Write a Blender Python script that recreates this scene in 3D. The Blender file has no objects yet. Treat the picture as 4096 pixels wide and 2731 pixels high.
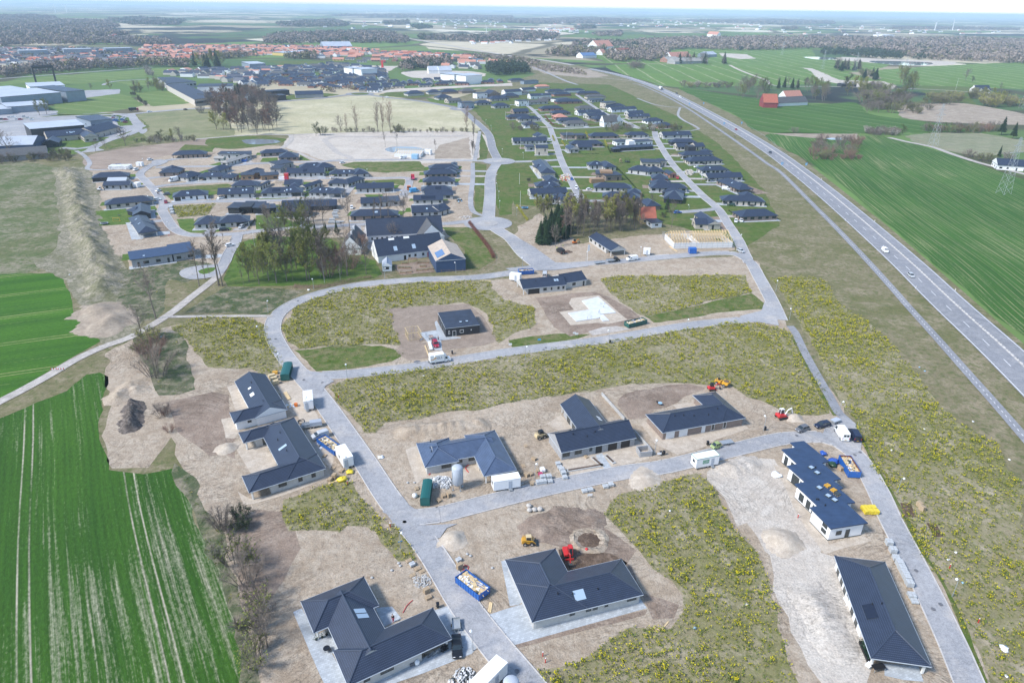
import bpy,random
from math import cos,sin,tan,atan2,pi,sqrt,hypot,floor,radians
import numpy as np
from mathutils import Vector as V3,Matrix
from mathutils.geometry import tessellate_polygon
R=radians
class RND(random.Random):u=random.Random.uniform
BD=bpy.data
Z5=lambda p:(p.x,p.y,.05)
D=dict
PM=(-1,1)
def SV(o,k,v):setattr(o.inputs[k],'default_value',v)
sc=bpy.context.scene
COL=sc.collection
# camera, sky, sun, exposure
H=100
PITCH,ROLL=26,.82
HAZE=.0001
cam_d=BD.cameras.new("camera")
cam=BD.objects.new("camera",cam_d)
COL.objects.link(cam)
cam_d.sensor_width=36
cam_d.lens=24
cam_d.clip_start=.5
cam_d.clip_end=120000
RM=Matrix.Rotation(R(90-PITCH),3,'X')@Matrix.Rotation(R(ROLL),3,'Z')
cam.matrix_world=Matrix.Translation((0,0,H))@RM.to_4x4()
sc.camera=cam
SUN_AZ=atan2(-.80,-.38)
SUN_EL=R(46)
SDIR=V3((sin(SUN_AZ)*cos(SUN_EL),cos(SUN_AZ)*cos(SUN_EL),sin(SUN_EL)))
world=BD.worlds.new("World")
sc.world=world
world.use_nodes=1
wn=world.node_tree
sky=wn.nodes.new("ShaderNodeTexSky")
sky.sky_type='NISHITA'
sky.sun_disc=0
sky.sun_elevation=SUN_EL
sky.sun_rotation=SUN_AZ
sky.altitude=100
sky.air_density=1
sky.dust_density=.4
sky.ozone_density=1.6
bg=wn.nodes["Background"]
SV(bg,1,.15)
wn.links.new(sky.outputs[0],bg.inputs[0])
sun_d=BD.lights.new("sun",'SUN')
sun=BD.objects.new("sun",sun_d)
COL.objects.link(sun)
sun_d.energy=2.9
sun_d.angle=R(12)
sun_d.color=(1,.96,.9)
sun.rotation_euler=(-SDIR).to_track_quat('-Z','Y').to_euler()
sc.view_settings.view_transform='Standard'
sc.view_settings.look='None'
sc.view_settings.gamma=1
sc.view_settings.exposure=.78
sc.render.engine='CYCLES'
sc.cycles.use_denoising=1
sc.cycles.max_bounces=5
sc.cycles.diffuse_bounces=2
sc.cycles.glossy_bounces=2
sc.cycles.transmission_bounces=3
sc.cycles.volume_bounces=2
sc.cycles.caustics_reflective=0
sc.cycles.caustics_refractive=0
# photograph pixel -> point on the ground
F=4096*24/36
CAMP=V3((0,0,H))
def ray(u,v):
 return RM@V3(((u-2048)/F,-(v-1365.5)/F,-1))
def W(u,v,z=0):
 d=ray(u,v)
 if d.z>-1e-4:
  d.z=-1e-4
 t=(z-H)/d.z
 p=CAMP+d*t
 return V3((p.x,p.y,z))
class Crop:
 def __init__(s,ox,oy,k):
  s.ox,s.oy,s.k=ox,oy,k
 def __call__(s,x,y,z=0):
  return W(s.ox+x*s.k,s.oy+y*s.k,z)
KZ=1/2.2959
CR={n:Crop(ox,oy,KZ)for n,ox,oy in(('A',0,0),('B',1024,0),('C',2048,0),('D',3072,0),('E',0,500),('F',1024,500),('G',2048,500),('H',3072,500),('I',0,1100),('J',1024,1100),('K',2048,1100),('L',3072,1100),('M',0,2048),('N',1024,2048),('O',2048,2048),('P',3072,2048),('Q',800,1450),('R',1624,1450),('S',2448,1450),('T',3072,1600))}
CR['U']=Crop(0,0,1.7415)
CR['V']=Crop(900,560,1/2.24)
CR['X']=Crop(350,560,1/2.24)
def pts(SX,z=0):
 out,c=[],None
 for t in SX.split():
  if t in CR:
   c=CR[t]
  else:
   x,y=t.split(',')
   out.append(c(float(x),float(y),z))
 return out
# object helpers
def link(o,PA=None):
 COL.objects.link(o)
 if PA is not None:
  o.parent=PA
 return o
def tag(o,LB=None,cat=None,GP=None,KD=None):
 if LB:o['label']=LB
 if cat:o['category']=cat
 if GP:o['group']=GP
 if KD:o['kind']=KD
 return o
def TH(NM,LB,cat,loc=(0,0,0),rz=0,GP=None):
 o=BD.objects.new(NM,None)
 o.empty_display_size=.3
 o.location=loc
 o.rotation_euler=(0,0,rz)
 link(o)
 return tag(o,LB,cat,GP)
def copy_tree(o,PA=None):
 c=o.copy()
 COL.objects.link(c)
 c.parent=PA
 for ch in list(o.children):
  copy_tree(ch,c)
 return c
class MB:
 def __init__(s):
  s.v,s.f,s.m=[],[],[]
 def face(s,ps,m=0):
  b=len(s.v)
  s.v+=[tuple(p)for p in ps]
  s.f.append(tuple(range(b,b+len(ps))))
  s.m.append(m)
 def box(s,c,d,m=0,rz=0,taper=1,bottom=1):
  cx,cy,cz=c
  hx,hy,hz=d[0]/2,d[1]/2,d[2]/2
  ca,sa=cos(rz),sin(rz)
  P=[]
  for z,t in((-hz,1),(hz,taper)):
   for x,y in((-hx,-hy),(hx,-hy),(hx,hy),(-hx,hy)):
    x*=t;y*=t
    P.append((cx+x*ca-y*sa,cy+x*sa+y*ca,cz+z))
  b=len(s.v)
  s.v+=P
  fs=[(4,5,6,7),(0,1,5,4),(1,2,6,5),(2,3,7,6),(3,0,4,7)]
  if bottom:fs.append((3,2,1,0))
  for f in fs:
   s.f.append(tuple(b+i for i in f));s.m.append(m)
  return s
 def prism(s,poly,z0,z1,m=0,bottom=0,top=1):
  n=len(poly)
  a=sum(poly[i][0]*poly[(i+1)%n][1]-poly[(i+1)%n][0]*poly[i][1]for i in range(n))
  if a<0:poly=poly[::-1]
  b=len(s.v)
  s.v+=[(p[0],p[1],z0)for p in poly]+[(p[0],p[1],z1)for p in poly]
  for i in range(n):
   j=(i+1)%n
   s.f.append((b+i,b+j,b+n+j,b+n+i));s.m.append(m)
  for t in tessellate_polygon([[V3((p[0],p[1],0))for p in poly]]):
   x=[V3(s.v[b+i])for i in t]
   if(x[1]-x[0]).cross(x[2]-x[0]).z<0:t=t[::-1]
   if top:s.f.append(tuple(b+n+i for i in t));s.m.append(m)
   if bottom:s.f.append(tuple(b+i for i in t[::-1]));s.m.append(m)
  return s
 def tube(s,p0,p1,r0,r1=None,n=8,m=0,caps=1):
  r1=r0 if r1 is None else r1
  p0,p1=V3(p0),V3(p1)
  d=(p1-p0)
  if d.length<1e-6:return s
  d.normalize()
  a=d.orthogonal().normalized()
  c=d.cross(a)
  b=len(s.v)
  for p,r in((p0,r0),(p1,r1)):
   for i in range(n):
    t=2*pi*i/n
    s.v.append(tuple(p+(a*cos(t)+c*sin(t))*r))
  for i in range(n):
   j=(i+1)%n
   s.f.append((b+i,b+j,b+n+j,b+n+i));s.m.append(m)
  if caps:
   s.f.append(tuple(b+n+i for i in range(n)));s.m.append(m)
   s.f.append(tuple(b+i for i in reversed(range(n))));s.m.append(m)
  return s
 def path(s,ps,r,n=6,m=0):
  for a,b in zip(ps[:-1],ps[1:]):
   s.tube(a,b,r,r,n,m)
  return s
 def ball(s,c,r,n=8,k=5,m=0,sz=1,jit=0,rng=RND(1)):
  b=len(s.v)
  for i in range(k+1):
   ph=pi*i/k
   for j in range(n):
    th=2*pi*j/n
    q=r*(1+rng.u(-jit,jit))
    s.v.append((c[0]+q*sin(ph)*cos(th),c[1]+q*sin(ph)*sin(th),c[2]+q*sz*cos(ph)))
  for i in range(k):
   for j in range(n):
    a,d=b+i*n+j,b+i*n+(j+1)%n
    s.f.append((a,a+n,d+n,d));s.m.append(m)
  return s
 def loft(s,rings,m=0,caps=1):
  b=len(s.v);n=len(rings[0])
  for r in rings:s.v+=[tuple(p)for p in r]
  for i in range(len(rings)-1):
   for j in range(n):
    k=(j+1)%n
    s.f.append((b+i*n+j,b+i*n+k,b+(i+1)*n+k,b+(i+1)*n+j));s.m.append(m)
  if caps:
   s.f.append(tuple(b+j for j in reversed(range(n))));s.m.append(m)
   e=b+(len(rings)-1)*n
   s.f.append(tuple(e+j for j in range(n)));s.m.append(m)
  return s
 def mesh(s,NM,mats,smooth=0,uv=0):
  me=BD.meshes.new(NM)
  me.from_pydata(s.v,[],s.f)
  for x in(mats if isinstance(mats,(list,tuple))else[mats]):me.materials.append(x)
  if len(me.materials)>1:me.polygons.foreach_set('material_index',s.m)
  if smooth:me.polygons.foreach_set('use_smooth',[1]*len(s.f))
  if uv:
   ul=me.uv_layers.new()
   for p in me.polygons:
    n=p.normal
    if abs(n.z)>.97:ud,vd=V3((1,0,0)),V3((0,1,0))
    else:
     ud=V3((-n.y,n.x,0)).normalized();vd=n.cross(ud)
    for li in p.loop_indices:
     co=me.vertices[me.loops[li].vertex_index].co
     ul.data[li].uv=(co.dot(ud),co.dot(vd))
  me.update()
  return me
 def build(s,NM,mats,PA=None,smooth=0,uv=0,loc=None,rz=None):
  o=BD.objects.new(NM,s.mesh(NM,mats,smooth,uv))
  s.v,s.f,s.m=[],[],[]
  if loc is not None:o.location=loc
  if rz is not None:o.rotation_euler=(0,0,rz)
  return link(o,PA)
def KB(m,n,mat,t):return m.build(n,MT[mat],t)
def KC(m,n,mat,t):return m.build(n,MT[mat],t,uv=1)
def np_mesh(NM,V,Fc,mats,midx=None,PA=None):
 me=BD.meshes.new(NM)
 k=Fc.shape[1]
 me.vertices.add(len(V));me.vertices.foreach_set('co',np.ascontiguousarray(V,np.float32).ravel())
 me.loops.add(Fc.size);me.loops.foreach_set('vertex_index',np.ascontiguousarray(Fc,np.int32).ravel())
 me.polygons.add(len(Fc));me.polygons.foreach_set('loop_start',np.arange(0,Fc.size,k,dtype=np.int32))
 me.polygons.foreach_set('loop_total',np.full(len(Fc),k,np.int32))
 for x in(mats if isinstance(mats,(list,tuple))else[mats]):me.materials.append(x)
 if midx is not None:me.polygons.foreach_set('material_index',np.ascontiguousarray(midx,np.int32))
 me.update(calc_edges=1)
 me.validate()
 o=BD.objects.new(NM,me)
 return link(o,PA)
# materials
def newmat(NM):
 m=BD.materials.new(NM)
 m.use_nodes=1
 nt=m.node_tree
 return m,nt,nt.nodes['Principled BSDF']
def mk(NM,V,F,mat=None):
 me=BD.meshes.new(NM);me.from_pydata(V,[],F)
 if mat:me.materials.append(MT[mat])
 me.update()
 return me
class NT:
 def __init__(s,nt):s.nt=nt
 def n(s,t,**kw):
  x=s.nt.nodes.new('ShaderNode'+t)
  for k,v in kw.items():setattr(x,k,v)
  return x
 def L(s,a,b):s.nt.links.new(a,b)
 def pos(s):return s.n('NewGeometry').outputs['Position']
 def math(s,op,a,b=None,c=None):
  x=s.n('Math',operation=op)
  for i,q in enumerate((a,b,c)):
   if q is None:continue
   if isinstance(q,(int,float)):SV(x,i,q)
   else:s.L(q,x.inputs[i])
  return x.outputs[0]
 def noise(s,vec,SC,detail=3,rough=.55,dist=0):
  x=s.n('TexNoise')
  SV(x,'Scale',SC)
  SV(x,'Detail',detail)
  SV(x,'Roughness',rough)
  SV(x,'Distortion',dist)
  if vec is not None:s.L(vec,x.inputs['Vector'])
  return x.outputs['Fac']
 def ramp(s,fac,a,b,ca=0,cb=1):
  x=s.n('MapRange',clamp=1)
  x.inputs[1].default_value,x.inputs[2].default_value=a,b
  x.inputs[3].default_value,x.inputs[4].default_value=ca,cb
  s.L(fac,x.inputs[0])
  return x.outputs[0]
 def mix(s,fac,a,b,mode='MIX'):
  x=s.n('Mix',data_type='RGBA',blend_type=mode)
  if isinstance(fac,(int,float)):SV(x,0,fac)
  else:s.L(fac,x.inputs[0])
  for i,q in((6,a),(7,b)):
   if isinstance(q,tuple):SV(x,i,(*q[:3],1))
   else:s.L(q,x.inputs[i])
  return x.outputs[2]
 def map(s,vec,rz=0,SC=(1,1,1),loc=(0,0,0)):
  x=s.n('Mapping')
  SV(x,'Rotation',(0,0,rz))
  SV(x,'Scale',SC)
  SV(x,'Location',loc)
  s.L(vec,x.inputs['Vector'])
  return x.outputs[0]
 def mul(s,c,k):
  x=s.n('CombineColor')
  for i in range(3):s.L(k,x.inputs[i])
  return s.mix(1,c,x.outputs[0],'MULTIPLY')
 def bump(s,h,strength,dist,bsdf):
  x=s.n('Bump')
  SV(x,'Strength',strength)
  SV(x,'Distance',dist)
  s.L(h,x.inputs['Height'])
  s.L(x.outputs[0],bsdf.inputs['Normal'])
def srgb(r,g,b):
 f=lambda c:(c/255/12.92)if c/255<=.04045 else((c/255+.055)/1.055)**2.4
 return(f(r),f(g),f(b))
def plain(NM,col,rough=.6,var=.12,SC=1.5,metal=0,obj=1,SX=.5):
 m,nt,b=newmat(NM)
 t=NT(nt)
 v=t.n('TexCoord').outputs['Object']if obj else t.pos()
 f=t.noise(v,SC,4)
 f=t.ramp(f,.3,.7)
 c=t.mix(f,tuple(x*(1-var)for x in col),tuple(min(1,x*(1+var))for x in col))
 t.L(c,b.inputs['Base Color'])
 SV(b,'Roughness',rough)
 SV(b,'Metallic',metal)
 SV(b,'Specular IOR Level',SX)
 return m
def soil(NM,cols,scales=(.012,.09,.7),fine=2.6,bump=.5,th=((.4,.6),(.45,.62),(.45,.65)),stretch=None,rough=.95,tracks=0):
 m,nt,b=newmat(NM)
 t=NT(nt)
 p=t.pos()
 if stretch:p=t.map(p,stretch[0],(stretch[1],stretch[2],1))
 c=cols[0]
 for i,(col,s)in enumerate(zip(cols[1:],scales)):
  f=t.noise(p,s,9,.68,.25)
  c=t.mix(t.ramp(f,*th[i]),c,col)
 g=t.noise(p,fine,5,.75)
 k=t.math('ADD',t.ramp(g,.25,.75,.68,1.26),t.ramp(t.noise(p,fine*.22,4,.7),.3,.7,-.12,.12))
 if tracks:
  wv=t.n('VectorMath',operation='ADD');nv=t.n('TexNoise');SV(nv,'Scale',.025);SV(nv,'Detail',1);t.L(p,nv.inputs['Vector'])
  sv=t.n('VectorMath',operation='SCALE');SV(sv,'Scale',60);t.L(nv.outputs['Color'],sv.inputs[0]);t.L(p,wv.inputs[0]);t.L(sv.outputs[0],wv.inputs[1])
  tk=t.noise(t.map(wv.outputs[0],.6,(.05,.9,1)),1,3,.6)
  k=t.math('ADD',k,t.math('MULTIPLY',t.ramp(t.math('ABSOLUTE',t.math('SUBTRACT',tk,.5)),0,.05,-tracks,0),t.ramp(t.noise(p,.05,2),.42,.6)))
 c=t.mul(c,k)
 t.L(c,b.inputs['Base Color'])
 SV(b,'Roughness',rough)
 SV(b,'Specular IOR Level',.15)
 if bump:
  h=t.math('ADD',t.noise(p,.5,7,.7),t.math('MULTIPLY',g,.5))
  t.bump(h,.7,bump,b)
 return m
def crop_field(NM,green,dark,bare,ang,lanes=22,bare_th=(.6,.72),lane_w=.4,row=1.6):
 m,nt,b=newmat(NM)
 t=NT(nt)
 p=t.map(t.pos(),-ang)
 sep=t.n('SeparateXYZ');t.L(p,sep.inputs[0])
 wob=t.noise(t.map(p,0,(.004,.004,1)),1,2)
 y=t.math('ADD',sep.outputs[1],t.math('MULTIPLY',wob,14))
 yv=t.n('CombineXYZ');t.L(t.math('MULTIPLY',sep.outputs[0],.010),yv.inputs[0]);t.L(t.math('MULTIPLY',y,.45),yv.inputs[1])
 yf=t.n('CombineXYZ');t.L(t.math('MULTIPLY',sep.outputs[0],.03),yf.inputs[0]);t.L(t.math('MULTIPLY',y,1.6),yf.inputs[1])
 big=t.noise(p,.012,4)
 band=t.noise(yv.outputs[0],.35,3)
 c=t.mix(t.ramp(t.math('ADD',t.math('MULTIPLY',big,.5),t.math('MULTIPLY',band,.5)),.38,.6),green,dark)
 st=t.noise(yv.outputs[0],1,6,.62)
 fi=t.noise(yf.outputs[0],1,5,.7)
 gr=t.noise(t.map(p,0,(.9,1.6,1)),1,5,.75)
 zone=t.noise(p,.014,3)
 s=t.math('ADD',t.math('MULTIPLY',st,.42),t.math('ADD',t.math('MULTIPLY',fi,.33),t.math('ADD',t.math('MULTIPLY',gr,.22),t.math('MULTIPLY',zone,.30))))
 c=t.mix(t.ramp(s,bare_th[0],bare_th[1],0,.9),c,bare)
 fr=t.math('FRACT',t.math('DIVIDE',y,lanes))
 for k in(.46,.46+1.9/lanes):
  d=t.math('ABSOLUTE',t.math('SUBTRACT',fr,k))
  line=t.ramp(d,0,lane_w/lanes,1,0)
  brk=t.ramp(t.math('ADD',t.noise(t.map(p,0,(.03,.2,1)),1,3),t.math('MULTIPLY',gr,.35)),.5,.75)
  c=t.mix(t.math('MULTIPLY',line,brk),c,bare)
 rw=t.math('ABSOLUTE',t.math('SUBTRACT',t.math('FRACT',t.math('DIVIDE',y,row)),.5))
 k=t.math('ADD',t.ramp(rw,0,.5,.9,1.08),t.math('ADD',t.ramp(gr,.3,.7,-.3,.3),t.ramp(fi,.3,.7,-.15,.15)))
 c=t.mul(c,k)
 t.L(c,b.inputs['Base Color'])
 SV(b,'Roughness',.9)
 SV(b,'Specular IOR Level',.15)
 t.bump(gr,.6,.3,b)
 return m
def tiles(NM,col,edge,du=.30,dv=.36,rough=.42,amount=.75):
 m,nt,b=newmat(NM)
 t=NT(nt)
 uv=t.n('TexCoord').outputs['UV']
 sep=t.n('SeparateXYZ');t.L(uv,sep.inputs[0])
 fu=t.math('FRACT',t.math('DIVIDE',sep.outputs[0],du))
 fv=t.math('FRACT',t.math('DIVIDE',sep.outputs[1],dv))
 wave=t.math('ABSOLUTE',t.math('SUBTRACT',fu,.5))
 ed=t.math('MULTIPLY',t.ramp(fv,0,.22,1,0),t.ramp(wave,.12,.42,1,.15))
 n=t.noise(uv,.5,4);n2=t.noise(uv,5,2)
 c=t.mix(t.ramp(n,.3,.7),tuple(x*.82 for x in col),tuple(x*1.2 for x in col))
 c=t.mix(t.math('MULTIPLY',ed,amount),c,edge)  # pale course edges: sky glint painted into the tile colour
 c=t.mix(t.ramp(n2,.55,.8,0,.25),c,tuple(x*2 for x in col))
 t.L(c,b.inputs['Base Color'])
 SV(b,'Roughness',rough)
 h=t.math('ADD',t.math('MULTIPLY',wave,.5),fv)
 t.bump(h,.5,.04,b)
 return m
def brick(NM,col,col2,mortar,rough=.85,s=1):
 m,nt,b=newmat(NM)
 t=NT(nt)
 uv=t.n('TexCoord').outputs['UV']
 x=t.n('TexBrick')
 SV(x,'Color1',(*col,1));SV(x,'Color2',(*col2,1));SV(x,'Mortar',(*mortar,1))
 SV(x,'Scale',1/s)
 SV(x,'Brick Width',.25);SV(x,'Row Height',.075)
 SV(x,'Mortar Size',.008)
 t.L(uv,x.inputs['Vector'])
 n=t.noise(uv,.6,4)
 k=t.ramp(n,.3,.7,.88,1.1)
 t.L(t.mul(x.outputs['Color'],k),b.inputs['Base Color'])
 SV(b,'Roughness',rough)
 return m
def pavers(NM,col,joint,w=.6,h=.4):
 m,nt,b=newmat(NM)
 t=NT(nt)
 x=t.n('TexBrick')
 SV(x,'Color1',(*[c*.86 for c in col],1));SV(x,'Color2',(*[c*1.14 for c in col],1))
 SV(x,'Mortar',(*joint,1))
 SV(x,'Scale',1)
 SV(x,'Brick Width',w);SV(x,'Row Height',h);SV(x,'Mortar Size',.02)
 t.L(t.map(t.pos(),R(-24)),x.inputs['Vector'])
 n=t.noise(t.pos(),.25,5)
 k=t.ramp(n,.3,.7,.82,1.12)
 t.L(t.mul(x.outputs['Color'],k),b.inputs['Base Color'])
 SV(b,'Roughness',.8)
 return m
def glass(NM,col=(.02,.03,.035),rough=.08):
 m,nt,b=newmat(NM)
 SV(b,'Base Color',(*col,1))
 SV(b,'Roughness',rough)
 SV(b,'Specular IOR Level',.8)
 return m
class AD(dict):__getattr__=dict.__getitem__;__setattr__=dict.__setitem__
MT=AD()
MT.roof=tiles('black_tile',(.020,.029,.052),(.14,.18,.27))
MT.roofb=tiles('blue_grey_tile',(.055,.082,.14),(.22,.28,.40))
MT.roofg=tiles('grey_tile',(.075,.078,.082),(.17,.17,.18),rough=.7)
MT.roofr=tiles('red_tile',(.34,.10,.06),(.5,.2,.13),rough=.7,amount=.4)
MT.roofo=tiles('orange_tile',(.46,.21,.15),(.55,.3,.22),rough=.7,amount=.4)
MT.felt=plain('roofing_felt',(.028,.038,.062),.6,.25,.4)
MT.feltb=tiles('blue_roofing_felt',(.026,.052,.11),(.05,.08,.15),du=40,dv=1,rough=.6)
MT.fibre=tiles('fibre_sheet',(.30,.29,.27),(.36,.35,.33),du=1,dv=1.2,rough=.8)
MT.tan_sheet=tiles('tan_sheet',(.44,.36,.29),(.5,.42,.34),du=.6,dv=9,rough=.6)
MT.mr=plain('pale_metal_roof',(.42,.46,.52),.5,.1,.1)
MT.white=plain('white_render',(.78,.78,.78),.8,.04,.5)
MT.lg=brick('light_grey_brick',(.50,.48,.45),(.42,.41,.39),(.55,.54,.52))
MT.grey=brick('grey_brick',(.34,.34,.34),(.26,.26,.27),(.45,.45,.45))
MT.beige=brick('beige_brick',(.50,.44,.37),(.42,.37,.31),(.5,.46,.41))
MT.brown=brick('brown_brick',(.26,.19,.15),(.18,.13,.11),(.36,.31,.27))
MT.red=brick('red_brick',(.36,.15,.10),(.28,.12,.09),(.4,.3,.26))
MT.black=plain('black_boards',(.022,.024,.03),.55,.3,2)
MT.blue=plain('blue_sheet_cladding',(.035,.07,.15),.5,.1,.6)
MT.wood=plain('timber_cladding',(.30,.19,.11),.75,.3,3)
MT.yellow=plain('yellow_wash',(.62,.45,.16),.8,.08,.6)
MT.farred=plain('red_boards',(.25,.04,.045),.7,.15,.4)
MT.pb=plain('grey_blue_panels',(.22,.27,.33),.5,.1,.2)
MT.glass=glass('window_glass')
MT.sg=glass('rooflight_glass',(.35,.45,.55),.15)
MT.solar=glass('solar_panel',(.012,.016,.03),.12)
MT.solarb=glass('blue_solar_panel',(.10,.18,.34),.2)
MT.frame=plain('dark_frame',(.05,.06,.06),.5)
MT.framew=plain('white_frame',(.75,.75,.74),.5,.05)
MT.gd=plain('black_garage_door',(.012,.012,.014),.5)
MT.teal=plain('teal_door',(.03,.12,.2),.5)
MT.gutter=plain('zinc',(.42,.46,.50),.45,.1)
MT.conc=plain('concrete',(.42,.42,.41),.9,.15,1)
MT.post=plain('pale_post',(.66,.65,.62),.8,.1)
MT.steel=plain('galvanised_steel',(.40,.43,.45),.45,.1,1,.4)
MT.pine=plain('fresh_pine',(.66,.50,.28),.7,.15,2)
MT.pallet=plain('pallet_wood',(.46,.35,.23),.8,.2,3)
MT.tyre=plain('rubber',(.02,.02,.02),.85)
MT.rim=plain('alloy',(.5,.5,.52),.35,.05,1,.7)
MT.lamp=plain('headlight_glass',(.8,.8,.8),.2,.02)
MT.tail=plain('tail_light',(.45,.02,.02),.3)
MT.globe=plain('white_globe',(.85,.86,.86),.35,.02)
MT.pw=plain('white_paint',(.80,.80,.80),.35,.03)
for k,c in D(black=(.010,.011,.014),navy=(.015,.022,.05),silver=(.46,.48,.50),grey=(.13,.135,.15),red=(.32,.015,.04),green=(.30,.38,.14),blue=(.03,.12,.40),skip_green=(.012,.10,.09),skip_blue=(.02,.12,.42),orange=(.62,.16,.02),yellow=(.62,.33,.03),rust=(.16,.06,.04),signred=(.55,.03,.03),cyan=(.06,.35,.65),foil=(.72,.56,.04),white=(.80,.80,.80),tarp=(.03,.10,.42),ygreen=(.25,.5,.08),cream=(.60,.48,.28),pink=(.45,.05,.12),ltblue=(.30,.50,.68),darkgreen=(.02,.06,.03)).items():
 MT['p'+k]=plain(k+'_paint',c,.32,.06,.8)
MT.rubble=plain('rubble_chips',(.50,.50,.49),.9,.35,.9,obj=0)
MT.block=plain('concrete_blocks',(.44,.46,.47),.85,.12,3)
MT.stone=plain('field_stone',(.48,.45,.41),.9,.2,1.2)
# ground materials
def line_angle(a,b):
 d=b-a
 return atan2(d.y,d.x)
MT.meadow=soil('dry_meadow',[(.205,.175,.105),(.145,.14,.06),(.27,.225,.15),(.11,.125,.045)],(.02,.1,.5),1.8,.3)
MT.rough=soil('rough_pasture',[(.15,.15,.075),(.10,.13,.05),(.27,.235,.17),(.08,.115,.035)],(.025,.06,.4),1.4,.25)
MT.soil=soil('bare_sandy_soil',[(.44,.36,.275),(.35,.275,.20),(.51,.435,.345),(.30,.23,.165)],(.035,.2,.9),2.8,.7,th=((.4,.62),(.42,.68),(.5,.7)),tracks=.42)
MT.pale=soil('pale_clay',[(.53,.475,.41),(.45,.39,.325),(.58,.53,.465),(.38,.325,.27)],(.04,.2,1),2.4,.5,th=((.4,.65),(.42,.68),(.56,.75)),tracks=.34)
MT.bankm=soil('dry_bank',[(.29,.26,.19),(.18,.175,.10),(.38,.335,.265),(.13,.135,.07)],(.04,.16,.7),1.8,.8,tracks=.2)
MT.bso=soil('brown_soil',[(.29,.22,.17),(.225,.17,.13),(.37,.30,.24),(.23,.17,.13)],(.05,.25,1),2.6,.6,th=((.4,.62),(.45,.68),(.5,.7)),tracks=.4)
MT.raked=soil('raked_soil',[(.27,.215,.17),(.24,.19,.15),(.31,.25,.2)],(.06,.3),3.5,.08)
MT.dugsoil=soil('dug_dark_soil',[(.14,.095,.065),(.09,.06,.045),(.22,.16,.12),(.10,.07,.05)],(.1,.3,1.1),2.4,.7)
MT.brush=soil('cut_branches',[(.15,.125,.11),(.07,.06,.055),(.26,.22,.19)],(.3,1.2),4,.8)
MT.gv=soil('sand_bed',[(.47,.40,.32),(.42,.355,.285),(.52,.455,.375)],(.1,.5),5,.06)
MT.wso=soil('weedy_soil',[(.29,.25,.16),(.20,.19,.08),(.40,.345,.26),(.17,.175,.065)],(.03,.13,.6),2.2,.5,th=((.4,.62),(.5,.68),(.48,.66)))
MT.darkweed=soil('dark_weedy_soil',[(.10,.11,.06),(.06,.09,.035),(.24,.21,.15)],(.06,.25),1.6,.4)
MT.lawn=soil('lawn',[(.085,.15,.025),(.12,.165,.04),(.06,.12,.018)],(.05,.3),2.5,.05)
MT.lawnr=soil('rough_lawn',[(.085,.13,.025),(.135,.135,.05),(.06,.11,.016)],(.05,.25),2,.1)
MT.strip=soil('grass_strip',[(.10,.13,.03),(.18,.165,.08),(.07,.115,.02),(.27,.22,.15)],(.08,.3,.7),2,.1,th=((.4,.6),(.45,.6),(.6,.7)))
MT.cream=soil('pale_sown_field',[(.44,.40,.255),(.36,.34,.21),(.50,.455,.31)],(.006,.02),.5,.05)
MT.olivef=soil('olive_field',[(.22,.22,.115),(.18,.195,.095),(.26,.245,.14)],(.012,.05),.6,.05)
MT.plough=soil('ploughed_field',[(.30,.235,.185),(.25,.195,.15),(.35,.28,.225)],(.02,.1),.9,.15,stretch=(R(20),.3,1))
MT.reed=soil('reed_bed',[(.33,.27,.21),(.28,.23,.175),(.38,.32,.25)],(.02,.1),.8,.2)
MT.greyfield=soil('grey_green_field',[(.22,.23,.14),(.19,.20,.12),(.26,.25,.165)],(.02,.09),.8,.1)
MT.asp=soil('dusty_asphalt',[(.36,.36,.37),(.30,.305,.32),(.46,.43,.40),(.28,.28,.295)],(.05,.13,.6),4,.02,th=((.4,.6),(.5,.72),(.55,.75)),rough=.85,tracks=.16)
MT.asd=soil('grey_asphalt',[(.25,.255,.275),(.22,.225,.24),(.29,.29,.30)],(.02,.2),3,.02,rough=.8)
MT.asphaltn=soil('new_asphalt',[(.15,.155,.17),(.13,.135,.15),(.18,.18,.19)],(.03,.2),3,.02,rough=.8)
MT.gpath=soil('gravel_path',[(.42,.385,.35),(.36,.33,.30),(.48,.44,.40)],(.1,.5),2.5,.04)
MT.kerb=plain('kerb_concrete',(.50,.48,.46),.9,.12,.5,obj=0)
MT.paint=plain('road_paint',(.75,.75,.75),.7,.08,.6,obj=0)
MT.flag=pavers('grey_flags',(.40,.43,.455),(.30,.32,.335))
MT.cobble=pavers('cobbles',(.40,.385,.37),(.28,.27,.26),.3,.3)
m_,nt_,b_=newmat('pond_water')
SV(b_,'Base Color',(.22,.25,.28,1));SV(b_,'Roughness',.06)
t_=NT(nt_);t_.bump(t_.noise(t_.pos(),.8,2),.05,.05,b_)
MT.water=m_
m_,nt_,b_=newmat('far_fields')
t_=NT(nt_)
p_=t_.pos()
w_=t_.n('VectorMath',operation='ADD')
nz=t_.n('TexNoise');SV(nz,'Scale',.0016);SV(nz,'Detail',2);t_.L(p_,nz.inputs['Vector'])
vs=t_.n('VectorMath',operation='SCALE');SV(vs,'Scale',260);t_.L(nz.outputs['Color'],vs.inputs[0])
t_.L(p_,w_.inputs[0]);t_.L(vs.outputs[0],w_.inputs[1])
pp_=t_.map(w_.outputs[0],R(17),(1/380,1/420,0))
vo=t_.n('TexVoronoi',feature='F1',distance='CHEBYCHEV');SV(vo,'Scale',1);t_.L(pp_,vo.inputs['Vector'])
ve=t_.n('TexVoronoi',feature='DISTANCE_TO_EDGE');SV(ve,'Scale',1);t_.L(pp_,ve.inputs['Vector'])
sc_=t_.n('SeparateColor');t_.L(vo.outputs['Color'],sc_.inputs[0])
cr=t_.n('ValToRGB');cr.color_ramp.interpolation='CONSTANT'
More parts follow.
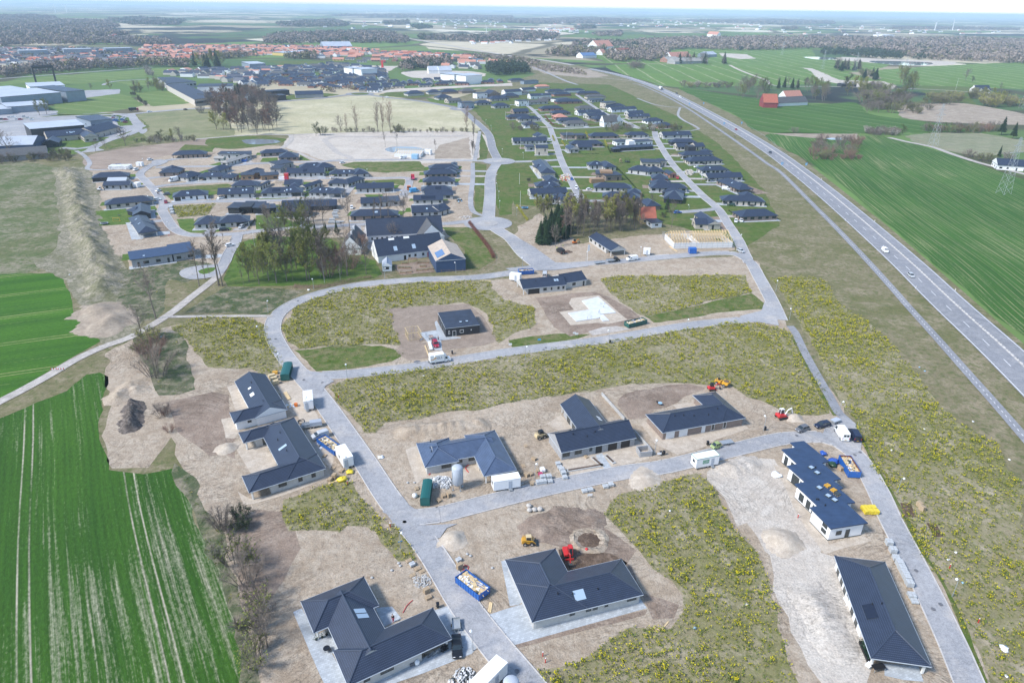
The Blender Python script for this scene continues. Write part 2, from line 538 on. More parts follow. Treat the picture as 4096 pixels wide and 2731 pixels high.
pal=[(0,(.10,.17,.05)),(.18,(.34,.29,.20)),(.32,(.13,.22,.06)),(.46,(.56,.49,.36)),(.58,(.15,.16,.08)),(.70,(.07,.13,.05)),(.82,(.45,.39,.27)),(.92,(.66,.60,.47))]
el=cr.color_ramp.elements
while len(el)<len(pal):el.new(.5)
for e,(q,c)in zip(el,pal):e.position=q;e.color=(*c,1)
t_.L(sc_.outputs[0],cr.inputs[0])
wood=t_.noise(p_,.0011,5,.6)
c_=t_.mix(t_.ramp(t_.noise(p_,.02,4),.3,.7,0,.3),cr.outputs[0],(.10,.11,.05))
c_=t_.mix(t_.ramp(ve.outputs[0],.02,.045,.85,0),c_,(.07,.065,.04))
c_=t_.mix(t_.ramp(wood,.55,.57),c_,(.03,.035,.035))
t_.L(c_,b_.inputs['Base Color']);SV(b_,'Roughness',.95);SV(b_,'Specular IOR Level',.1)
MT.far=m_
# ground builders
def catmull(ps,step=3,closed=0):
 out,n=[],len(ps)
 rng=range(n if closed else n-1)
 for i in rng:
  if closed:p0,p1,p2,p3=ps[i-1],ps[i],ps[(i+1)%n],ps[(i+2)%n]
  else:p0,p1,p2,p3=ps[max(0,i-1)],ps[i],ps[i+1],ps[min(n-1,i+2)]
  k=max(1,int((p2-p1).length/step))
  for j in range(k):
   t=j/k
   out.append(.5*((2*p1)+(p2-p0)*t+(2*p0-5*p1+4*p2-p3)*t*t+(3*p1-p0-3*p2+p3)*t**3))
 if not closed:out.append(ps[-1].copy())
 return out
LAYER=[0]
def ground(NM,SX,mat,z,jit=0,smooth=0,step=4,KD='structure',SD=0):
 ps=pts(SX)if isinstance(SX,str)else[p.copy()for p in SX]
 rng=RND(SD+len(NM)+int(abs(ps[0].x)*7))
 if smooth:q=catmull(ps,step,1)
 else:
  q=[]
  for a,b in zip(ps,ps[1:]+ps[:1]):
   k=max(1,int((b-a).length/step))if jit else 1
   q+=[a.lerp(b,i/k)for i in range(k)]
 if jit:
  o=0
  for i,p in enumerate(q):
   o=o*.5+rng.u(-jit,jit)*.8
   t=(q[(i+1)%len(q)]-q[i-1])
   if t.length>0:p+=V3((-t.y,t.x,0)).normalized()*o
 tri=tessellate_polygon([[V3((p.x,p.y,0))for p in q]])
 V=[(p.x,p.y,z)for p in q]
 Fc=[]
 for a,b,c in tri:
  n=(V3(V[b])-V3(V[a])).cross(V3(V[c])-V3(V[a])).z
  Fc.append((a,b,c)if n>0 else(a,c,b))
 o=link(BD.objects.new(NM,mk(NM,V,Fc,mat)))
 o['kind']=KD
 return o
def band(ps,lo,hi,z,z2=None):
 V,Fc=[],[]
 n=len(ps)
 for i,p in enumerate(ps):
  t=ps[min(n-1,i+1)]-ps[max(0,i-1)]
  nn=V3((-t.y,t.x,0)).normalized()
  for o in(lo,hi):
   q=p+nn*o
   V.append((q.x,q.y,z))
 for i in range(n-1):
  Fc.append((2*i,2*i+2,2*i+3,2*i+1)[::-1]if hi<lo else(2*i,2*i+2,2*i+3,2*i+1))
 return V,Fc
ROADS=[]
def road(NM,SX,width,mat,kerb=1,z=None):
 ps=pts(SX)if isinstance(SX,str)else SX
 far=max((p-CAMP).length for p in ps)
 ps=catmull(ps,2.5 if far<700 else 8)
 z=.10+.0015*len(ROADS)if z is None else z
 V,Fc=band(ps,-width/2,width/2,z)
 o=link(BD.objects.new(NM,mk(NM,V,Fc,mat)));o['kind']='structure'
 ROADS.append((ps,width,kerb,z))
 return ps
def disc(NM,c,r,mat,z,h=None):
 ps=[c+V3((cos(a),sin(a),0))*r for a in np.linspace(0,2*pi,40,endpoint=0)]
 if h:
  m=MB();m.prism([(p.x,p.y)for p in ps],z,z+h)
  o=m.build(NM,MT[mat]);o['kind']='structure';return o
 return ground(NM,ps,mat,z)
# the one sheet of ground to the horizon
xs=sorted(set([s*v for s in(1,-1)for v in(0,100,250,500,900,1600,3000,6000,12000,24000,45000)]))
ys=[-600,-100,100,300,600,1000,1600,3000,6000,12000,24000,45000]
V=[(x,y,-.06)for y in ys for x in xs]
nx=len(xs)
Fc=[(j*nx+i,j*nx+i+1,(j+1)*nx+i+1,(j+1)*nx+i)for j in range(len(ys)-1)for i in range(nx-1)]
tag(link(BD.objects.new('ground',mk('ground',V,Fc,'far'))),KD='structure')
for(u,v,w,hh,dd)in((150,12,9000,75,24000),(2400,34,9000,60,26000),(900,30,12000,50,30000),(1800,40,8000,40,22000)):
 d=ray(u,80);d.z=0;d.normalize()
 c=d*dd
 m=MB();N=24
 for i in range(N):
  for j in range(6):
   def hp(i,j):
    a=(i/N-.5)*2;b=(j/6-.5)*2
    side=V3((-d.y,d.x,0))
    q=c-side*a*w*.5+d*b*2500
    k=max(0,1-a*a)*max(0,1-b*b)
    return(q.x,q.y,-.5+hh*k*(.8+.2*sin(i*1.7)))
   m.face([hp(i,j),hp(i,j+1),hp(i+1,j+1),hp(i+1,j)][::-1])
 tag(m.build('hills',MT.far),KD='structure')
G=ground
G('meadow','U -700,300 -250,262 330,262 640,235 1040,228 1250,165 1560,205 1760,300 2040,520 2352,790 3000,1300 3000,1700 2300,1800 -300,1800 -700,1000','meadow',0,0)
G('pasture','U -260,370 0,368 140,385 205,385 170,460 140,560 90,600 60,628 -260,640','rough',.012,1.5,1,6)
FA=line_angle(pts('M 1740,1568')[0],pts('M 1350,0')[0])
MT.fieldl=crop_field('young_wheat',(.046,.118,.012),(.026,.078,.008),(.44,.39,.31),FA,20,(.655,.82),.24,1.3)
MT.fieldu=crop_field('dense_young_wheat',(.060,.155,.012),(.036,.105,.010),(.30,.30,.13),line_angle(pts('I 0,640')[0],pts('I 600,560')[0]),24,(.70,.84),.4,1.3)
FR_=line_angle(pts('H 2351,1568')[0],pts('H 700,330')[0])
MT.fieldr=crop_field('right_wheat',(.050,.130,.018),(.034,.098,.013),(.33,.31,.17),line_angle(pts('H 1700,1568')[0],pts('H 430,350')[0]),5,(.66,.84),.22,1.3)
MT.fieldr2=crop_field('far_wheat',(.064,.14,.022),(.046,.105,.016),(.36,.32,.20),line_angle(pts('D 900,1200')[0],pts('D 0,1060')[0]),24,(.72,.86),.4,1.6)
MT.fieldr3=crop_field('light_wheat',(.12,.205,.04),(.095,.17,.032),(.50,.45,.32),line_angle(pts('C 1500,720')[0],pts('C 1340,640')[0]),34,(.71,.84),.9,2)
MT.fieldm=crop_field('pale_green_field',(.135,.20,.055),(.115,.17,.045),(.26,.28,.12),line_angle(pts('A 560,900')[0],pts('A 1250,960')[0]),26,(.72,.86),1,2)
G('field','I -600,20 0,0 100,-10 350,-14 560,0 620,120 660,300 720,430 800,540 930,600 880,640 700,740 480,870 200,1030 0,1140 -600,1460','fieldu',.018,.8,1,5)
G('field','I -600,1500 0,1320 350,1170 600,1060 800,920 900,905 965,940 980,1000 960,1130 930,1300 915,1450 U 240,1040 252,1078 330,1088 400,1072 420,1130 450,1200 490,1265 520,1330 548,1430 580,1568 620,1800 -300,1800 -420,1200','fieldl',.018,.7,0,3)
G('verge','U 400,1065 440,1100 470,1170 510,1255 540,1330 565,1420 600,1568 700,1800 570,1800 560,1568 535,1430 510,1330 480,1265 440,1190 412,1130 390,1085','darkweed',.024,1.2,0,3)
G('bank','U 130,398 205,390 232,470 236,560 292,605 325,690 315,768 236,786 184,705 140,640 80,603 132,552','bankm',.024,1.2,1,4)
G('bare_ground','U 205,384 330,335 480,328 690,338 1088,362 1090,520 1000,560 800,545 560,550 500,610 420,640 310,660 292,605 236,560 225,470','soil',.018,1.5,0,5)
G('bare_ground','U 345,760 420,745 620,725 645,700 860,655 1180,640 1240,610 1690,588 1740,600 1800,738 1945,955 2020,1060 2120,1250 2240,1460 2320,1640 1300,1800 640,1800 560,1480 520,1330 490,1235 430,1110 395,1000 335,1070 300,1075 250,1080 235,1000 250,900 232,860 290,790','soil',.018,1.2,0,4)
G('bare_ground','U 1190,520 1240,490 1330,560 1480,540 1700,520 1690,575 1240,612 1170,560','soil',.022,1.2,0,4)
G('brown_ground','I 1510,1160 1730,1120 1950,1060 2100,1100 2150,1300 Q 220,600 300,700 300,880 420,1000 280,1050 0,800 I 1550,1300','bso',.026,1.2,1,4)
G('brown_ground','Q 0,880 200,860 400,1000 360,1150 380,1320 250,1400 100,1300 0,1250 -50,1000','soil',.028,1,1,4)
G('lawn','U 1085,250 1240,190 1400,195 1560,270 1650,330 1760,440 1790,520 1700,570 1560,520 1330,480 1180,470 1150,400 1140,360 1130,300','lawnr',.024,.8,0,6)
G('verge','F 2220,380 2351,350 2351,820 2240,830 2190,640','lawnr',.03,.5)
G('verge','F 2010,350 2120,365 2100,560 2095,800 2010,790','strip',.03,.4)
G('verge','B 2060,1210 2130,1360 2120,1460 2050,1465','lawnr',.03,.4)
G('lawn','E 860,795 1160,760 1190,910 890,930','lawn',.034,.2)
G('lawn','E 1365,745 1420,735 1470,825 1400,830','lawn',.034,.2)
G('lawn','E 1620,865 1780,860 1790,920 1780,960 2100,940 2140,960 1900,995 1720,990 1660,960','lawn',.034,.2)
G('lawn','E 1450,580 2100,540 2130,560 2000,640 1930,650 1900,690 1560,690 1510,640','strip',.034,.8)
G('weed_patch','E 1570,745 1980,725 1900,830 1640,850 1590,800','wso',.034,.6)
G('lawn','F 40,340 60,305 200,300 195,345','lawn',.036,.1)
G('lawn','F 400,325 405,275 500,328','lawn',.036,.1)
G('lawn','F 780,370 900,340 1500,335 1580,420 1200,440 1000,430','strip',.034,.8)
G('lawn','F 960,540 1000,510 1370,500 1360,560 1280,545','strip',.034,.6)
G('lawn','F 0,670 280,668 300,675 0,685','lawn',.036,.1)
G('lawn','F 420,660 500,600 560,625 480,665','lawn',.036,.1)
G('lawn','F 995,640 1165,640 1160,665 1020,668','lawn',.036,.1)
G('lawn','F 0,830 180,820 340,890 450,880 480,930 200,950 0,965','lawn',.036,.3)
G('farm_lawn','U 540,560 620,540 760,550 860,600 880,630 860,640 730,655 520,658 515,640','lawn',.03,.8)
G('farm_lawn','F 1700,940 1960,940 2100,1060 2200,1230 2050,1330 1930,1330 1900,1150','strip',.03,.8)
G('garden_soil','F 1270,1290 1590,1235 1640,1350 1330,1378','bso',.036,.2)
G('farm_yard','F 960,1060 1010,900 1020,1070 1500,1030 1560,1150 1120,1220 1060,1160 980,1100','gpath',.036,.2)
G('pavement','F 850,930 960,930 1000,1060 950,1070','asp',.04,.1)
G('field','U 640,236 760,226 872,220 1035,246 1085,268 1092,304 900,306 650,308 560,312 500,300 520,250','cream',.02,1,1,10)
G('field','U 325,262 460,250 500,268 540,300 520,316 440,322 335,330 290,320 340,300','olivef',.022,1.5,1,10)
G('bare_ground','U 672,312 760,306 1088,305 1090,366 790,372 700,352 655,335','pale',.024,1.2,1,6)
G('dry_plot','B 1640,1380 1700,1330 1960,1260 1970,1460 1640,1460','reed',.03,1)
G('pond','B 1180,1375 1230,1352 1330,1347 1460,1350 1560,1375 1610,1395 1580,1410 1400,1408 1250,1400','water',.034,.6,1,5)
G('pond','B -130,1290 0,1280 180,1285 230,1300 150,1320 -60,1325','water',.034,.6,1,5)
G('marsh','U 480,318 560,312 650,318 640,330 540,342 480,336','lawnr',.03,1,1,5)
G('field','U 203,386 220,352 420,325 505,318 545,322 500,340 360,362 270,388','plough',.026,1,1,6)
G('lawn','E 1640,230 1950,250 1980,195 1700,180','lawnr',.032,.6)
G('yard','U -400,255 0,250 130,255 300,262 340,290 330,325 240,345 200,350 0,362 -400,372','asp',.012,1)
G('verge','A -400,1130 0,1120 240,1085 800,1065 1160,1075 1010,1040 530,1055 0,1130','lawnr',.02,1)
G('lawn','A 1020,1065 1180,1080 1220,1150 1100,1160 1040,1090','lawn',.02,1)
G('lawn','A 300,1400 300,1300 380,1310 540,1280 1000,1260 760,1390 680,1420','lawn',.02,1)
G('verge','A 1250,1060 1340,1160 1100,1240 1000,1290 900,1360 960,1380 1200,1330 1400,1290 1250,1200 1390,1170','strip',.024,1)
G('field','A 500,930 1100,860 1180,880 1330,970 1100,1010 900,1040 540,1060','fieldm',.02,2)
G('field','A 1180,850 1540,840 1750,950 1400,980','fieldm',.022,2)
G('field','A -300,760 0,755 500,700 1340,640 1340,710 1000,745 760,770 0,770','fieldm',.02,3)
G('field','A 1380,630 1640,620 1750,660 1450,700 1400,690','fieldm',.02,3)
G('field','A 1040,750 1420,730 1520,780 1200,790','fieldm',.02,3)
G('car_park','A 560,900 800,830 1100,820 1100,860 800,900 540,920','asp',.024,1)
G('lawn','B 140,920 330,870 600,855 760,870 600,895 170,930','lawnr',.022,1.5)
G('lawn','B 1120,880 1220,845 1400,840 1660,880 1450,905','lawnr',.022,1.5)
G('lawn','B 1560,900 2060,970 2351,1000 C 200,1000 200,1180 C 0,1350 B 2200,1200 2100,1060 1900,985 1600,935','lawn',.022,1.5)
G('lawn','B 90,560 700,560 900,480 1000,560 600,600 300,620','lawnr',.02,3)
G('lawn','B 1200,560 1500,540 1350,600 1200,600','lawnr',.02,3)
G('field','B 900,450 1550,425 1600,465 1000,480','fieldm',.02,3)
G('bare_ground','B 1340,660 1600,650 2000,660 2100,700 1800,740 1500,720 1380,700','pale',.022,3,1,12)
G('bare_ground','B 1080,850 1250,820 2351,765 C 0,770 0,790 B 2000,800 1300,845 1090,858','pale',.024,1)
G('bare_ground','B 860,600 1300,610 1180,690 900,650','pale',.018,3)
G('heath','C -300,520 200,540 600,600 1000,690 1300,790 1600,990 1900,1180 1500,1150 1200,1000 900,880 700,800 400,750 100,640 -200,600','meadow',.02,2)
G('heath','C 150,610 400,600 700,640 900,700 700,720 300,680','reed',.024,3)
G('field','U 1764,308 1990,312 2060,320 2200,362 2352,412 2700,520 2900,1100 2352,772 2200,648 2050,524 1930,424 1850,368','fieldr',.022,1,1,8)
G('field','U 1560,202 1700,222 1850,240 1960,236 2000,262 2090,276 2200,290 2260,300 2050,306 1760,304 1690,265','fieldr2',.022,1.5,1,10)
G('field','U 1400,150 1640,150 1880,160 2010,186 1830,195 1690,198 1590,200 1480,186','fieldr3',.022,2,1,15)
G('field','U 2100,175 2352,170 2800,180 2800,215 2352,205 2200,200 2000,190','fieldr3',.0262,2,1,15)
G('field','D 950,650 1500,610 2351,570 3000,580 3000,700 2351,720 1800,740 1350,760 1030,720','fieldr3',.024,3)
G('field','D 0,520 300,525 700,560 1150,590 1000,640 500,700 500,770 0,780','fieldr3',.023,3)
G('field','U 1330,118 1650,112 1860,108 1880,140 1640,148 1400,146','fieldr3',.02,3)
G('track','D 320,625 400,630 480,660 660,740 690,780 480,740 380,650','pale',.028,2)
G('yard','D 640,735 1060,750 1180,790 1150,820 700,800','pale',.03,2)
G('reed_bed','D 1240,960 1500,950 1800,950 2100,1000 2351,1050 2700,1130 2351,1150 1700,1130 1230,1080','reed',.028,2,1,12)
G('field','D 1260,1250 1500,1220 1950,1225 2351,1290 2800,1380 2351,1400 1950,1440 1700,1400 1350,1320','greyfield',.026,2)
G('verge','D 0,1225 500,1230 820,1230 820,1280 680,1290 500,1275 200,1250','reed',.026,1)
G('pond','D 520,1270 670,1270 660,1287 560,1283','water',.034,.5,1,5)
G('pond','D 330,525 600,530 620,548 450,548','water',.032,2,1,15)
G('pond','D 1000,560 1480,575 1450,600 1200,600 950,575','water',.034,2,1,15)
G('shore','D 680,525 1250,550 1740,570 1700,595 1450,605 950,580 640,545','pale',.03,2)
G('bare_ground','C 1900,490 2150,500 2240,540 2100,545 1930,520','pale',.03,2)
G('verge','D 1400,840 1850,850 1900,960 1500,900','lawnr',.03,2)
G('verge','D 1300,785 1900,800 1880,850 1400,830','lawnr',.028,2)
G('weed_patch','J 235,500 300,380 480,235 700,160 1000,112 1500,75 2000,60 2130,70 2250,230 K 0,250 250,300 200,450 30,540 J 2230,620 2180,500 2050,300 1900,260 1220,310 1330,640 1180,640 800,650 380,690 300,620','wso',.030,1.2,0,3)
G('grass_strip','J 350,690 800,650 1150,650 1400,710 1250,800 900,860 560,880 480,830','strip',.034,.8,0,3)
G('weed_patch','K 815,40 1000,15 1500,5 2140,0 2200,170 1900,220 1600,300 1270,380 1180,365 1040,270 900,150','wso',.030,1,0,3)
G('grass_strip','K 1200,370 1270,380 1600,300 1900,225 2200,170 2320,270 2290,310 1900,350 1300,440','strip',.034,.6,0,3)
G('grass_strip','K -40,600 200,560 400,540 720,545 600,590 300,635 0,668','strip',.034,.4,0,3)
G('weed_patch','J 680,1030 830,960 1200,905 1700,830 2351,760 K 200,715 900,605 1600,500 2050,440 2351,470 L 60,480 220,560 300,750 330,850 480,1080 560,1200 600,1280 480,1310 250,1290 K 2160,1130 2000,1020 1600,980 1000,1010 500,1100 0,1170 J 2000,1240 1500,1310 1200,1360 1100,1450 980,1460 870,1280 760,1150','wso',.030,1.2,0,3)
G('grass_strip','L 210,560 340,690 560,1100 680,1290 600,1290 480,1100 300,760','strip',.034,.3,0,3)
G('weed_patch','L 30,40 300,0 540,60 650,250 900,420 1150,650 1300,850 1500,1100 1700,1350 2100,1568 T 2351,900 P 2351,200 2600,800 2700,1700 2100,1650 1900,1250 1700,900 1500,560 1350,260 1230,60 T 1150,850 950,600 850,380 800,200 L 760,1290 560,930 400,650 330,520 280,430 130,180','wso',.030,1,0,3)
G('verge','T 830,330 870,340 1010,620 1150,860 1290,1090 P 1290,30 1420,320 1600,620 1780,960 2030,1568 1985,1568 1740,960 1560,610 1400,380 1220,20 T 1150,930 980,620','strip',.036,.3,0,3)
G('brown_ground','T 1210,940 1310,945 1350,1070 1250,1075','dugsoil',.040,.15)
G('brown_ground','T 1450,1125 1540,1130 1600,1250 1530,1255','dugsoil',.040,.3)
G('weed_patch','O 850,30 U 1420,1135 1600,1085 1650,1130 1690,1210 1750,1280 1785,1400 1800,1480 1830,1568 1850,1700 1300,1640 1240,1540 1330,1515 O 1100,1080 1240,1070 1440,1050 1530,900 1540,760 1440,650 1300,520 1170,350 1050,200 950,100','wso',.030,.8,0,3)
G('pale_ground','S 850,1000 1100,900 1500,880 1560,1000 1700,1300 1780,1480 1900,1568 T 500,1400 620,1450 P 720,700 850,1100 900,1568 500,1568 200,1100 80,700 60,400 O 2351,350 2150,100 S 1150,1500 950,1150','pale',.028,1,0,3)
G('weed_patch','Q 780,1260 1200,1110 1400,1090 1500,1260 1650,1400 1780,1568 N 1150,100 1270,130 1450,430 1330,420 1130,290 1110,180 1000,140 840,130 780,180 540,150 300,170 280,60 Q 750,1420','wso',.030,.8,0,3)
G('brown_ground','U 520,1190 650,1180 680,1260 640,1330 600,1400 560,1350','bso',.026,1.5,1,4)
G('weed_patch','I 1560,475 1800,400 2300,400 J 60,430 130,620 260,850 60,920 I 2300,850 1900,850 1700,600','wso',.028,1,0,3)
G('dark_weeds','U 425,718 470,690 520,658 610,662 700,668 640,705 610,722','darkweed',.028,.8,0,3)
G('scrub_ground','I 1230,560 1640,530 1720,780 1800,1050 1450,1110 1380,900 1280,700','darkweed',.030,1,1,4)
G('scrub_ground','E 1080,1300 1200,1330 1700,1240 1960,1300 1700,1450 1560,1420 I 1500,330 1300,420 1100,260','darkweed',.026,1,1,4)
G('track','I 960,720 1180,620 1220,620 1260,980 1150,1010 1120,880','soil',.034,.5,1,3)
G('raked_plot','J 1195,310 1950,262 2100,400 2230,600 2100,650 1720,690 1560,600 1520,620 1330,640','raked',.036,.3,0,3)
G('raked_plot','J 1330,640 1560,620 1600,760 1400,790 1280,700','raked',.0365,.4,0,3)
G('brown_ground','K 210,210 760,150 900,200 1180,380 1080,470 850,480 540,560 380,480','bso',.036,.5,0,3)
G('sand_bed','K 435,340 570,320 520,260 540,212 800,185 1060,410 880,450 790,440 540,460','gv',.042,.2,0,3)
G('sand_bed','Q 240,220 330,200 450,420 330,440','gv',.036,.4)
G('sand_bed','Q 200,520 300,500 360,620 320,700 240,690','gv',.036,.4)
G('sand_bed','Q 300,720 600,690 720,950 470,1040 400,900','gv',.036,.5)
G('sand_bed','Q 340,1180 460,1240 700,1200 1170,980 1200,1040 900,1180 500,1300 400,1310','gv',.036,.4)
G('sand_bed','R 0,800 110,760 180,1010 680,930 720,1080 600,1080 420,1050 160,1060 90,1120','gv',.036,.4)
G('sand_bed','R 1300,560 1420,480 1560,600 1400,620','gv',.036,.4)
G('sand_bed','R 1400,900 2120,720 2200,760 2230,880 1500,1040','gv',.036,.4)
G('sand_bed','S 260,560 330,540 470,700 900,600 1180,560 1250,600 950,700 840,770 600,840 400,740','gv',.036,.4)
G('sand_bed','S 560,390 760,370 800,400 600,430','gv',.036,.4)
G('brown_ground','S 60,330 350,240 700,200 860,230 600,360 400,440 280,520 150,520','bso',.032,1,1,3)
G('sandy_ground','T 60,600 170,620 420,1020 560,1330 860,1240 960,1290 520,1420 300,1100','gv',.036,.4)
G('brown_ground','O 260,100 450,0 700,20 800,130 1000,230 1150,350 1050,500 1200,750 1500,860 1480,960 1300,960 1240,880 1000,430 520,530 440,420 420,330 200,280','bso',.032,.8,1,3)
G('dug_ground','O 420,340 560,310 700,380 900,380 1000,430 520,525 480,470','dugsoil',.038,.4,1,2)
G('brown_ground','O 20,1225 190,1165 900,970 1240,885 1230,950 900,1040 250,1200 30,1260','bso',.034,.3,0,3)
G('paving','N 2135,940 2351,870 O 100,840 190,1010 1160,770 1240,880 10,1222','flag',.046)
G('paving','O -100,450 -60,440 90,830 60,850 -20,860','flag',.045)
G('paving','N 340,915 420,880 550,1130 660,1070 760,1240 700,1300 850,1568 800,1640 640,1600 590,1500 490,1270','flag',.045)
G('paving','N 1090,880 1250,865 1335,975 1180,1050','flag',.045)
G('paving','N 1640,900 1780,850 1990,1150 2040,1230 1980,1300 1530,1480 1300,1560 960,1700 840,1600 1370,1430 1800,1180','flag',.045)
G('paving','J 1640,435 1660,420 1740,560 1880,570 1880,580 1700,600 1710,690 1640,690 1560,600 1500,530 1660,505','flag',.045)
G('paving','R 1735,850 1800,830 1895,975 1830,990','flag',.045)
G('paving','P 1065,1390 1380,1410 1430,1555 1250,1540 1070,1500','flag',.045)
G('paving','E 1165,925 1195,915 1275,1020 1450,980 1560,975 1560,1000 1210,1055','flag',.045)
G('plank_mats','K 700,520 830,480 960,470 1090,495 900,530 740,555','gpath',.05,.1)
G('driveway','E 2130,970 2160,950 2240,945 2330,860 2260,965','asp',.05)
G('paving','Q 760,200 900,150 1060,480 1250,760 1200,1050 1160,960 880,500 800,430 700,210','gv',.035,.5,0,3)
# roads
road('road','U 1300,1680 1208,1568 1131,1475 1063,1385 985,1260 897,1150 838,1060 790,990 748,930 708,880 670,838 640,795 626,760 634,728 662,704 700,686 760,668 840,653 960,643 1088,638 1180,626 1245,612',5.3,'asp')
road('road','U 1245,612 1330,607 1430,600 1540,590 1640,582 1690,584 1722,602 1745,640 1772,690 1792,735',5,'asp')
road('road','J 600,925 800,915 1000,897 1500,840 2000,760 2340,706 K 500,640 900,588 1600,468 2100,415 2340,400 L 70,405',4.8,'asp')
road('road','Q 1780,1410 R 120,1420 300,1400 600,1325 1100,1200 1500,1110 2000,1010 S 500,955 1000,832 1500,712 T 250,345 480,340 640,385 770,470 870,590 975,770 1050,925 1105,1058 P 1230,270 1360,520 1480,760 1600,1010 1720,1270 1845,1568 1960,1800',4.9,'asp')
road('road','F 2130,905 2250,985 G 0,1050 120,1190 260,1300',7,'asp')
road('road','F 2130,905 2140,780 2150,640 2150,500 2170,420 2230,335',6.5,'asp')
road('road','F 2230,335 2190,260 2165,200 B 2160,1310 2135,1235 2070,1165 1980,1085 1930,1035 1885,1003',6.4,'asd')
road('road','B 1885,1003 1700,965 1500,930 1350,912 1200,897 955,865 800,878 600,905 400,920 170,935',7.5,'asd',0)
road('road','F 2230,335 2090,332 1500,322 850,325 600,338 300,346 0,356 E 2100,378 1700,385 1430,392',4.6,'asp')
road('road','F 2230,335 2351,340 G 200,335 440,322',5.2,'asp')
road('road','G 350,30 400,170 450,320 520,470 600,620 690,770',4.8,'asp')
road('road','G 1310,60 1330,130 1450,330 1600,500 1750,650 1890,770 1990,920 2080,1060 2130,1170 2180,1270',4.8,'asp')
road('road','G 1890,770 1720,790 1540,802',4.6,'asp')
road('road','F 2130,905 2030,885 1900,892 1700,910 1200,905 700,930 300,955 0,978 E 2200,1000 1950,1012 1750,1012 1640,980 1570,920 1520,840 1490,780 1530,745 1620,722 1900,706 2351,700 F 300,692 700,682 800,655',4.8,'asp')
road('road','E 1500,760 1500,720 1450,640 1410,590 1340,520 1285,460 1330,410 1430,352 1560,322 1650,310',4.6,'asp')
road('road','E 1410,575 1600,548 2000,525 2351,518 F 300,505 700,490',4.4,'asp')
road('road','F 800,655 850,600 900,540 950,495 1200,490 1390,492 1400,560 1350,650',4.4,'asp')
road('road','E 2180,1010 2160,1080 2100,1180 2060,1270 2000,1340',4.6,'asp')
road('road','C -20,965 130,972 200,1020 260,1080 330,1150 400,1182 700,1175 1000,1160 1180,1182',4.6,'asp')
road('road','C 590,870 720,960 850,1040 1000,1100 1150,1172',4.6,'asp')
road('road','C 190,620 300,660 480,740 600,780',5,'asp',0)
road('road','A 2351,985 1800,1000 1400,1030 1180,1050 900,1060 500,1075 200,1100 -200,1140',7.5,'asp',0)
road('road','A 1200,1045 1270,1170 1200,1230 1000,1290 850,1350 700,1370 560,1360',7,'asp',0)
road('road','A 1400,620 1000,650 600,680 0,725 -300,745',7,'asp',0)
road('road','A 1420,728 1100,745 980,765 950,785',5,'asp',0)
road('path','L 200,470 250,530 330,700 450,920 560,1110 650,1270 730,1340',2.7,'asd',0)
road('path','I -400,1400 -50,1190 200,1060 480,905 700,775 950,660 1180,580 1330,500 1450,430 1600,330 1750,210 1880,110 1990,20 E 2040,1330',3.4,'gpath',0)
road('path','I 1560,385 2000,380 2351,378 J 150,380',2,'gpath',0)
road('path','E 700,240 770,280 825,350 800,400 860,415 1000,410 1280,395',3,'asp',0)
road('path','F 2055,60 2030,200 2010,325',3,'asp',0)
road('path','F 1990,350 1990,500 1970,700 2000,800 2090,835',3,'asp',0)
road('path','B 630,1290 680,1265 800,1255 1200,1258 1900,1250',5,'gpath',0)
road('path','B 630,1290 690,1350 760,1410 850,1440 880,1480',5,'gpath',0)
road('path','A 1800,1280 2351,1240 B 300,1240 520,1232',4,'gpath',0)
road('path','B 320,1245 320,1290 240,1365',4,'gpath',0)
road('path','F 390,255 480,300 560,330',3,'gpath',0)
road('path','C 1150,905 1300,960 1450,985 1600,990',2.6,'asp',0)
road('path','C 1545,990 1525,1060 1580,1110 1680,1160 1715,1190 1650,1202 1500,1200',2.6,'asp',0)
road('path','C 190,640 500,690 800,715 1100,745',3,'gpath',0)
road('path','D 1110,1265 1300,1310 1500,1350 1700,1420 1950,1500 2351,1600 2700,1700',5,'gpath',0)
road('path','D 0,740 80,790 700,800 1500,825 1900,850',5,'gpath',0)
road('path','C 2000,600 2100,650 2351,745',6,'pale',0)
cyc=road('cycle_path','C 1110,770 1200,790 1400,880 1600,990 1900,1190 2200,1400 2351,1510 H 120,440 450,770 620,940 900,1235 1200,1568 L 1250,250 1540,570 1850,920 2100,1200 2351,1490 2700,1900',3,'asd',0)
hl=catmull(pts('C 660,632 950,697 1250,797 1480,905 1700,1030 2000,1210 2351,1436 H 130,388 280,503 705,876 1000,1150 1350,1495 L 1500,280 1850,600 2351,1115 2900,1690'),4)
hr=catmull(pts('C 670,620 1000,683 1300,777 1520,868 1800,1005 2100,1160 2351,1303 H 190,280 490,503 735,690 980,892 1350,1200 1720,1520 L 1770,215 2100,480 2351,705 2900,1200'),4)
HN=220
def resamp(q,n):
 d=np.cumsum([0]+[(b-a).length for a,b in zip(q[:-1],q[1:])])
 P=np.array([(p.x,p.y)for p in q])
 s=np.linspace(0,d[-1],n)
 return np.stack([np.interp(s,d,P[:,0]),np.interp(s,d,P[:,1])],1)
HL=resamp(hl,HN)
HRf=resamp(hr,2000)
HR=np.array([HRf[np.argmin(((HRf-p)**2).sum(1))]for p in HL])
wid=np.median(np.linalg.norm(HR-HL,axis=1))
HC=(HL+HR)/2
k_=np.ones(9)/9
HC=np.stack([np.convolve(np.pad(HC[:,i],4,'edge'),k_,'valid')for i in(0,1)],1)
hw_c=[V3((x,y,0))for x,y in HC]
def lane(NM,lo,hi,mat,z):
 V,Fc=band(hw_c,-hi,-lo,z)
 me=mk(NM,V,Fc,mat)
 o=link(BD.objects.new(NM,me));o['kind']='structure'
 return o
WH=min(max(float(wid),10.5),14.5)/2
lane('highway',-WH-.4,WH+.4,'asd',.18)
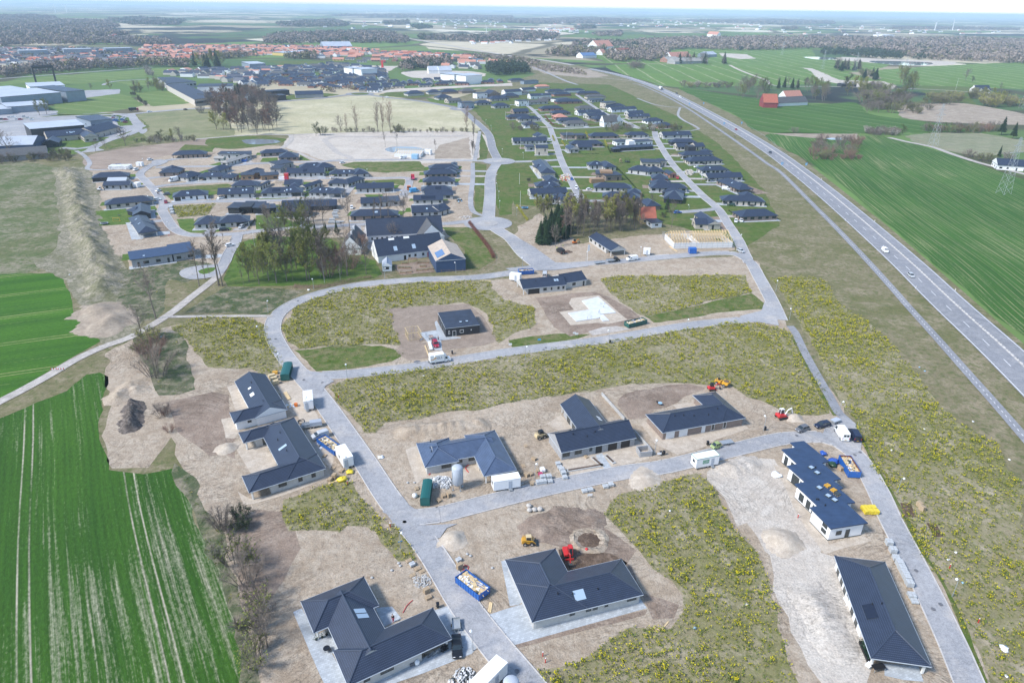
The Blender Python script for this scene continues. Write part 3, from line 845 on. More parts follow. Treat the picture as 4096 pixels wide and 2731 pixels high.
lane('edge_line',-WH,-WH+.22,'paint',.192)
lane('edge_line',WH-.22,WH,'paint',.192)
MED=-WH+4.9
lane('median_strip',MED-.1,MED+.9,'cobble',.188)
def dashes(NM,ps,off,ln,gap,w,z,cat=None):
 m=MB()
 d=0
 for a,b in zip(ps[:-1],ps[1:]):
  L=(b-a).length
  if L<1e-6:continue
  t=(b-a)/L
  nn=V3((t.y,-t.x,0))
  s=-d
  while s<L:
   e=min(L,s+ln);q=max(0,s)
   if e>q:
    c=[a+t*q+nn*(off-w/2),a+t*e+nn*(off-w/2),a+t*e+nn*(off+w/2),a+t*q+nn*(off+w/2)]
    m.face([(p.x,p.y,z)for p in c][::-1])
   s+=ln+gap
  d=(d+L)%(ln+gap)
 o=m.build(NM,MT.paint);o['kind']='structure'
 return o
dashes('lane_markings',hw_c,MED+4.6,5,10,.2,.193)
dashes('path_markings',cyc,0,1,1.4,.16,.10+.0015*len(ROADS)+.01)
m=MB()
for i,a in enumerate(hw_c[:-1]):
 b=hw_c[i+1];t=(b-a);L=t.length;t.normalize();nn=V3((t.y,-t.x,0))
 k=0
 while k<L:
  p=a+t*k+nn*(MED+.4)
  m.box((p.x,p.y,.18+.17),(1.4,.5,.34),rz=atan2(t.y,t.x),bottom=0,taper=.7)
  k+=2.6
tag(m.build('median_blocks',MT.kerb),KD='structure')
road('highway','B 1330,345 1400,355 1600,390 2000,460 2351,518 C 300,557 560,600',13,'gpath',0,z=.155)
for SX,ri,ro,im in(('F 2130,905',5.2,12.5,'cobble'),('F 2230,335',4.6,12,'cobble'),('B 1885,1003',5,13,'gpath'),('B 955,865',11,18,'lawnr')):
 c=pts(SX)[0]
 disc('roundabout',c,ro,'asd' if im!='cobble' else 'asp',.166+.0007*ri)
 disc('roundabout_island',c,ri,im,.17,.12)
 if im=='cobble':disc('island_centre',c,ri*.28,'gpath',.29,.05)
G('junction','J 420,835 500,885 640,900 660,950 720,975 640,1020 600,1090 520,1010 430,960 360,900','asp',.1776)
G('junction','Q 1650,1240 1860,1230 1920,1310 R 80,1345 180,1352 300,1340 320,1450 200,1470 100,1500 N 1850,110 1750,150 1690,240 1600,260 1400,100 Q 1680,1380','asp',.1792)
G('junction','G 60,1040 200,1120 400,1265 700,1270 700,1300 400,1335 0,1345 -60,1320 200,1290','asp',.1808)
G('junction','L -260,380 -60,330 -30,240 60,300 100,470 -60,440 -200,430','asp',.1824)
G('junction','T 500,320 520,260 640,170 735,165 800,215 860,380 850,480 760,500 640,420','asp',.1840)
G('turning_circle','E 1645,1365 1700,1320 1850,1290 1980,1285 2100,1240 2080,1330 1990,1390 1800,1420 1700,1410','asp',.1856,0,1,2)
G('island','E 1820,1345 1900,1315 1980,1310 1960,1345 1870,1375','lawn',.1872,0,1,2)
G('turning_circle','E 1400,330 1480,320 1540,340 1440,380 1400,370','asp',.1888,0,1,2)
kb=MB()
RA=[(np.array([(p.x,p.y)for p in ps]),w)for ps,w,k,z in ROADS]
JN=[o for o in COL.objects if o.name.split('.')[0]in('junction','turning_circle','roundabout')]
JB=[]
for o in JN:
 P=np.array([v.co[:2]for v in o.data.vertices]);JB.append(P)
def inside(P,x,y):
 a,b=P,np.roll(P,-1,0)
 c=((a[:,1]>y)!=(b[:,1]>y))
 xi=(b[:,0]-a[:,0])*(y-a[:,1])/(b[:,1]-a[:,1]+1e-12)+a[:,0]
 return bool((c&(x<xi)).sum()%2)
def on_road(x,y,skip=-1,margin=0):
 for j,(P,w)in enumerate(RA):
  if j==skip:continue
  if((P[:,0]-x)**2+(P[:,1]-y)**2).min()<(w/2+margin)**2+1.6:return 1
 return any(inside(P,x,y)for P in JB)
for i,(ps,w,k,z)in enumerate(ROADS):
 if not k:continue
 for s in PM:
  for a,b in zip(ps[:-1],ps[1:]):
   t=(b-a).normalized();nn=V3((-t.y,t.x,0))*s*(w/2+.08)
   c=(a+b)/2+nn
   if c.y>700 or on_road(c.x,c.y,i):continue
   kb.box((c.x,c.y,z/2+.06),((b-a).length+.05,.2,z+.12),rz=atan2(t.y,t.x),bottom=0)
tag(kb.build('kerbs',MT.kerb),KD='structure')
def mound(NM,SX,h,w,mat,KD='structure',LB=None,cat=None,rough=.25,SD=1,n=None):
 ps=catmull(pts(SX)if isinstance(SX,str)else SX,2)
 if len(ps)==1:ps=[ps[0],ps[0]+V3((.1,0,0))]
 A=np.array([(p.x,p.y)for p in ps])
 lo,hi=A.min(0)-w*1.05,A.max(0)+w*1.05
 st=max(.35,w/10)
 nx,ny=int((hi[0]-lo[0])/st)+2,int((hi[1]-lo[1])/st)+2
 X,Y=np.meshgrid(lo[0]+np.arange(nx)*st,lo[1]+np.arange(ny)*st)
 D=np.full(X.shape,1e9)
 for p in A:D=np.minimum(D,np.hypot(X-p[0],Y-p[1]))
 rs=np.random.RandomState(SD)
 nse=np.zeros(X.shape)
 for k in(1,2,4,8):
  a,b,c,d=rs.rand(4)*6.28
  nse+=(np.sin(X*k*.35/max(w/5,.5)+a+np.sin(Y*k*.3+b))*np.sin(Y*k*.4/max(w/5,.5)+c+np.sin(X*k*.27+d)))/k
 q=np.clip(1-(D/w)*(1+.18*nse),0,1)
 Z=h*(q*q*(3-2*q))*(1+rough*nse)+rs.randn(*X.shape)*.02*h*(q>0)
 Z=np.where(q>.005,np.maximum(Z,0)+.045,-.3)
 Vv=np.stack([X.ravel(),Y.ravel(),Z.ravel()],1)
 i,j=np.meshgrid(np.arange(nx-1),np.arange(ny-1))
 a=(j*nx+i).ravel()
 F4=np.stack([a,a+1,a+nx+1,a+nx],1)
 keep=(Z.ravel()[F4]>-.2).any(1)
 F4=F4[keep]
 used=np.unique(F4);mp=np.zeros(len(Vv),int);mp[used]=np.arange(len(used))
 o=np_mesh(NM,Vv[used],mp[F4],MT[mat])
 o.data.polygons.foreach_set('use_smooth',[1]*len(o.data.polygons))
 return tag(o,LB,cat,KD=KD)
mound('earth_bank','E 600,420 690,520 690,640 720,760 760,900 800,1010 880,1200 940,1350 I 950,150',2.4,8,'bankm',rough=.6)
mound('earth_bank','I 900,330 1050,420 950,480',1.8,8,'reed',rough=.4,SD=3)
mound('earth_bank','R 30,640 250,620 500,600 650,580',1.6,4.5,'soil',rough=.35,SD=4)
mound('earth_bank','P 400,800 520,1000 600,1200',.9,4.5,'pale',rough=.4,SD=5)
mound('earth_bank','I 1080,1130 1220,1010 1250,1060',1.2,4,'soil',rough=.4,SD=6)
mound('earth_bank','S 1100,980 1250,940',1,4,'pale',rough=.4,SD=7)
mound('earth_bank','O 250,150 450,60 700,80',.8,4.5,'bso',rough=.5,SD=8)
HEAP=[]
for i,(sp,h,w,mt,lb)in enumerate((('T 130,1300',1.7,4.6,'gv','large round heap of sand by the stepped white house'),('N 1810,255',1.3,3.3,'gv','round heap of sand by the road junction opposite the lamp'),('Q 250,790',1.1,2.9,'gv','pale sand heap behind the dark-roofed house with the courtyard'),('T 240,165',1.3,2.6,'gv','sand heap under the arm of the white excavator'),('S 300,1070',1,4.4,'gv','low wide sand heap spilling onto the kerb near the letter-marked wagon'),('F 190,540',2.2,5,'soil','soil heap behind the red container in the western estate'),('G 510,1165',.8,2,'dugsoil','small dark soil heap by the black van'),('P 640,1330',.01,.5,'soil',None))):
 if lb:mound('sand_heap' if mt=='gv' else 'soil_heap',sp,h,w,mt,'thing',lb,'heap',.12,20+i)
c=pts('O 705,255')[0]
m=MB();N=28
rg=[(4.2,.05),(3.7,.25),(3.2,.4),(2.8,.25),(2.3,.06)]
rr=RND(5)
ang=[[(r*(1+rr.u(-.09,.09)),z*(1+rr.u(-.2,.2)))for r,z in rg]for _ in range(N)]
for i in range(N):
 a0,a1=2*pi*i/N,2*pi*(i+1)/N
 for k in range(len(rg)-1):
  q=[]
  for a,kk,ii in((a0,k,i),(a0,k+1,i),(a1,k+1,(i+1)%N),(a1,k,(i+1)%N)):
   r,z=ang[ii][kk]
   q.append((c.x+r*cos(a),c.y+r*sin(a),z))
  m.face(q[::-1],0)
 r0,z0=ang[i][-1];r1,z1=ang[(i+1)%N][-1]
 m.face([(c.x,c.y,.06),(c.x+r0*cos(a0),c.y+r0*sin(a0),z0),(c.x+r1*cos(a1),c.y+r1*sin(a1),z1)],1)
tag(m.build('dug_pit',[MT.soil,MT.dugsoil]),KD='structure')
# houses
EAVE=2.55
WIN={}
HOUSES={}
def win_mesh(w,h,white,k):
 key=(round(w,1),round(h,1),white,k)
 if key not in WIN:
  a=MB()
  if k=='frame':
   t=.09
   for c,d in(((0,0,h/2-t/2),(w,.08,t)),((0,0,-h/2+t/2),(w,.08,t)),((-w/2+t/2,0,0),(t,.08,h-2*t)),((w/2-t/2,0,0),(t,.08,h-2*t))):a.box(c,d)
   if w>1.5:a.box((0,0,0),(.06,.07,h-2*t))
   WIN[key]=a.mesh('window',MT['framew' if white else 'frame'])
  elif k=='solid':
   a.box((0,0,0),(w,.06,h));WIN[key]=a.mesh('window',MT.glass)
  elif k=='door':
   a.box((0,0,0),(w,.08,h));WIN[key]=a.mesh('door',MT['framew' if white else 'gd'])
  elif k=='garage':
   a.box((0,0,0),(w,.06,h));WIN[key]=a.mesh('garage_door',MT['framew' if white else 'gd'])
  elif k=='pane':
   a.box((0,0,0),(w-.17,.03,h-.17));WIN[key]=a.mesh('pane',MT.glass)
 return WIN[key]
def put(NM,me,PA,loc,rz):
 o=BD.objects.new(NM,me)
 o.location=loc;o.rotation_euler=rz if isinstance(rz,tuple)else(0,0,rz)
 return link(o,PA)
class Wing:
 def __init__(s,c,SX,ez):
  x1,y1,x2,y2,dep=SX[:5]
  o=SX[5]if len(SX)>5 else ''
  s.o=o
  p1,p2=c(x1,y1,ez),c(x2,y2,ez)
  e=p2-p1;L=e.length;e.normalize()
  n=V3((-e.y,e.x,0))
  if isinstance(dep,tuple):
   d=(c(dep[0],dep[1],ez)-p1).dot(n)
   if d<0:n,d=-n,-d
  else:
   d=dep*1.1
   if n.dot(p1-CAMP)<0:n=-n
  s.frame(p1,e,n,L,d,'y' in o)
  s.h0,s.h1='g' not in o and '0' not in o,'g' not in o and '1' not in o
  s.flat='f' in o
 def frame(s,p,e,n,L,d,ydir):
  ex=[0,0]
  for ch in s.o.split(';')[1:]:
   if ch.startswith('a'):ex[0]=float(ch[1:])
   if ch.startswith('b'):ex[1]=float(ch[1:])
  if ydir:
   s.c=p+e*L/2+n*d/2
   s.a,s.b=n,e
   s.hl,s.hw=d/2,L/2
  else:
   s.c=p+e*L/2+n*d/2
   s.a,s.b=e,n
   s.hl,s.hw=L/2,d/2
  s.c=s.c+s.a*(ex[1]-ex[0])/2
  s.hl+=(ex[0]+ex[1])/2
 def pt(s,x,y,z):
  q=s.c+s.a*x+s.b*y
  return V3((q.x,q.y,z))
 def contains(s,p,m=0):
  d=p-s.c
  return abs(d.dot(s.a))<s.hl+m and abs(d.dot(s.b))<s.hw+m
def roof_wing(m,w,ez,PT,BS,th=.22,k=0):
 z=ez+.003*k
 rise=w.hw*tan(PT)
 P=lambda x,y,zz:w.pt(x,y,zz)-BS
 hl,hw=w.hl,w.hw
 if w.flat:
  q=[(-hl,-hw),(hl,-hw),(hl,hw),(-hl,hw)]
  t=tan(R(2))
  zz=[z+th,z+th,z+th+t*hw,z+th+t*hw]
  m.face([P(x,y,k2)for(x,y),k2 in zip(q,zz)]if(w.a.cross(w.b)).z>0 else[P(x,y,k2)for(x,y),k2 in zip(q,zz)][::-1],0)
  for i in range(4):
   j=(i+1)%4
   f=[P(*q[i],z),P(*q[j],z),P(*q[j],zz[j]),P(*q[i],zz[i])]
   m.face(f if(w.a.cross(w.b)).z>0 else f[::-1],1)
  f=[P(x,y,z)for x,y in q]
  m.face(f[::-1]if(w.a.cross(w.b)).z>0 else f,1)
  return
 i0=min(hw,hl*.98)if w.h0 else 0
 i1=min(hw,hl*.98)if w.h1 else 0
 r0,r1=(-hl+i0,0),(hl-i1,0)
 zr=z+rise
 flip=(w.a.cross(w.b)).z<0
 A,B,Cc,D=(-hl,-hw),(hl,-hw),(hl,hw),(-hl,hw)
 F=[]
 up=lambda p:P(*p,z)
 F.append(([up(A),up(B),P(*r1,zr),P(*r0,zr)],0))
 F.append(([up(Cc),up(D),P(*r0,zr),P(*r1,zr)],0))
 F.append(([up(B),up(Cc),P(*r1,zr)],0 if w.h1 else 2))
 F.append(([up(D),up(A),P(*r0,zr)],0 if w.h0 else 2))
 lo=lambda p:P(*p,z-th)
 for a,b in((A,B),(B,Cc),(Cc,D),(D,A)):
  F.append(([lo(a),lo(b),up(b),up(a)],1))
 F.append(([lo(A),lo(D),lo(Cc),lo(B)],1))
 for f,mi in F:
  m.face(f[::-1]if flip else f,mi)
 if w.o.find('k')>=0 or CAPS[0]:
  cp=CAPS[1]
  cp.tube(P(*r0,zr+.03),P(*r1,zr+.03),.13,n=6)
  if w.h0:
   for q in(A,D):cp.tube(P(*q,z+.03),P(*r0,zr+.03),.12,n=6)
  if w.h1:
   for q in(B,Cc):cp.tube(P(*q,z+.03),P(*r1,zr+.03),.12,n=6)
  gt=CAPS[2]
  for a,b in((A,B),(B,Cc),(Cc,D),(D,A)):
   mid=w.pt((a[0]+b[0])/2,(a[1]+b[1])/2,z)
   gt.tube(P(*a,z-.06),P(*b,z-.06),.075,n=6)
CAPS=[None,None,None]
PLOTS=[]
def house(short,LB,CP,wings,wall='lg',roof='roof',EV=EAVE,PT=25,over=.5,near=0,cat='house',win=1,GP=None,NM='house',white=0,OP=(),winh=1.25,rng=None,sky_=0,garage=0,solar=0,chimney=0,wall_eave=None,gable=None,vents=0):
 c=CR[CP]
 rng=rng or RND(sum(map(ord,short)))
 ws=[Wing(c,w,EV)for w in wings]
 BS=ws[0].c.copy();BS.z=0
 dist=(BS-CAMP).length
 RT=TH(NM,LB,cat,BS,0,GP)
 HOUSES[short]=BS
 rm=MB()
 detail=near or dist<330
 if detail:CAPS[:]=[1,MB(),MB()]
 else:CAPS[:]=[None,None,None]
 for k,w in enumerate(ws):roof_wing(rm,w,EV,R(PT),BS,k=k)
 wm=MT[wall]
 rf=rm.build('roof',[MT[roof],MT.gutter if near else MT.frame,MT[gable or wall]],RT,uv=1)
 if detail:
  if CAPS[1].v:CAPS[1].build('ridge_capping',MT[roof],rf)
  if CAPS[2].v:CAPS[2].build('gutter',MT.gutter,rf)
 if cat=='house' and not near and dist<800:PLOTS.append((ws[0],OP))
 m=MB()
 rects=[]
 posts=[]
 for k,w in enumerate(ws):
  x0,x1=-w.hl+(over if w.h0 or w.flat else .25),w.hl-(over if w.h1 or w.flat else .25)
  y0,y1=-w.hw+over,w.hw-over
  for op in OP:
   if op[0]==k:
    if op[1]==0:
     for yy in(y0,y1):posts.append(w.pt(x0+.2,yy+(.2 if yy<0 else-.2),0)-BS)
     x0+=op[2]
    else:
     for yy in(y0,y1):posts.append(w.pt(x1-.2,yy+(.2 if yy<0 else-.2),0)-BS)
     x1-=op[2]
  rects.append((x0,x1,y0,y1))
  q=[w.pt(x,y,0)-BS for x,y in((x0,y0),(x1,y0),(x1,y1),(x0,y1))]
  if(w.a.cross(w.b)).z<0:q=q[::-1]
  zt=EV-.10-.004*k
  for i in range(4):
   a,b=q[i],q[(i+1)%4]
   m.face([(a.x,a.y,0),(b.x,b.y,0),(b.x,b.y,zt),(a.x,a.y,zt)],0)
  m.face([(a.x,a.y,zt-.02)for a in q],0)
 m.build('wall',wm,RT,uv=1)
 for p in posts:
  t=MB();t.box((p.x,p.y,EV/2-.06),(.35,.35,EV-.12));t.build('column',MT.post if wall in('white','lg','grey')else wm,RT,uv=1)
 n=0
 if win and dist<900:
  for k,w in enumerate(ws):
   x0,x1,y0,y1=rects[k]
   for axis,sgn in(('a',1),('a',-1),('b',1),('b',-1)):
    nrm=(w.a if axis=='a' else w.b)*sgn
    mid=w.pt(x1 if sgn>0 else x0,0,0)if axis=='a' else w.pt(0,y1 if sgn>0 else y0,0)
    v=(CAMP-mid);v.z=0
    if v.normalized().dot(nrm)<.12:continue
    lo,hi=(y0,y1)if axis=='a' else(x0,x1)
    ln=hi-lo
    if ln<3:continue
    cnt=max(1,int(ln/rng.u(3,4.2)))
    if dist>600:cnt=min(cnt,4)
    gar=garage and k==0 and axis=='b'
    for i in range(cnt):
     f=lo+ln*(i+.5+rng.u(-.12,.12))/cnt
     pp=w.pt(mid_x(x0,x1,sgn),f,0)if axis=='a' else w.pt(f,y1 if sgn>0 else y0,0)
     if any(j!=k and ws[j].contains(pp,-over+.2)for j in range(len(ws))):continue
     KD=rng.random()
     isg=gar and((garage<0 and i==0)or(garage>0 and i==cnt-1))
     if isg:wd,ht,zc,nm=4.6,2.1,1.06,'garage'
     elif KD<.16:wd,ht,zc,nm=1,2.1,1.06,'door'
     elif KD<.42:wd,ht,zc,nm=.9,2.05,1.05,'frame'
     else:wd,ht,zc,nm=rng.choice((.9,1.3,1.8,2.2)),winh,1.5,'frame'
     if EV>4:zc+=rng.choice((0,2.7))if nm=='frame' else 0
     wd=min(wd,ln/cnt*.85)
     rz=atan2(nrm.y,nrm.x)+pi/2
     loc=pp-BS+nrm*.03;loc.z=zc
     if nm in('garage','door'):
      put('garage_door' if nm=='garage' else 'door',win_mesh(wd,ht,white,nm),RT,loc,rz)
     elif dist<520:
      f_=put('window',win_mesh(wd,ht,white,'frame'),RT,loc,rz)
      put('pane',win_mesh(wd,ht,0,'pane'),f_,(0,0,0),0)
     else:
      put('window',win_mesh(wd,ht,0,'solid'),RT,loc,rz)
     n+=1
 w=ws[0]
 sg=-1 if(w.pt(0,-w.hw,0)-CAMP).length<(w.pt(0,w.hw,0)-CAMP).length else 1
 tp=tan(R(PT))if not w.flat else 0
 def slab(nm,x,f,wx,wy,mat,lift=.08,th=.08,wing=w,side=None):
  s_=sg if side is None else side
  yc=s_*wing.hw*(1-f)
  q=MB()
  cs=[]
  dy=wy/2*cos(R(PT)if not wing.flat else 0)
  for ax,ay in((-wx/2,-dy),(wx/2,-dy),(wx/2,dy),(-wx/2,dy)):
   y=yc+ay
   z=EV+((wing.hw-abs(y))*tp if not wing.flat else .25+.035*(y+wing.hw))+lift
   cs.append(wing.pt(x+ax,y,z)-BS)
  if(cs[1]-cs[0]).cross(cs[2]-cs[0]).z<0:cs=cs[::-1]
  dn=V3((0,0,-th-lift))
  q.face(cs,0)
  for i in range(4):q.face([cs[i]+dn,cs[(i+1)%4]+dn,cs[(i+1)%4],cs[i]],1)
  return q.build(nm,[MT[mat],MT.frame],RT)
 for i in range(sky_):
  slab('rooflight',rng.u(-.35,.35)*w.hl+i*1.2,rng.u(.45,.6),.85,1.3,'sg')
 if solar:
  slab('solar_panel',rng.u(-.3,.3)*w.hl,.5,solar,2.6,'solar',.1)
 for i in range(vents):
  x=rng.u(-.6,.6)*w.hl;f=rng.u(.5,.85)
  p=w.pt(x,sg*w.hw*(1-f),EV+w.hw*f*tp)-BS
  q=MB();q.tube(p-V3((0,0,.2)),p+V3((0,0,.4)),.09,n=6);q.tube(p+V3((0,0,.4)),p+V3((0,0,.5)),.14,n=6)
  KB(q,'roof_vent','gd',RT)
 for i in range(chimney):
  x=(-.5+i*.8)*w.hl
  p=w.pt(x,0,EV+w.hw*tp+.3)-BS
  q=MB();q.box((p.x,p.y,p.z),(.7,.7,2));KB(q,'chimney','white',RT)
 return RT,ws,rects,BS,slab
def mid_x(x0,x1,s):return x1 if s>0 else x0
def WI(RT,BS,w,rect,axis,sgn,f,wd,ht,zc,KD,white=0,off=.03):
 x0,x1,y0,y1=rect
 nrm=(w.a if axis=='a' else w.b)*sgn
 p=w.pt(x1 if sgn>0 else x0,y0+(y1-y0)*f,0)if axis=='a' else w.pt(x0+(x1-x0)*f,y1 if sgn>0 else y0,0)
 loc=p-BS+nrm*off;loc.z=zc
 rz=atan2(nrm.y,nrm.x)+pi/2
 if KD=='window':
  a=put('window',win_mesh(wd,ht,white,'frame'),RT,loc,rz)
  put('pane',win_mesh(wd,ht,0,'pane'),a,(0,0,0),0)
  return a
 return put({'garage':'garage_door','door':'door'}[KD],win_mesh(wd,ht,white,KD),RT,loc,rz)
def FC(w):
 return-1 if(w.pt(0,-w.hw,0)-CAMP).length<(w.pt(0,w.hw,0)-CAMP).length else 1
# the houses nearest the camera, each with its own plan
RT,ws,rc,BS,slab=house('villa','large dark-tiled house of three joined wings with grey paving, black saloon parked beside it','N',[(530,1108,1133,855,(400,822)),(750,1245,1175,1055,(660,1060),'yg;a5;b5.2'),(845,1600,1800,1160,(655,1293))],'lg',near=1,win=0,OP=((0,0,2.6),(2,1,5)),vents=0)
s2=FC(ws[2])
for f,wd,ht in((.02,1.2,.9),(.22,1.1,.9),(.5,2.3,1)):WI(RT,BS,ws[2],rc[2],'b',s2,f,wd,ht,1.6,'window')
for f in(.35,.7):WI(RT,BS,ws[1],rc[1],'b',FC(ws[1]),f,1.6,2.1,1.06,'window')
WI(RT,BS,ws[0],rc[0],'b',FC(ws[0]),.3,2.2,2.1,1.06,'window')
sgn1=1 if(ws[1].pt(0,1,0)-ws[1].pt(0,-1,0)).x>0 else-1
slab('rooflight',.6,.62,1.1,2.2,'sg',wing=ws[1],side=sgn1)
slab('rooflight',1.9,.62,1.1,2.2,'sg',wing=ws[1],side=sgn1)
RT,ws,rc,BS,slab=house('corner house','dark hipped house in an L shape with pale brick walls by the dug pit','O',[(185,1010,1210,755,(1000,428)),(-64,436,185,1010,(400,335),'')],'lg',near=1,win=0,OP=((0,0,4.8),),vents=3)
s0=FC(ws[0])
for f,wd,ht in((.16,1,.9),(.36,1,.9),(.44,1,.9),(.58,.7,.8),(.90,1.9,.9)):WI(RT,BS,ws[0],rc[0],'b',s0,f,wd,ht,1.65,'window')
slab('rooflight',-1,.5,2.1,1.9,'sg')
RT,ws,rc,BS,slab=house('white hip house','long dark hipped house with white walls and a solar panel by the lower right street','P',[(608,398,945,1340,(1075,455))],'white',near=1,win=0,OP=((0,1,6.2),),vents=0)
w=ws[0];sL=1 if(w.pt(0,w.hw,0)-w.pt(0,-w.hw,0)).x<0 else-1
for f in(.12,.27,.4,.52,.7,.85):WI(RT,BS,w,rc[0],'b',sL,f,1.3,2,1.1,'window')
ea=1 if(w.pt(w.hl,0,0)-CAMP).length<(w.pt(-w.hl,0,0)-CAMP).length else-1
WI(RT,BS,w,rc[0],'a',ea,.3,2.2,2.1,1.06,'garage')
slab('solar_panel',w.hl*.22*ea,.48,3.3,2,'solar',.1,side=sL)
for x,f in((.1,.62),(.12,.92)):
 p=w.pt(w.hl*x*ea,sL*w.hw*(1-f),EAVE+w.hw*f*tan(R(25)))-BS
 q=MB();q.tube(p-V3((0,0,.2)),p+V3((0,0,.4)),.1,n=6);KB(q,'roof_vent','gd',RT)
RT,ws,rc,BS,slab=house('courtyard house','dark-tiled house round an open courtyard by the white trailers','Q',[(865,503,1158,970,(585,690),''),(400,738,585,685,(350,645),';b4'),(450,1195,1158,970,(378,1045),'')],'lg',near=1,win=0,OP=((1,0,2.5),(2,0,4.2)),vents=3)
for f,wd,ht in((.22,1.9,.9),(.55,1,1.3),(.8,1,1.3)):WI(RT,BS,ws[2],rc[2],'b',FC(ws[2]),f,wd,ht,1.5,'window')
WI(RT,BS,ws[1],rc[1],'b',FC(ws[1]),.6,3.4,2.1,1.06,'window')
sL=1 if(ws[0].pt(0,ws[0].hw,0)-ws[0].pt(0,-ws[0].hw,0)).x<0 else-1
for f in(.3,.6):WI(RT,BS,ws[0],rc[0],'b',sL,f,2.4,2.1,1.06,'window')
slab('rooflight',1,.55,.9,2.2,'sg',side=sL)
RT,ws,rc,BS,slab=house('teal door house','dark-tiled house with white walls and teal door panels by the green container','Q',[(600,105,805,430,(318,175),'g;b0;a0'),(315,558,805,430,(268,460),'')],'white',near=1,win=0,OP=(),vents=2)
s1=FC(ws[1])
WI(RT,BS,ws[1],rc[1],'b',s1,.26,1.2,.9,1.7,'window',1)
for f in(.55,.74):
 WI(RT,BS,ws[1],rc[1],'b',s1,f,.9,2.2,1.1,'door').data=MB().box((0,0,0),(.9,.08,2.2)).mesh('door',MT.teal)
sL=1 if(ws[0].pt(0,ws[0].hw,0)-ws[0].pt(0,-ws[0].hw,0)).x<0 else-1
slab('rooflight',.5,.5,1.7,1.2,'framew',side=sL);slab('rooflight',-3.2,.55,.9,.9,'framew',side=sL)
RT,ws,rc,BS,slab=house('blue roof house','house with blue-grey tiled hip roofs behind the tall silo','R',[(95,742,175,962,(480,885),''),(1018,985,815,620,(715,1042),''),(480,885,630,858,(400,715),'g;a5.5;b5.5')],'lg','roofb',near=1,win=0,OP=((1,0,5.2),),vents=3)
for f in(.2,.75):WI(RT,BS,ws[2],rc[2],'b',FC(ws[2]),f*.4+.3,1.7,1.1,1.6,'window')
e0=1 if(ws[0].pt(ws[0].hl,0,0)-CAMP).length<(ws[0].pt(-ws[0].hl,0,0)-CAMP).length else-1
WI(RT,BS,ws[0],rc[0],'a',e0,.65,2.4,1.1,1.5,'window')
RT,ws,rc,BS,slab=house('gabled brick house','grey brick house with steep gables, two black garage doors and raised planting beds','R',[(1428,828,2118,690,(1318,645),'g'),(1415,380,1570,605,(1675,330),'g;b5')],'grey',near=1,win=0,PT=30,over=.35,OP=((1,0,1.8),),vents=3)
s0=FC(ws[0])
sw=1 if(ws[0].pt(1,0,0)-ws[0].pt(-1,0,0)).x>0 else-1
for f,wd,ht,zc,k in((.06,1.9,1.2,1.5,'window'),(.22,1.9,1.2,1.5,'window'),(.39,.8,1.1,1.6,'window'),(.5,1.7,2.2,1.1,'door'),(.69,2.5,2.1,1.06,'garage'),(.87,2.5,2.1,1.06,'garage')):
 WI(RT,BS,ws[0],rc[0],'b',s0,f if sw>0 else 1-f,wd,ht,zc,k)
sL=1 if(ws[1].pt(0,1,0)-ws[1].pt(0,-1,0)).x<0 else-1
for f in(.25,.5,.75):WI(RT,BS,ws[1],rc[1],'b',sL,f,2.2,2.2,1.1,'window')
slab('rooflight',2,.45,.8,1.4,'framew',wing=ws[1],side=-sL);slab('rooflight',3.1,.45,.8,1.4,'framew',wing=ws[1],side=-sL)
slab('solar_panel',-ws[0].hl*.5*sw,.6,6.5,2,'solar',.1,side=-s0)
RT,ws,rc,BS,slab=house('brown brick house','brown brick house with a wide dark hip roof and two white garage doors','S',[(465,645,1230,508,(303,475),''),(950,265,1230,508,(740,300),'')],'brown',near=1,win=0,vents=5)
s0=FC(ws[0]);sw=1 if(ws[0].pt(1,0,0)-ws[0].pt(-1,0,0)).x>0 else-1
for f,wd,ht,zc,k,wh in((.09,2.5,2.1,1.06,'garage',1),(.25,2.5,2.1,1.06,'garage',1),(.5,1.1,2.1,1.06,'door',1),(.62,.95,2,1.2,'window',1),(.77,.95,2,1.2,'window',1)):
 WI(RT,BS,ws[0],rc[0],'b',s0,f if sw>0 else 1-f,wd,ht,zc,k,wh)
RP=[(205,388),(330,373),(565,560),(497,575),(672,722),(600,735),(692,805),(658,815),(803,937),(722,947),(918,1125),(578,1178),(385,982),(458,968),(245,767),(342,748),(175,600),(272,583),(125,450),(255,432)]
zt=3.7
P3=[CR['T'](x,y,zt)for x,y in RP]
BS=sum(P3,V3())/len(P3);BS.z=0
RT=TH('house','long white house with a stepped flat dark roof and square rooflights','house',BS)
HOUSES['stepped house']=BS
q2=[(p.x-BS.x,p.y-BS.y)for p in P3]
m=MB();m.prism(q2,zt-.28,zt,0,1)
rf=m.build('roof',[MT.feltb],RT,uv=1)
ar=sum(q2[i-1][0]*q2[i][1]-q2[i][0]*q2[i-1][1]for i in range(len(q2)))
ins=[]
for i in range(len(q2)):
 a,b,c=V3(q2[i-1]),V3(q2[i]),V3(q2[(i+1)%len(q2)])
 n1=(b-a).normalized();n2=(c-b).normalized()
 s_=1 if ar>0 else-1
 n1=V3((-n1.y,n1.x))*s_;n2=V3((-n2.y,n2.x))*s_
 ins.append(tuple(b+(n1+n2)*(.45/max(.4,1+n1.dot(n2)))))
m=MB();m.prism(ins,0,zt-.3,0);KC(m,'wall','white',RT)
m=MB();m.prism([tuple(V3(p)*1.006)for p in ins],0,.18,0);KB(m,'plinth','frame',RT)
for x,y in((398,618),(452,665),(472,803),(553,877),(612,915)):
 p=CR['T'](x,y,zt+.1)-BS
 q=MB();q.box((p.x,p.y,zt+.08),(1.15,1.15,.3),1,rz=.55);q.box((p.x,p.y,zt+.25),(.95,.95,.06),0,rz=.55)
 q.build('rooflight',[MT.sg,MT.frame],RT)
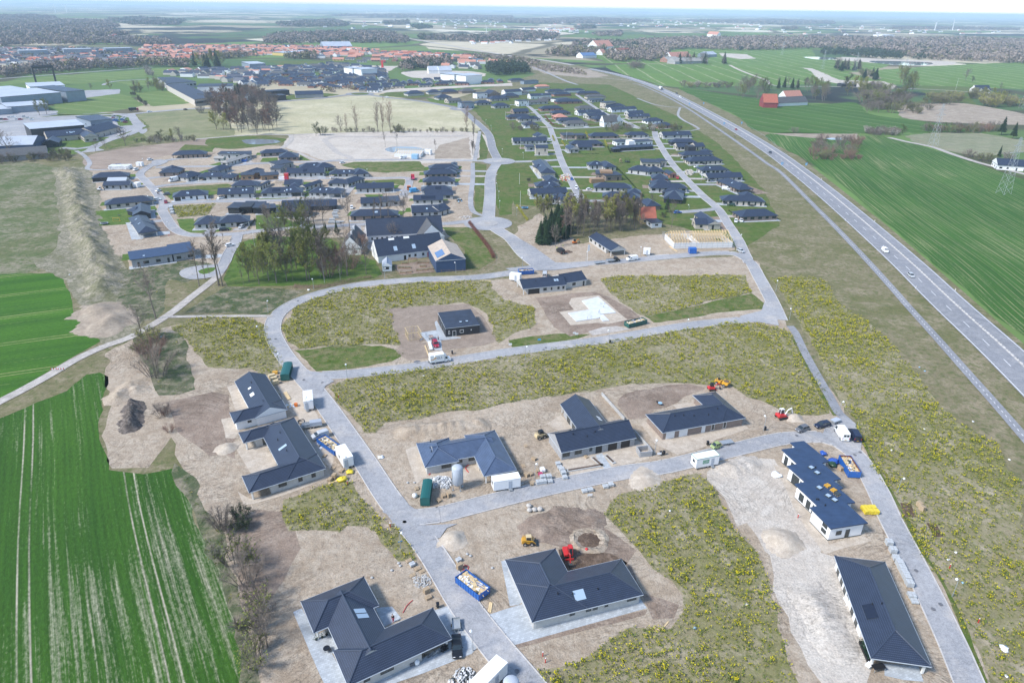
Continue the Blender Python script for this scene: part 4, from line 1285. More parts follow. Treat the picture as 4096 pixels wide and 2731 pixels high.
for x,y in((437,618),(448,910),(465,912),(525,965)):
 p=CR['T'](x,y,zt+.1)-BS
 q=MB();q.tube((p.x,p.y,zt),(p.x,p.y,zt+.4),.14,n=7);KB(q,'roof_vent','gd',RT)
def seg_items(i,items):
 a,b=V3(ins[i]),V3(ins[(i+1)%len(ins)])
 d=(b-a);nn=V3((d.y,-d.x)).normalized()*(1 if ar>0 else-1)
 for f,wd,ht,zc in items:
  p=a.lerp(b,f)+nn*.03
  o=put('window',win_mesh(wd,ht,0,'frame'),RT,(p.x,p.y,zc),atan2(nn.y,nn.x)+pi/2)
  put('pane',win_mesh(wd,ht,0,'pane'),o,(0,0,0),0)
seg_items(10,((.72,1.3,1.1,1.7),(.45,1,2.1,1.2))if ar<0 else((.45,1,2.1,1.2),(.72,1.3,1.1,1.7)))
seg_items(11,((.28,1.5,1,2.6),(.28,1.5,1,1.2)))
seg_items(13,((.2,1.3,2.2,1.4),(.45,1.3,2.2,1.4),(.75,1.5,2,1.5)))
seg_items(15,((.25,1.3,2.2,1.4),(.6,2.4,2.6,1.5)))
seg_items(17,((.35,1.6,2.2,1.4),(.78,1.2,2.4,1.4)))
RT,ws,rc,BS,slab=house('black house','black boarded house with a flat dark roof on a raked plot','J',[(1740,495,2055,460,(1660,355),'f')],'black','felt',EV=3.1,near=1,win=0,over=.06)
s0=FC(ws[0]);sw=1 if(ws[0].pt(1,0,0)-ws[0].pt(-1,0,0)).x>0 else-1
for f,wd,ht,zc,k in((.1,.5,1.2,1.6,'window'),(.25,1.2,2.1,1.06,'window'),(.47,1.3,1.1,1.6,'window'),(.75,.3,.4,1.7,'window')):
 WI(RT,BS,ws[0],rc[0],'b',s0,f if sw>0 else 1-f,wd,ht,zc,k,1)
eL=1 if(ws[0].pt(1,0,0)-ws[0].pt(-1,0,0)).x<0 else-1
for f in(.25,.5,.75):WI(RT,BS,ws[0],rc[0],'a',eL,f,1.4,2.1,1.06,'window')
slab('rooflight',0,.5,.8,.8,'sg',.2);slab('rooflight',2.2*sw,.5,.8,.8,'sg',.2)
RT,ws,rc,BS,slab=house('two gable house','light brick house of two offset gabled wings with one black garage door','G',[(100,1507,505,1468,8.5,'g'),(495,1452,692,1420,8.5,'g;a1')],'lg',near=1,win=0,over=.3,OP=((0,0,1.8),),vents=1)
for k,its in((0,((.16,4.6,2.1,1.06,'garage'),(.45,1.4,1.2,1.5,'window'),(.62,.6,1.2,1.5,'window'),(.8,.9,1.2,1.5,'window'),(.93,.9,1.2,1.5,'window'))),(1,((.45,1.5,1.2,1.5,'window'),(.88,.8,2.1,1.1,'window')))):
 w=ws[k];s0=FC(w);sw=1 if(w.pt(1,0,0)-w.pt(-1,0,0)).x>0 else-1
 for f,wd,ht,zc,kd in its:WI(RT,BS,w,rc[k],'b',s0,f if sw>0 else 1-f,wd,ht,zc,kd)
slab('rooflight',ws[0].hl*.55,.6,.8,1.2,'sg');slab('rooflight',ws[0].hl*.55+1,.6,.8,1.2,'sg')
house('show house','narrow dark-roofed house with a front carport by the white flag','G',[(905,1158,1050,1142,(735,1022),'yg')],'lg',near=1,over=.35,OP=((0,0,4.5),),rng=RND(3))
# the farm
RT,ws,rc,BS,slab=house('farm range','long white farm range with a steep dark tiled roof at the back of the yard','F',[(1018,1024,1720,985,11.5,'g')],'white','roof',EV=3,PT=46,over=.3,near=1,win=0,NM='farmhouse',cat='farm building')
s0=FC(ws[0]);sw=1 if(ws[0].pt(1,0,0)-ws[0].pt(-1,0,0)).x>0 else-1
for i in range(11):WI(RT,BS,ws[0],rc[0],'b',s0,.06+i*.065 if sw>0 else .94-i*.065,.9,1.2 if i not in(2,3)else 2.1,1.6 if i not in(2,3)else 1.15,'window')
house('farm cross wing','grey-roofed cross wing joining the two white farm ranges','F',[(1500,1040,1735,1022,14,'yg')],'white','roofg',EV=3,PT=44,over=.3,near=1,win=0,NM='farmhouse',cat='farm building')
RT,ws,rc,BS,slab=house('front farm range','white farm range with a red arched gate facing the raised garden beds','F',[(1118,1212,1610,1150,11,'g;b6')],'white','roof',EV=3,PT=44,over=.3,near=1,win=0,NM='farmhouse',cat='farm building')
s0=FC(ws[0]);sw=1 if(ws[0].pt(1,0,0)-ws[0].pt(-1,0,0)).x>0 else-1
for f,k in((.4,'door'),(.47,'window'),(.56,'window'),(.68,'window')):WI(RT,BS,ws[0],rc[0],'b',s0,f if sw>0 else 1-f,1,2 if k=='door' else 1.2,1.05 if k=='door' else 1.6,k)
o=WI(RT,BS,ws[0],rc[0],'b',s0,.8 if sw>0 else .2,3.4,2.6,1.3,'door')
o.name='arched_gate'
g=MB()
arc=[(-1.6,-1.3),(1.6,-1.3)]+[(1.6*cos(a),.5+1*sin(a))for a in np.linspace(0,pi,9)]
g.face([(x,-.06,z)for x,z in arc]);g.face([(x,.06,z)for x,z in arc][::-1])
for i in range(len(arc)):
 a,b=arc[i],arc[(i+1)%len(arc)];g.face([(a[0],-.06,a[1]),(a[0],.06,a[1]),(b[0],.06,b[1]),(b[0],-.06,b[1])])
o.data=g.mesh('arched_gate',MT.psignred)
for x in(-.3,.25):slab('rooflight',x*ws[0].hl-2,.35,1.6,2.2,'sg')
for x in(-.35,.1):slab('rooflight',x*ws[0].hl-2,.93,2.6,1.2,'framew')
RT,ws,rc,BS,slab=house('blue barn','blue clad barn with a tan roof and a solar array','F',[(1650,1250,1928,1228,(1555,1115),'yg')],'blue','tan_sheet',EV=5.2,PT=24,over=.15,near=1,win=0,NM='barn',cat='barn',gable='blue')
sL=1 if(ws[0].pt(0,1,0)-ws[0].pt(0,-1,0)).x<0 else-1
slab('solar_panel',-ws[0].hl*.45,.42,7,3.6,'solarb',.12,side=sL)
house('old farmhouse','old white farmhouse with a steep grey roof and white chimneys','F',[(775,1130,965,1128,(705,1010),'yg')],'white','roofg',EV=3.4,PT=47,over=.3,near=1,NM='farmhouse',cat='farmhouse',chimney=2,gable='white')
house('garden room','little white garden room with a glazed roof at the corner of the raised beds','F',[(1158,1300,1248,1296,7,'yg')],'white','mr',EV=2.3,PT=38,over=.1,near=1,NM='garden_room',cat='garden room',gable='white')
# the houses of the two estates
HT=[('brown hipped house alone on the ploughed slope with a carport at its left end','E',[(1575,278,1893,268,9)],'brown','roof',D(OP=((0,0,5),))),('light house with a low black roof, white rooflights and a dark carport bay','E',[(1992,268,2205,268,9,'f'),(2205,275,2312,270,11,'f')],'lg','felt',D(EV=3,sky_=4)),('house with an unfinished ribbed grey-brown roof still without tiles','E',[(2018,345,2085,350,(2120,268),'y'),(1958,308,2050,310,5,'g')],'lg','fibre',{}),('brown brick angled house on bare sand by the bend of the street','E',[(1452,440,1640,438,8),(1560,428,1705,402,10,'y')],'brown'),('grey brick hipped house with the white camper parked at its corner','E',[(1606,474,1725,488,(1812,440),'y')],'lg'),('long low house with carports open to a dark car and white gable at right','E',[(1805,478,2060,476,8),(2030,486,2140,488,(2195,452),'y')],'lg','roof',D(OP=((0,0,5),),sky_=1)),('small square hipped house behind the long low carport house','E',[(1900,416,2012,424,(2068,378),'y')],'grey'),('dark house with a black garage by the stack of white insulation','E',[(835,490,1182,470,9)],'black','roof',D(garage=-1)),('house half roofed with pale bare underlay showing by the shingle','E',[(975,522,1155,518,7,'g')],'lg','mr',{}),('grey brick block with a plain black roof facing the earth bank','E',[(938,558,1188,552,7,'g')],'grey'),('long brown house with a roof of full length above the fenced lawn','E',[(958,737,1412,694,9)],'beige','roof',D(OP=((0,1,6),))),('dark gable-fronted house by the green lawn with football goal','E',[(1215,832,1388,815,(1150,762),'yg'),(1152,782,1230,806,7)],'black'),('hipped house with grey terrace and a carport towards the camera','E',[(1270,998,1452,972,(1200,850),'y'),(1196,905,1285,940,7)],'lg','roof',D(OP=((0,0,5),),sky_=2)),('long grey brick house with a stepped blue-black roof near the tall trees','E',[(1192,1246,1590,1190,11,'f'),(1580,1192,1802,1158,13,'f')],'grey','feltb',D(EV=3.3,sky_=1)),('white house with a black garage door at the street corner','E',[(1580,664,1914,640,9)],'white','roof',D(garage=-1,sky_=2)),('light gabled house with a wide glass front and a carport at the left','E',[(1992,642,2330,630,10,'g')],'lg','roof',D(OP=((0,0,5),),sky_=3)),('hipped house with a raised right wing between two streets','V',[(50,412,290,410,9),(280,412,318,414,(378,366),'y')],'lg'),('black flat-roofed villa with three round rooflights','V',[(12,610,130,612,10,'f'),(130,605,240,605,11,'f'),(240,612,365,605,11,'f'),(328,622,465,610,8,'f')],'black','felt',D(EV=3.2)),('wide house with three hip gables and two white cars in its carport','E',[(1775,916,2020,905,11),(1990,906,2295,885,10)],'lg','roof',D(OP=((1,1,6),))),('house in two parts with a neat lawn square by the sandy plots','F',[(40,264,300,250,8),(204,302,390,296,12,'')],'brown'),('pair of grey flat-roofed blocks behind the timber-clad house','F',[(122,402,225,404,10,'f'),(192,368,352,345,11,'f')],'grey','felt',D(EV=3)),('white-walled house with two hipped cross gables facing the northern street','F',[(398,396,640,384,9),(560,402,735,385,10)],'lg','roof',D(sky_=1,OP=((1,1,5),))),('light house with scaffolding at its side behind the red container','F',[(276,446,625,440,10,'g')],'lg','roof',D(solar=2.5)),('long house with twin roof windows and raised gable at its right end','F',[(664,452,940,448,8),(900,456,1042,445,12,'y')],'lg','roof',D(sky_=2,OP=((0,0,5),))),('house clad in rough brown timber with flat roofs','F',[(40,470,215,458,8,'f')],'wood','felt',D(EV=3)),('second block clad in brown timber left of the red container','V',[(130,318,258,315,7,'f'),(248,300,358,292,7,'f')],'wood','felt',D(EV=3.2)),('small hipped house at the street corner below the timber house','E',[(2205,448,2290,455,(2351,400),'y')],'lg'),('angled light house with one roof window by the soil heap','F',[(255,548,420,545,8,'g'),(395,566,455,574,(525,510),'yg')],'lg'),('hipped house on a corner plot facing left of the gravel drive','F',[(653,538,845,540,8),(745,528,848,542,(908,478),'y')],'lg'),('light house with a solar array on its hip roof and white car in the carport','F',[(38,630,428,618,9),(300,570,400,568,9,'y')],'lg','roof',D(solar=4.5,sky_=2,OP=((0,1,6),))),('light house with a twin skylight and a carport under its right hip','F',[(474,622,720,628,9),(650,630,790,632,(852,590),'y')],'lg','roof',D(sky_=2,OP=((1,0,4),))),('pale brick house with a gable in the middle and a wide open carport','F',[(917,588,1270,577,9,'g'),(1040,572,1120,570,9,'yg')],'lg','roof',D(OP=((0,1,5.5),))),('light grey house with shed roof behind the bare avenue trees','F',[(960,722,1150,716,9,'g'),(1150,712,1330,703,11,'f')],'lg'),('dark brown brick hipped house partly hidden by bare trees','F',[(860,838,1302,832,9)],'brown','roof',D(sky_=2)),('pale brick house with an angled end and two dark garage openings','F',[(1430,808,1690,798,10,'g'),(1690,798,1790,766,9,'g')],'lg','roof',D(sky_=1)),('light house with two solar arrays along its plain roof','F',[(1442,692,1720,690,8,'g')],'lg','roof',D(solar=8)),('house with stacked lower roof and a solar panel, by the painted van','F',[(1515,604,1803,600,8),(1548,648,1812,645,7,'g')],'lg','roof',D(solar=3.5)),('white-walled hip house with a dark red car in its carport','F',[(1530,524,1832,520,9)],'lg','roof',D(OP=((0,0,5),))),('brown hipped house third from the roundabout in the eastern row','F',[(1545,456,1850,448,9),(1740,420,1850,418,7,'y')],'brown'),('house at the north end of the row by the upper cobbled roundabout','F',[(1588,404,1865,398,9),(1790,365,1850,365,7,'y')],'lg'),('large black boarded house with three overlapping black roofs','F',[(178,804,480,806,9,'g'),(230,752,400,748,9,'g'),(405,752,742,740,9,'g')],'black','roof',D(over=.3)),('black flat-roofed annex with a white heat pump against its wall','F',[(0,770,110,765,9,'f'),(60,772,195,758,7,'f')],'black','felt',D(EV=3)),('long pale house at the north-west corner of the estate lawns','G',[(12,152,325,146,9,'g')],'lg'),('short gabled house with roof panels behind the long pale house','G',[(236,110,332,104,10,'yg')],'lg','roof',D(solar=3)),('pale modern house with flat glazed bay by the two-storey block','G',[(128,205,215,203,8,'f')],'grey','felt',D(EV=3)),('narrow two-storey beige brick house with a plain gable','G',[(217,212,335,212,8,'g')],'beige','roof',D(EV=5.4,over=.2,PT=20)),('dark flat-roofed villa with a white carport by the yellow hedges','G',[(466,98,590,96,11,'f'),(590,100,690,94,9,'f')],'brown','felt',D(EV=3.2)),('long brown hip-roofed bungalow between two yellow hedges','G',[(714,104,986,102,9)],'brown'),('pale hip-roofed bungalow by the footpath to the upper estate','G',[(1055,96,1262,93,9)],'lg','roof',D(OP=((0,0,5),))),('long pale house with a plain gable by the motorway slope','G',[(1390,100,1655,92,10,'g')],'lg','roof',D(sky_=1)),('brown bungalow with dark end walls south of the yellow hedge','G',[(536,176,842,174,9)],'brown'),('house with a pale metal gable wing and a dark side wing','G',[(526,228,618,226,13,'yg'),(610,208,742,205,8,'g')],'grey','roof',D(solar=3)),('white flat-roofed house with a taller white centre block','G',[(962,160,1080,155,9,'f'),(1130,158,1300,150,9,'f')],'white','felt',D(EV=3.2)),('very long black house with a low shed roof','G',[(975,214,1302,196,9,'g'),(930,225,1000,222,6,'f')],'black','roof',D(PT=12)),('house with a deep black veranda near the top of the long straight street','G',[(1460,160,1702,160,9)],'black'),('pale house split by a tall black cube','G',[(1518,204,1630,203,9,'g'),(1688,202,1778,198,9,'g')],'beige'),('hipped house with a raised middle hip below the black cube house','G',[(1564,280,1856,275,9),(1780,250,1850,246,8,'y')],'lg','roof',D(OP=((0,0,5),))),('plain long hip house with brown walls and two cars out front','G',[(1630,338,1942,328,10)],'beige'),('white hip house with a skylight by the pile of boulders','G',[(1742,420,2000,415,9)],'lg','roof',D(sky_=1)),('long pale house with twin cars under its left carport','G',[(1800,490,2126,480,9,'g'),(2000,452,2060,450,7,'y')],'lg','roof',D(OP=((0,0,5),))),('brown house with a large pyramid roof and a carport on the street corner','G',[(2085,598,2226,590,(2000,500),'y'),(1998,548,2100,570,8)],'brown','roof',D(OP=((0,0,5),),sky_=1)),('wide beige house with a trampoline on its black paved yard','G',[(1928,692,2332,708,9),(2120,660,2250,660,9,'y')],'beige','roof',D(OP=((0,0,3),))),('last dark hipped house of the estate below the wheat and motorway','G',[(2106,846,2450,832,10)],'brown'),('old style house with white framed windows and a mansard-like hip roof','G',[(262,442,406,440,(285,330),'y'),(222,395,300,390,7)],'beige','roof',D(EV=3.6,white=1,sky_=1)),('brown house with a long skylight on its rear wing','G',[(220,566,446,562,9),(318,520,440,516,13,'y')],'beige','roof',D(sky_=1)),('long pale gabled house just above the leafless grove','G',[(175,636,516,622,9,'g'),(300,590,400,588,8,'y')],'lg'),('low house with a skylight half hidden behind the grove','G',[(340,680,440,684,7),(440,690,556,680,12,'y')],'lg','roof',D(sky_=1)),('hipped house with a black gable end by the play tower lawn','G',[(708,374,860,372,9),(850,390,966,386,15,'y')],'lg','roof',D(sky_=1)),('dark brick modern house of stacked flat-roofed boxes','G',[(766,450,900,455,10,'f'),(860,470,1018,462,10,'f')],'brown','felt',D(EV=3.4)),('modern pale house with a slanting shed roof and side carport','G',[(1188,345,1372,350,11,'f'),(1372,335,1430,333,8,'f')],'beige','felt',D(EV=3.4)),('long pale hip house with a white kerb round its terrace','G',[(1060,408,1270,432,10),(1240,432,1412,430,10)],'lg'),('red brick house with crossed hip roofs and round terrace','G',[(1282,494,1440,500,10)],'red'),('red brick garage with its own gable and a red car outside','G',[(1445,455,1518,452,9,'yg')],'red','roof',D(NM='garage',cat='garage')),('pale hip house with a wide overhanging corner terrace','G',[(1275,580,1618,584,9),(1300,548,1470,545,9)],'lg'),('black house with two big hip roofs before the spruce','G',[(1372,612,1550,640,8),(1388,676,1570,690,(1665,640),'')],'black'),('long hipped house with a white car on its left drive','G',[(748,574,1108,586,9)],'lg'),('brown angled house right behind the tops of the grove','G',[(828,660,1180,676,9),(1060,625,1190,630,8),(1150,690,1240,748,8)],'brown'),('yellow cottage with a steep red tiled roof by the grove','G',[(1185,866,1332,864,8.5,'g')],'yellow','roofr',D(EV=2.6,PT=48,over=.25,white=1,near=1)),('small white flat-roofed annex by the red-roofed cottage','G',[(1280,905,1390,898,7,'f')],'white','felt',D(white=1,NM='annex',cat='annex')),('beige house with a square gabled front on a bare brown plot','G',[(1797,917,1922,914,(1742,820),'yg'),(1684,912,1800,914,8,'g')],'beige','roof',D(over=.25)),('low bungalow with a clear red roof at the edge of the upper estate','C',[(225,798,350,794,9)],'lg','roofo',{}),('white two-storey house with black roof on the left of the upper estate','C',[(-60,848,95,840,10,'g')],'white','roof',D(EV=4.6)),('white long house with a black gabled roof and four roof windows','C',[(172,884,365,876,9,'g')],'white','roof',D(EV=3.6,sky_=4)),('white cube of a house with a black door panel','C',[(62,932,162,926,9,'f')],'white','felt',D(EV=5.6)),('pale gabled house with grey tiled roof by the white cube','C',[(156,944,334,936,9,'g')],'lg','roofg',{}),('dark hipped house with red brick front along the upper street','C',[(388,870,548,864,9)],'red'),('flat white-banded house between the hip-roofed brick houses','C',[(402,916,545,906,10,'f')],'white','felt',D(EV=3.4)),('wide red brick bungalow with a black hip roof','C',[(412,938,652,932,10)],'red'),('dark long bungalow on the outer side of the upper street','C',[(600,858,812,856,9)],'brown'),('white-fronted house at the top end of the upper street','C',[(484,836,672,830,9)],'white'),('dark roofed house left of the white-fronted one at the street top','C',[(330,842,482,836,9)],'grey'),('bungalow with a brown hip roof in the outer row','C',[(692,892,866,886,9)],'beige','roofg',{}),('black flat carport house by the pale tower house','C',[(732,922,855,914,10,'f')],'grey','felt',{}),('pale tower-like house of two storeys with flat roof','C',[(862,948,962,938,9,'f')],'beige','felt',D(EV=6.4)),('hip-roofed pale house at the foot of the tower-like house','C',[(872,984,1045,972,10)],'lg'),('white house with long black gabled roof facing the lower street','C',[(918,1012,1150,1000,9,'g')],'white'),('house with a plain roof behind the long pale bungalow near the slope','C',[(1076,1046,1218,1038,9,'g')],'lg'),('long pale bungalow with roof windows near the motorway slope','C',[(1074,1076,1275,1070,9,'g')],'beige','roof',D(sky_=2)),('white house with blue-black hip roof by the slope','C',[(1250,1118,1396,1108,10)],'white'),('small red brick house with black hip roof lowest on the slope','C',[(1356,1160,1486,1150,10)],'red'),('red brick bungalow in the middle row with a broad hip roof','C',[(266,1002,476,996,10)],'red'),('pale hipped house with triangular glazed gable','C',[(608,1000,762,994,10)],'beige','roofg',{}),('dark house directly above the red-roofed bungalow','C',[(374,1042,542,1036,9)],'brown'),('bungalow with a bright orange-red pyramid roof','C',[(398,1080,518,1076,11)],'red','roofo',{}),('white angled house with dark roof left of the inner street','C',[(612,1040,825,1030,9,'g')],'white','roof',D(sky_=1)),('pale gabled house with its end to the inner street','C',[(704,1070,872,1056,9,'g')],'lg'),('small dark hip house behind the white chapel-like house','C',[(768,1098,862,1092,10)],'brown'),('tall white house with steep chapel-like gables','C',[(845,1125,972,1120,9,'g'),(940,1118,1020,1112,12,'yg')],'white','roofg',D(EV=4.4,PT=48,over=.15)),('long blue-black roofed bungalow above the curved lower street','C',[(430,1112,655,1104,9)],'grey'),('brown house with a grey tiled roof and dark carport','C',[(494,1142,702,1134,10)],'beige','roofg',{}),('gabled brick house in the western column of the upper estate','C',[(18,1030,158,1024,10,'g')],'brown'),('dark roofed house below the gabled brick house of the western column','C',[(-40,1078,185,1072,9)],'brown'),('house with a light roof panel by the bend of the western column','C',[(64,1098,264,1090,9)],'beige','roof',D(solar=5)),('last white-walled house at the foot of the western column','C',[(112,1152,250,1148,11)],'white'),('blue-grey flat box of a house at the top of the upper estate','C',[(110,748,248,740,9,'f')],'pb','felt',D(EV=4.5)),('dark gabled house by the blue-grey box','C',[(-10,742,118,736,10)],'beige'),('grey house with a steep roof behind the white two-storey house','C',[(70,856,165,850,9)],'lg','roofg',{}),('brown hip house left of the wide red brick bungalow','C',[(270,916,390,910,9)],'beige','roofg',{}),('white-gabled house above the long white one','C',[(100,828,222,820,9,'g')],'white'),('pale hipped house standing first on the green by the junction','B',[(1394,866,1550,858,13)],'lg'),('second hipped house on the green, left of the sandy wall','B',[(1582,852,1708,848,12)],'lg'),('third bungalow on the green with a blue-black hip roof','B',[(1708,848,1862,842,12)],'brown'),('brown bungalow with grey roof left of the white cube house on the green','B',[(1890,842,2025,836,12)],'brown','roofg',{}),('white two-storey cube house on the green','B',[(2028,862,2130,856,10,'f')],'white','felt',D(EV=6)),('black gabled house by the white cube house','B',[(2135,870,2245,862,12,'yg')],'brown','roof',D(EV=4)),('dark hip house with pale walls by the road below the green','B',[(1676,902,1805,894,12)],'lg'),('beige gabled bungalow touching the dark hip house','B',[(1768,932,1890,924,10,'g')],'beige','roofg',{}),('two-storey glazed grey cube with slender white columns','B',[(1884,948,2010,942,11,'f')],'pb','felt',D(EV=6.2)),('brown hip house on the lawn right of the glazed cube','B',[(2022,952,2170,946,11)],'beige'),('brown house with broad hip roof near the upper garden walls','B',[(2158,914,2330,904,12)],'beige'),('small hipped house alone at the right of the small roundabout','B',[(2188,978,2335,972,11)],'lg'),('dark roofed house with white gable at the end of the green','B',[(2288,886,2420,880,12)],'brown'),]
for LB,CP,wings,*r in HT:
 wall,roof,kw=(r+['lg','roof',{}][len(r):])
 house(LB,LB,CP,wings,wall,roof,GP=None if 'cat' in kw else 'houses of the housing estate',**kw)
for k,(w,op)in enumerate(PLOTS):
 f=FC(w);hl,hw=w.hl,w.hw
 G('paving',[w.pt(-hl-.8,f*hw*.6,0),w.pt(hl+.8,f*hw*.6,0),w.pt(hl+.8,f*(hw+1.6),0),w.pt(-hl-.8,f*(hw+1.6),0)],'flag',.048+k*1e-4)
 e=w.pt(hl-3,0,0);best=None
 for P,wd in RA:
  d=np.hypot(P[:,0]-e.x,P[:,1]-e.y);i=int(d.argmin())
  if wd>4 and(best is None or d[i]<best[0]):best=(d[i],P[i])
 if best[0]<38:
  x=V3((*best[1],0));d=(x-e).normalized();n=V3((-d.y,d.x,0))*2.4
  G('driveway',[e-n,x-n,x+n,e+n],('asp','flag','gpath')[k%3],.06+k*1e-4)
 r4=[w.pt(-hl-3,-f*hw,0),w.pt(hl+2,-f*hw,0),w.pt(hl+4,-f*(hw+8),0),w.pt(-hl-2,-f*(hw+9),0)]
 G('lawn' if k%4 else 'bare_plot',r4,'lawn' if k%4 else 'bso',.036+k*5e-5,.3)
def add_part(short,NM,CP,x1,y1,x2,y2,dep,z0,z1,mat):
 BS=next(v for k,v in HOUSES.items()if k.startswith(short))
 RT=next(o for o in COL.objects if o.type=='EMPTY' and(o.location-BS).length<1e-3)
 w=Wing(CR[CP],(x1,y1,x2,y2,dep,'f'),z1)
 m=MB();m.prism([tuple((w.pt(x,y,0)-BS)[:2])for x,y in((-w.hl,-w.hw),(w.hl,-w.hw),(w.hl,w.hw),(-w.hl,w.hw))],z0,z1)
 m.build(NM,MT[mat],RT)
add_part('white flat-roofed house','tall_block','G',1075,150,1130,148,6,0,5.6,'white')
add_part('pale house split','cube','G',1622,200,1692,200,8,0,5.2,'black')
add_part('dark brick modern','upper_block','G',815,428,925,430,7,3.4,5,'wood')
add_part('dark brick modern','timber_shed','G',730,500,850,495,4,0,2.7,'wood')
add_part('black flat-roofed villa','upper_block','V',130,600,235,598,8,3.3,3.9,'black')
c=CR['G']
w=Wing(c,(1490,1082,2030,1072,13),2.9)
BS=w.c.copy();BS.z=0
RT=TH('unfinished_house','half-built house with bare white walls and open pale roof trusses inside scaffolding','house',BS)
HOUSES['trusses']=BS
m=MB()
for x0,x1,y0,y1 in((-w.hl,w.hl,-w.hw,-w.hw+.3),(-w.hl,w.hl,w.hw-.3,w.hw),(-w.hl,-w.hl+.3,-w.hw+.3,w.hw-.3),(w.hl-.3,w.hl,-w.hw+.3,w.hw-.3),(-2,-1.7,-w.hw+.3,w.hw-.3)):
 q=[w.pt(x,y,0)-BS for x,y in((x0,y0),(x1,y0),(x1,y1),(x0,y1))]
 m.prism([tuple(p[:2])for p in q],0,2.7)
KB(m,'wall','white',RT)
for i in range(22):
 x=-w.hl*.98+i*2*w.hl*.98/21
 if i in(6,7):continue
 t=MB();rz=2.9+w.hw*.5
 a,b_,top=w.pt(x,-w.hw-.4,2.75)-BS,w.pt(x,w.hw+.4,2.75)-BS,w.pt(x,0,rz)-BS
 for p,q in((a,b_),(a,top),(b_,top),(a.lerp(b_,.33),a.lerp(top,.6)),(a.lerp(b_,.66),b_.lerp(top,.6)),(a.lerp(b_,.33),top),(a.lerp(b_,.66),top)):t.tube(p,q,.11,n=4)
 KB(t,'roof_truss','pine',RT)
t=MB()
for s in PM:
 for k in range(12):
  x=-w.hl+k*w.hl/5.5
  p=w.pt(x,s*(w.hw+1.2),0)-BS;t.tube(p,(p.x,p.y,3.6),.05,n=4)
 for z in(1.4,2.5,3.4):
  t.tube(w.pt(-w.hl-1,s*(w.hw+1.2),z)-BS,w.pt(w.hl+1,s*(w.hw+1.2),z)-BS,.06,n=4)
for s in PM:
 for z in(1.4,2.5,3.4):t.tube(w.pt(s*(w.hl+1),-w.hw-1.2,z)-BS,w.pt(s*(w.hl+1),w.hw+1.2,z)-BS,.06,n=4)
KB(t,'scaffolding','steel',RT)
c=CR['F']
w=Wing(c,(1270,262,1510,268,14),2.6)
BS=w.c.copy();BS.z=0
RT=TH('unfinished_house','distant half-built house of white walls and pale rafters by the pond','house',BS)
m=MB();m.prism([tuple((w.pt(x,y,0)-BS)[:2])for x,y in((-w.hl,-w.hw),(w.hl,-w.hw),(w.hl,w.hw),(-w.hl,w.hw))],0,2.3);KB(m,'wall','white',RT)
for i in range(12):
 x=-w.hl+i*2*w.hl/11
 t=MB();a,b_,top=w.pt(x,-w.hw,2.4)-BS,w.pt(x,w.hw,2.4)-BS,w.pt(x,0,5)-BS
 for p,q in((a,b_),(a,top),(b_,top)):t.tube(p,q,.16,n=4)
 KB(t,'roof_truss','pine',RT)
MT.slab=plain('new_concrete',(.58,.60,.62),.9,.12,.4)
m=MB()
sl=lambda s:[tuple((p)[:2])for p in pts(s)]
b0=pts('K 740,320')[0]
RT=TH('concrete_slab','pale stepped concrete house base cast on a bed of sand with upright pipes','slab',b0)
off=lambda s:[(x-b0.x,y-b0.y)for x,y in sl(s)]
m.prism(off('K 515,355 715,322 640,243 790,205 955,350 810,365 800,400 590,430'),0,.32)
m.prism(off('K 785,372 835,366 892,422 832,428'),0,.28)
KB(m,'base_slab','slab',RT)
t=MB()
for s in('K 795,355','K 800,345','K 840,305','K 815,275','K 690,410','K 725,400','K 850,275'):
 p=pts(s)[0]-b0;t.tube((p.x,p.y,.3),(p.x,p.y,1.2),.08,n=6)
KB(t,'pipe','steel',RT)
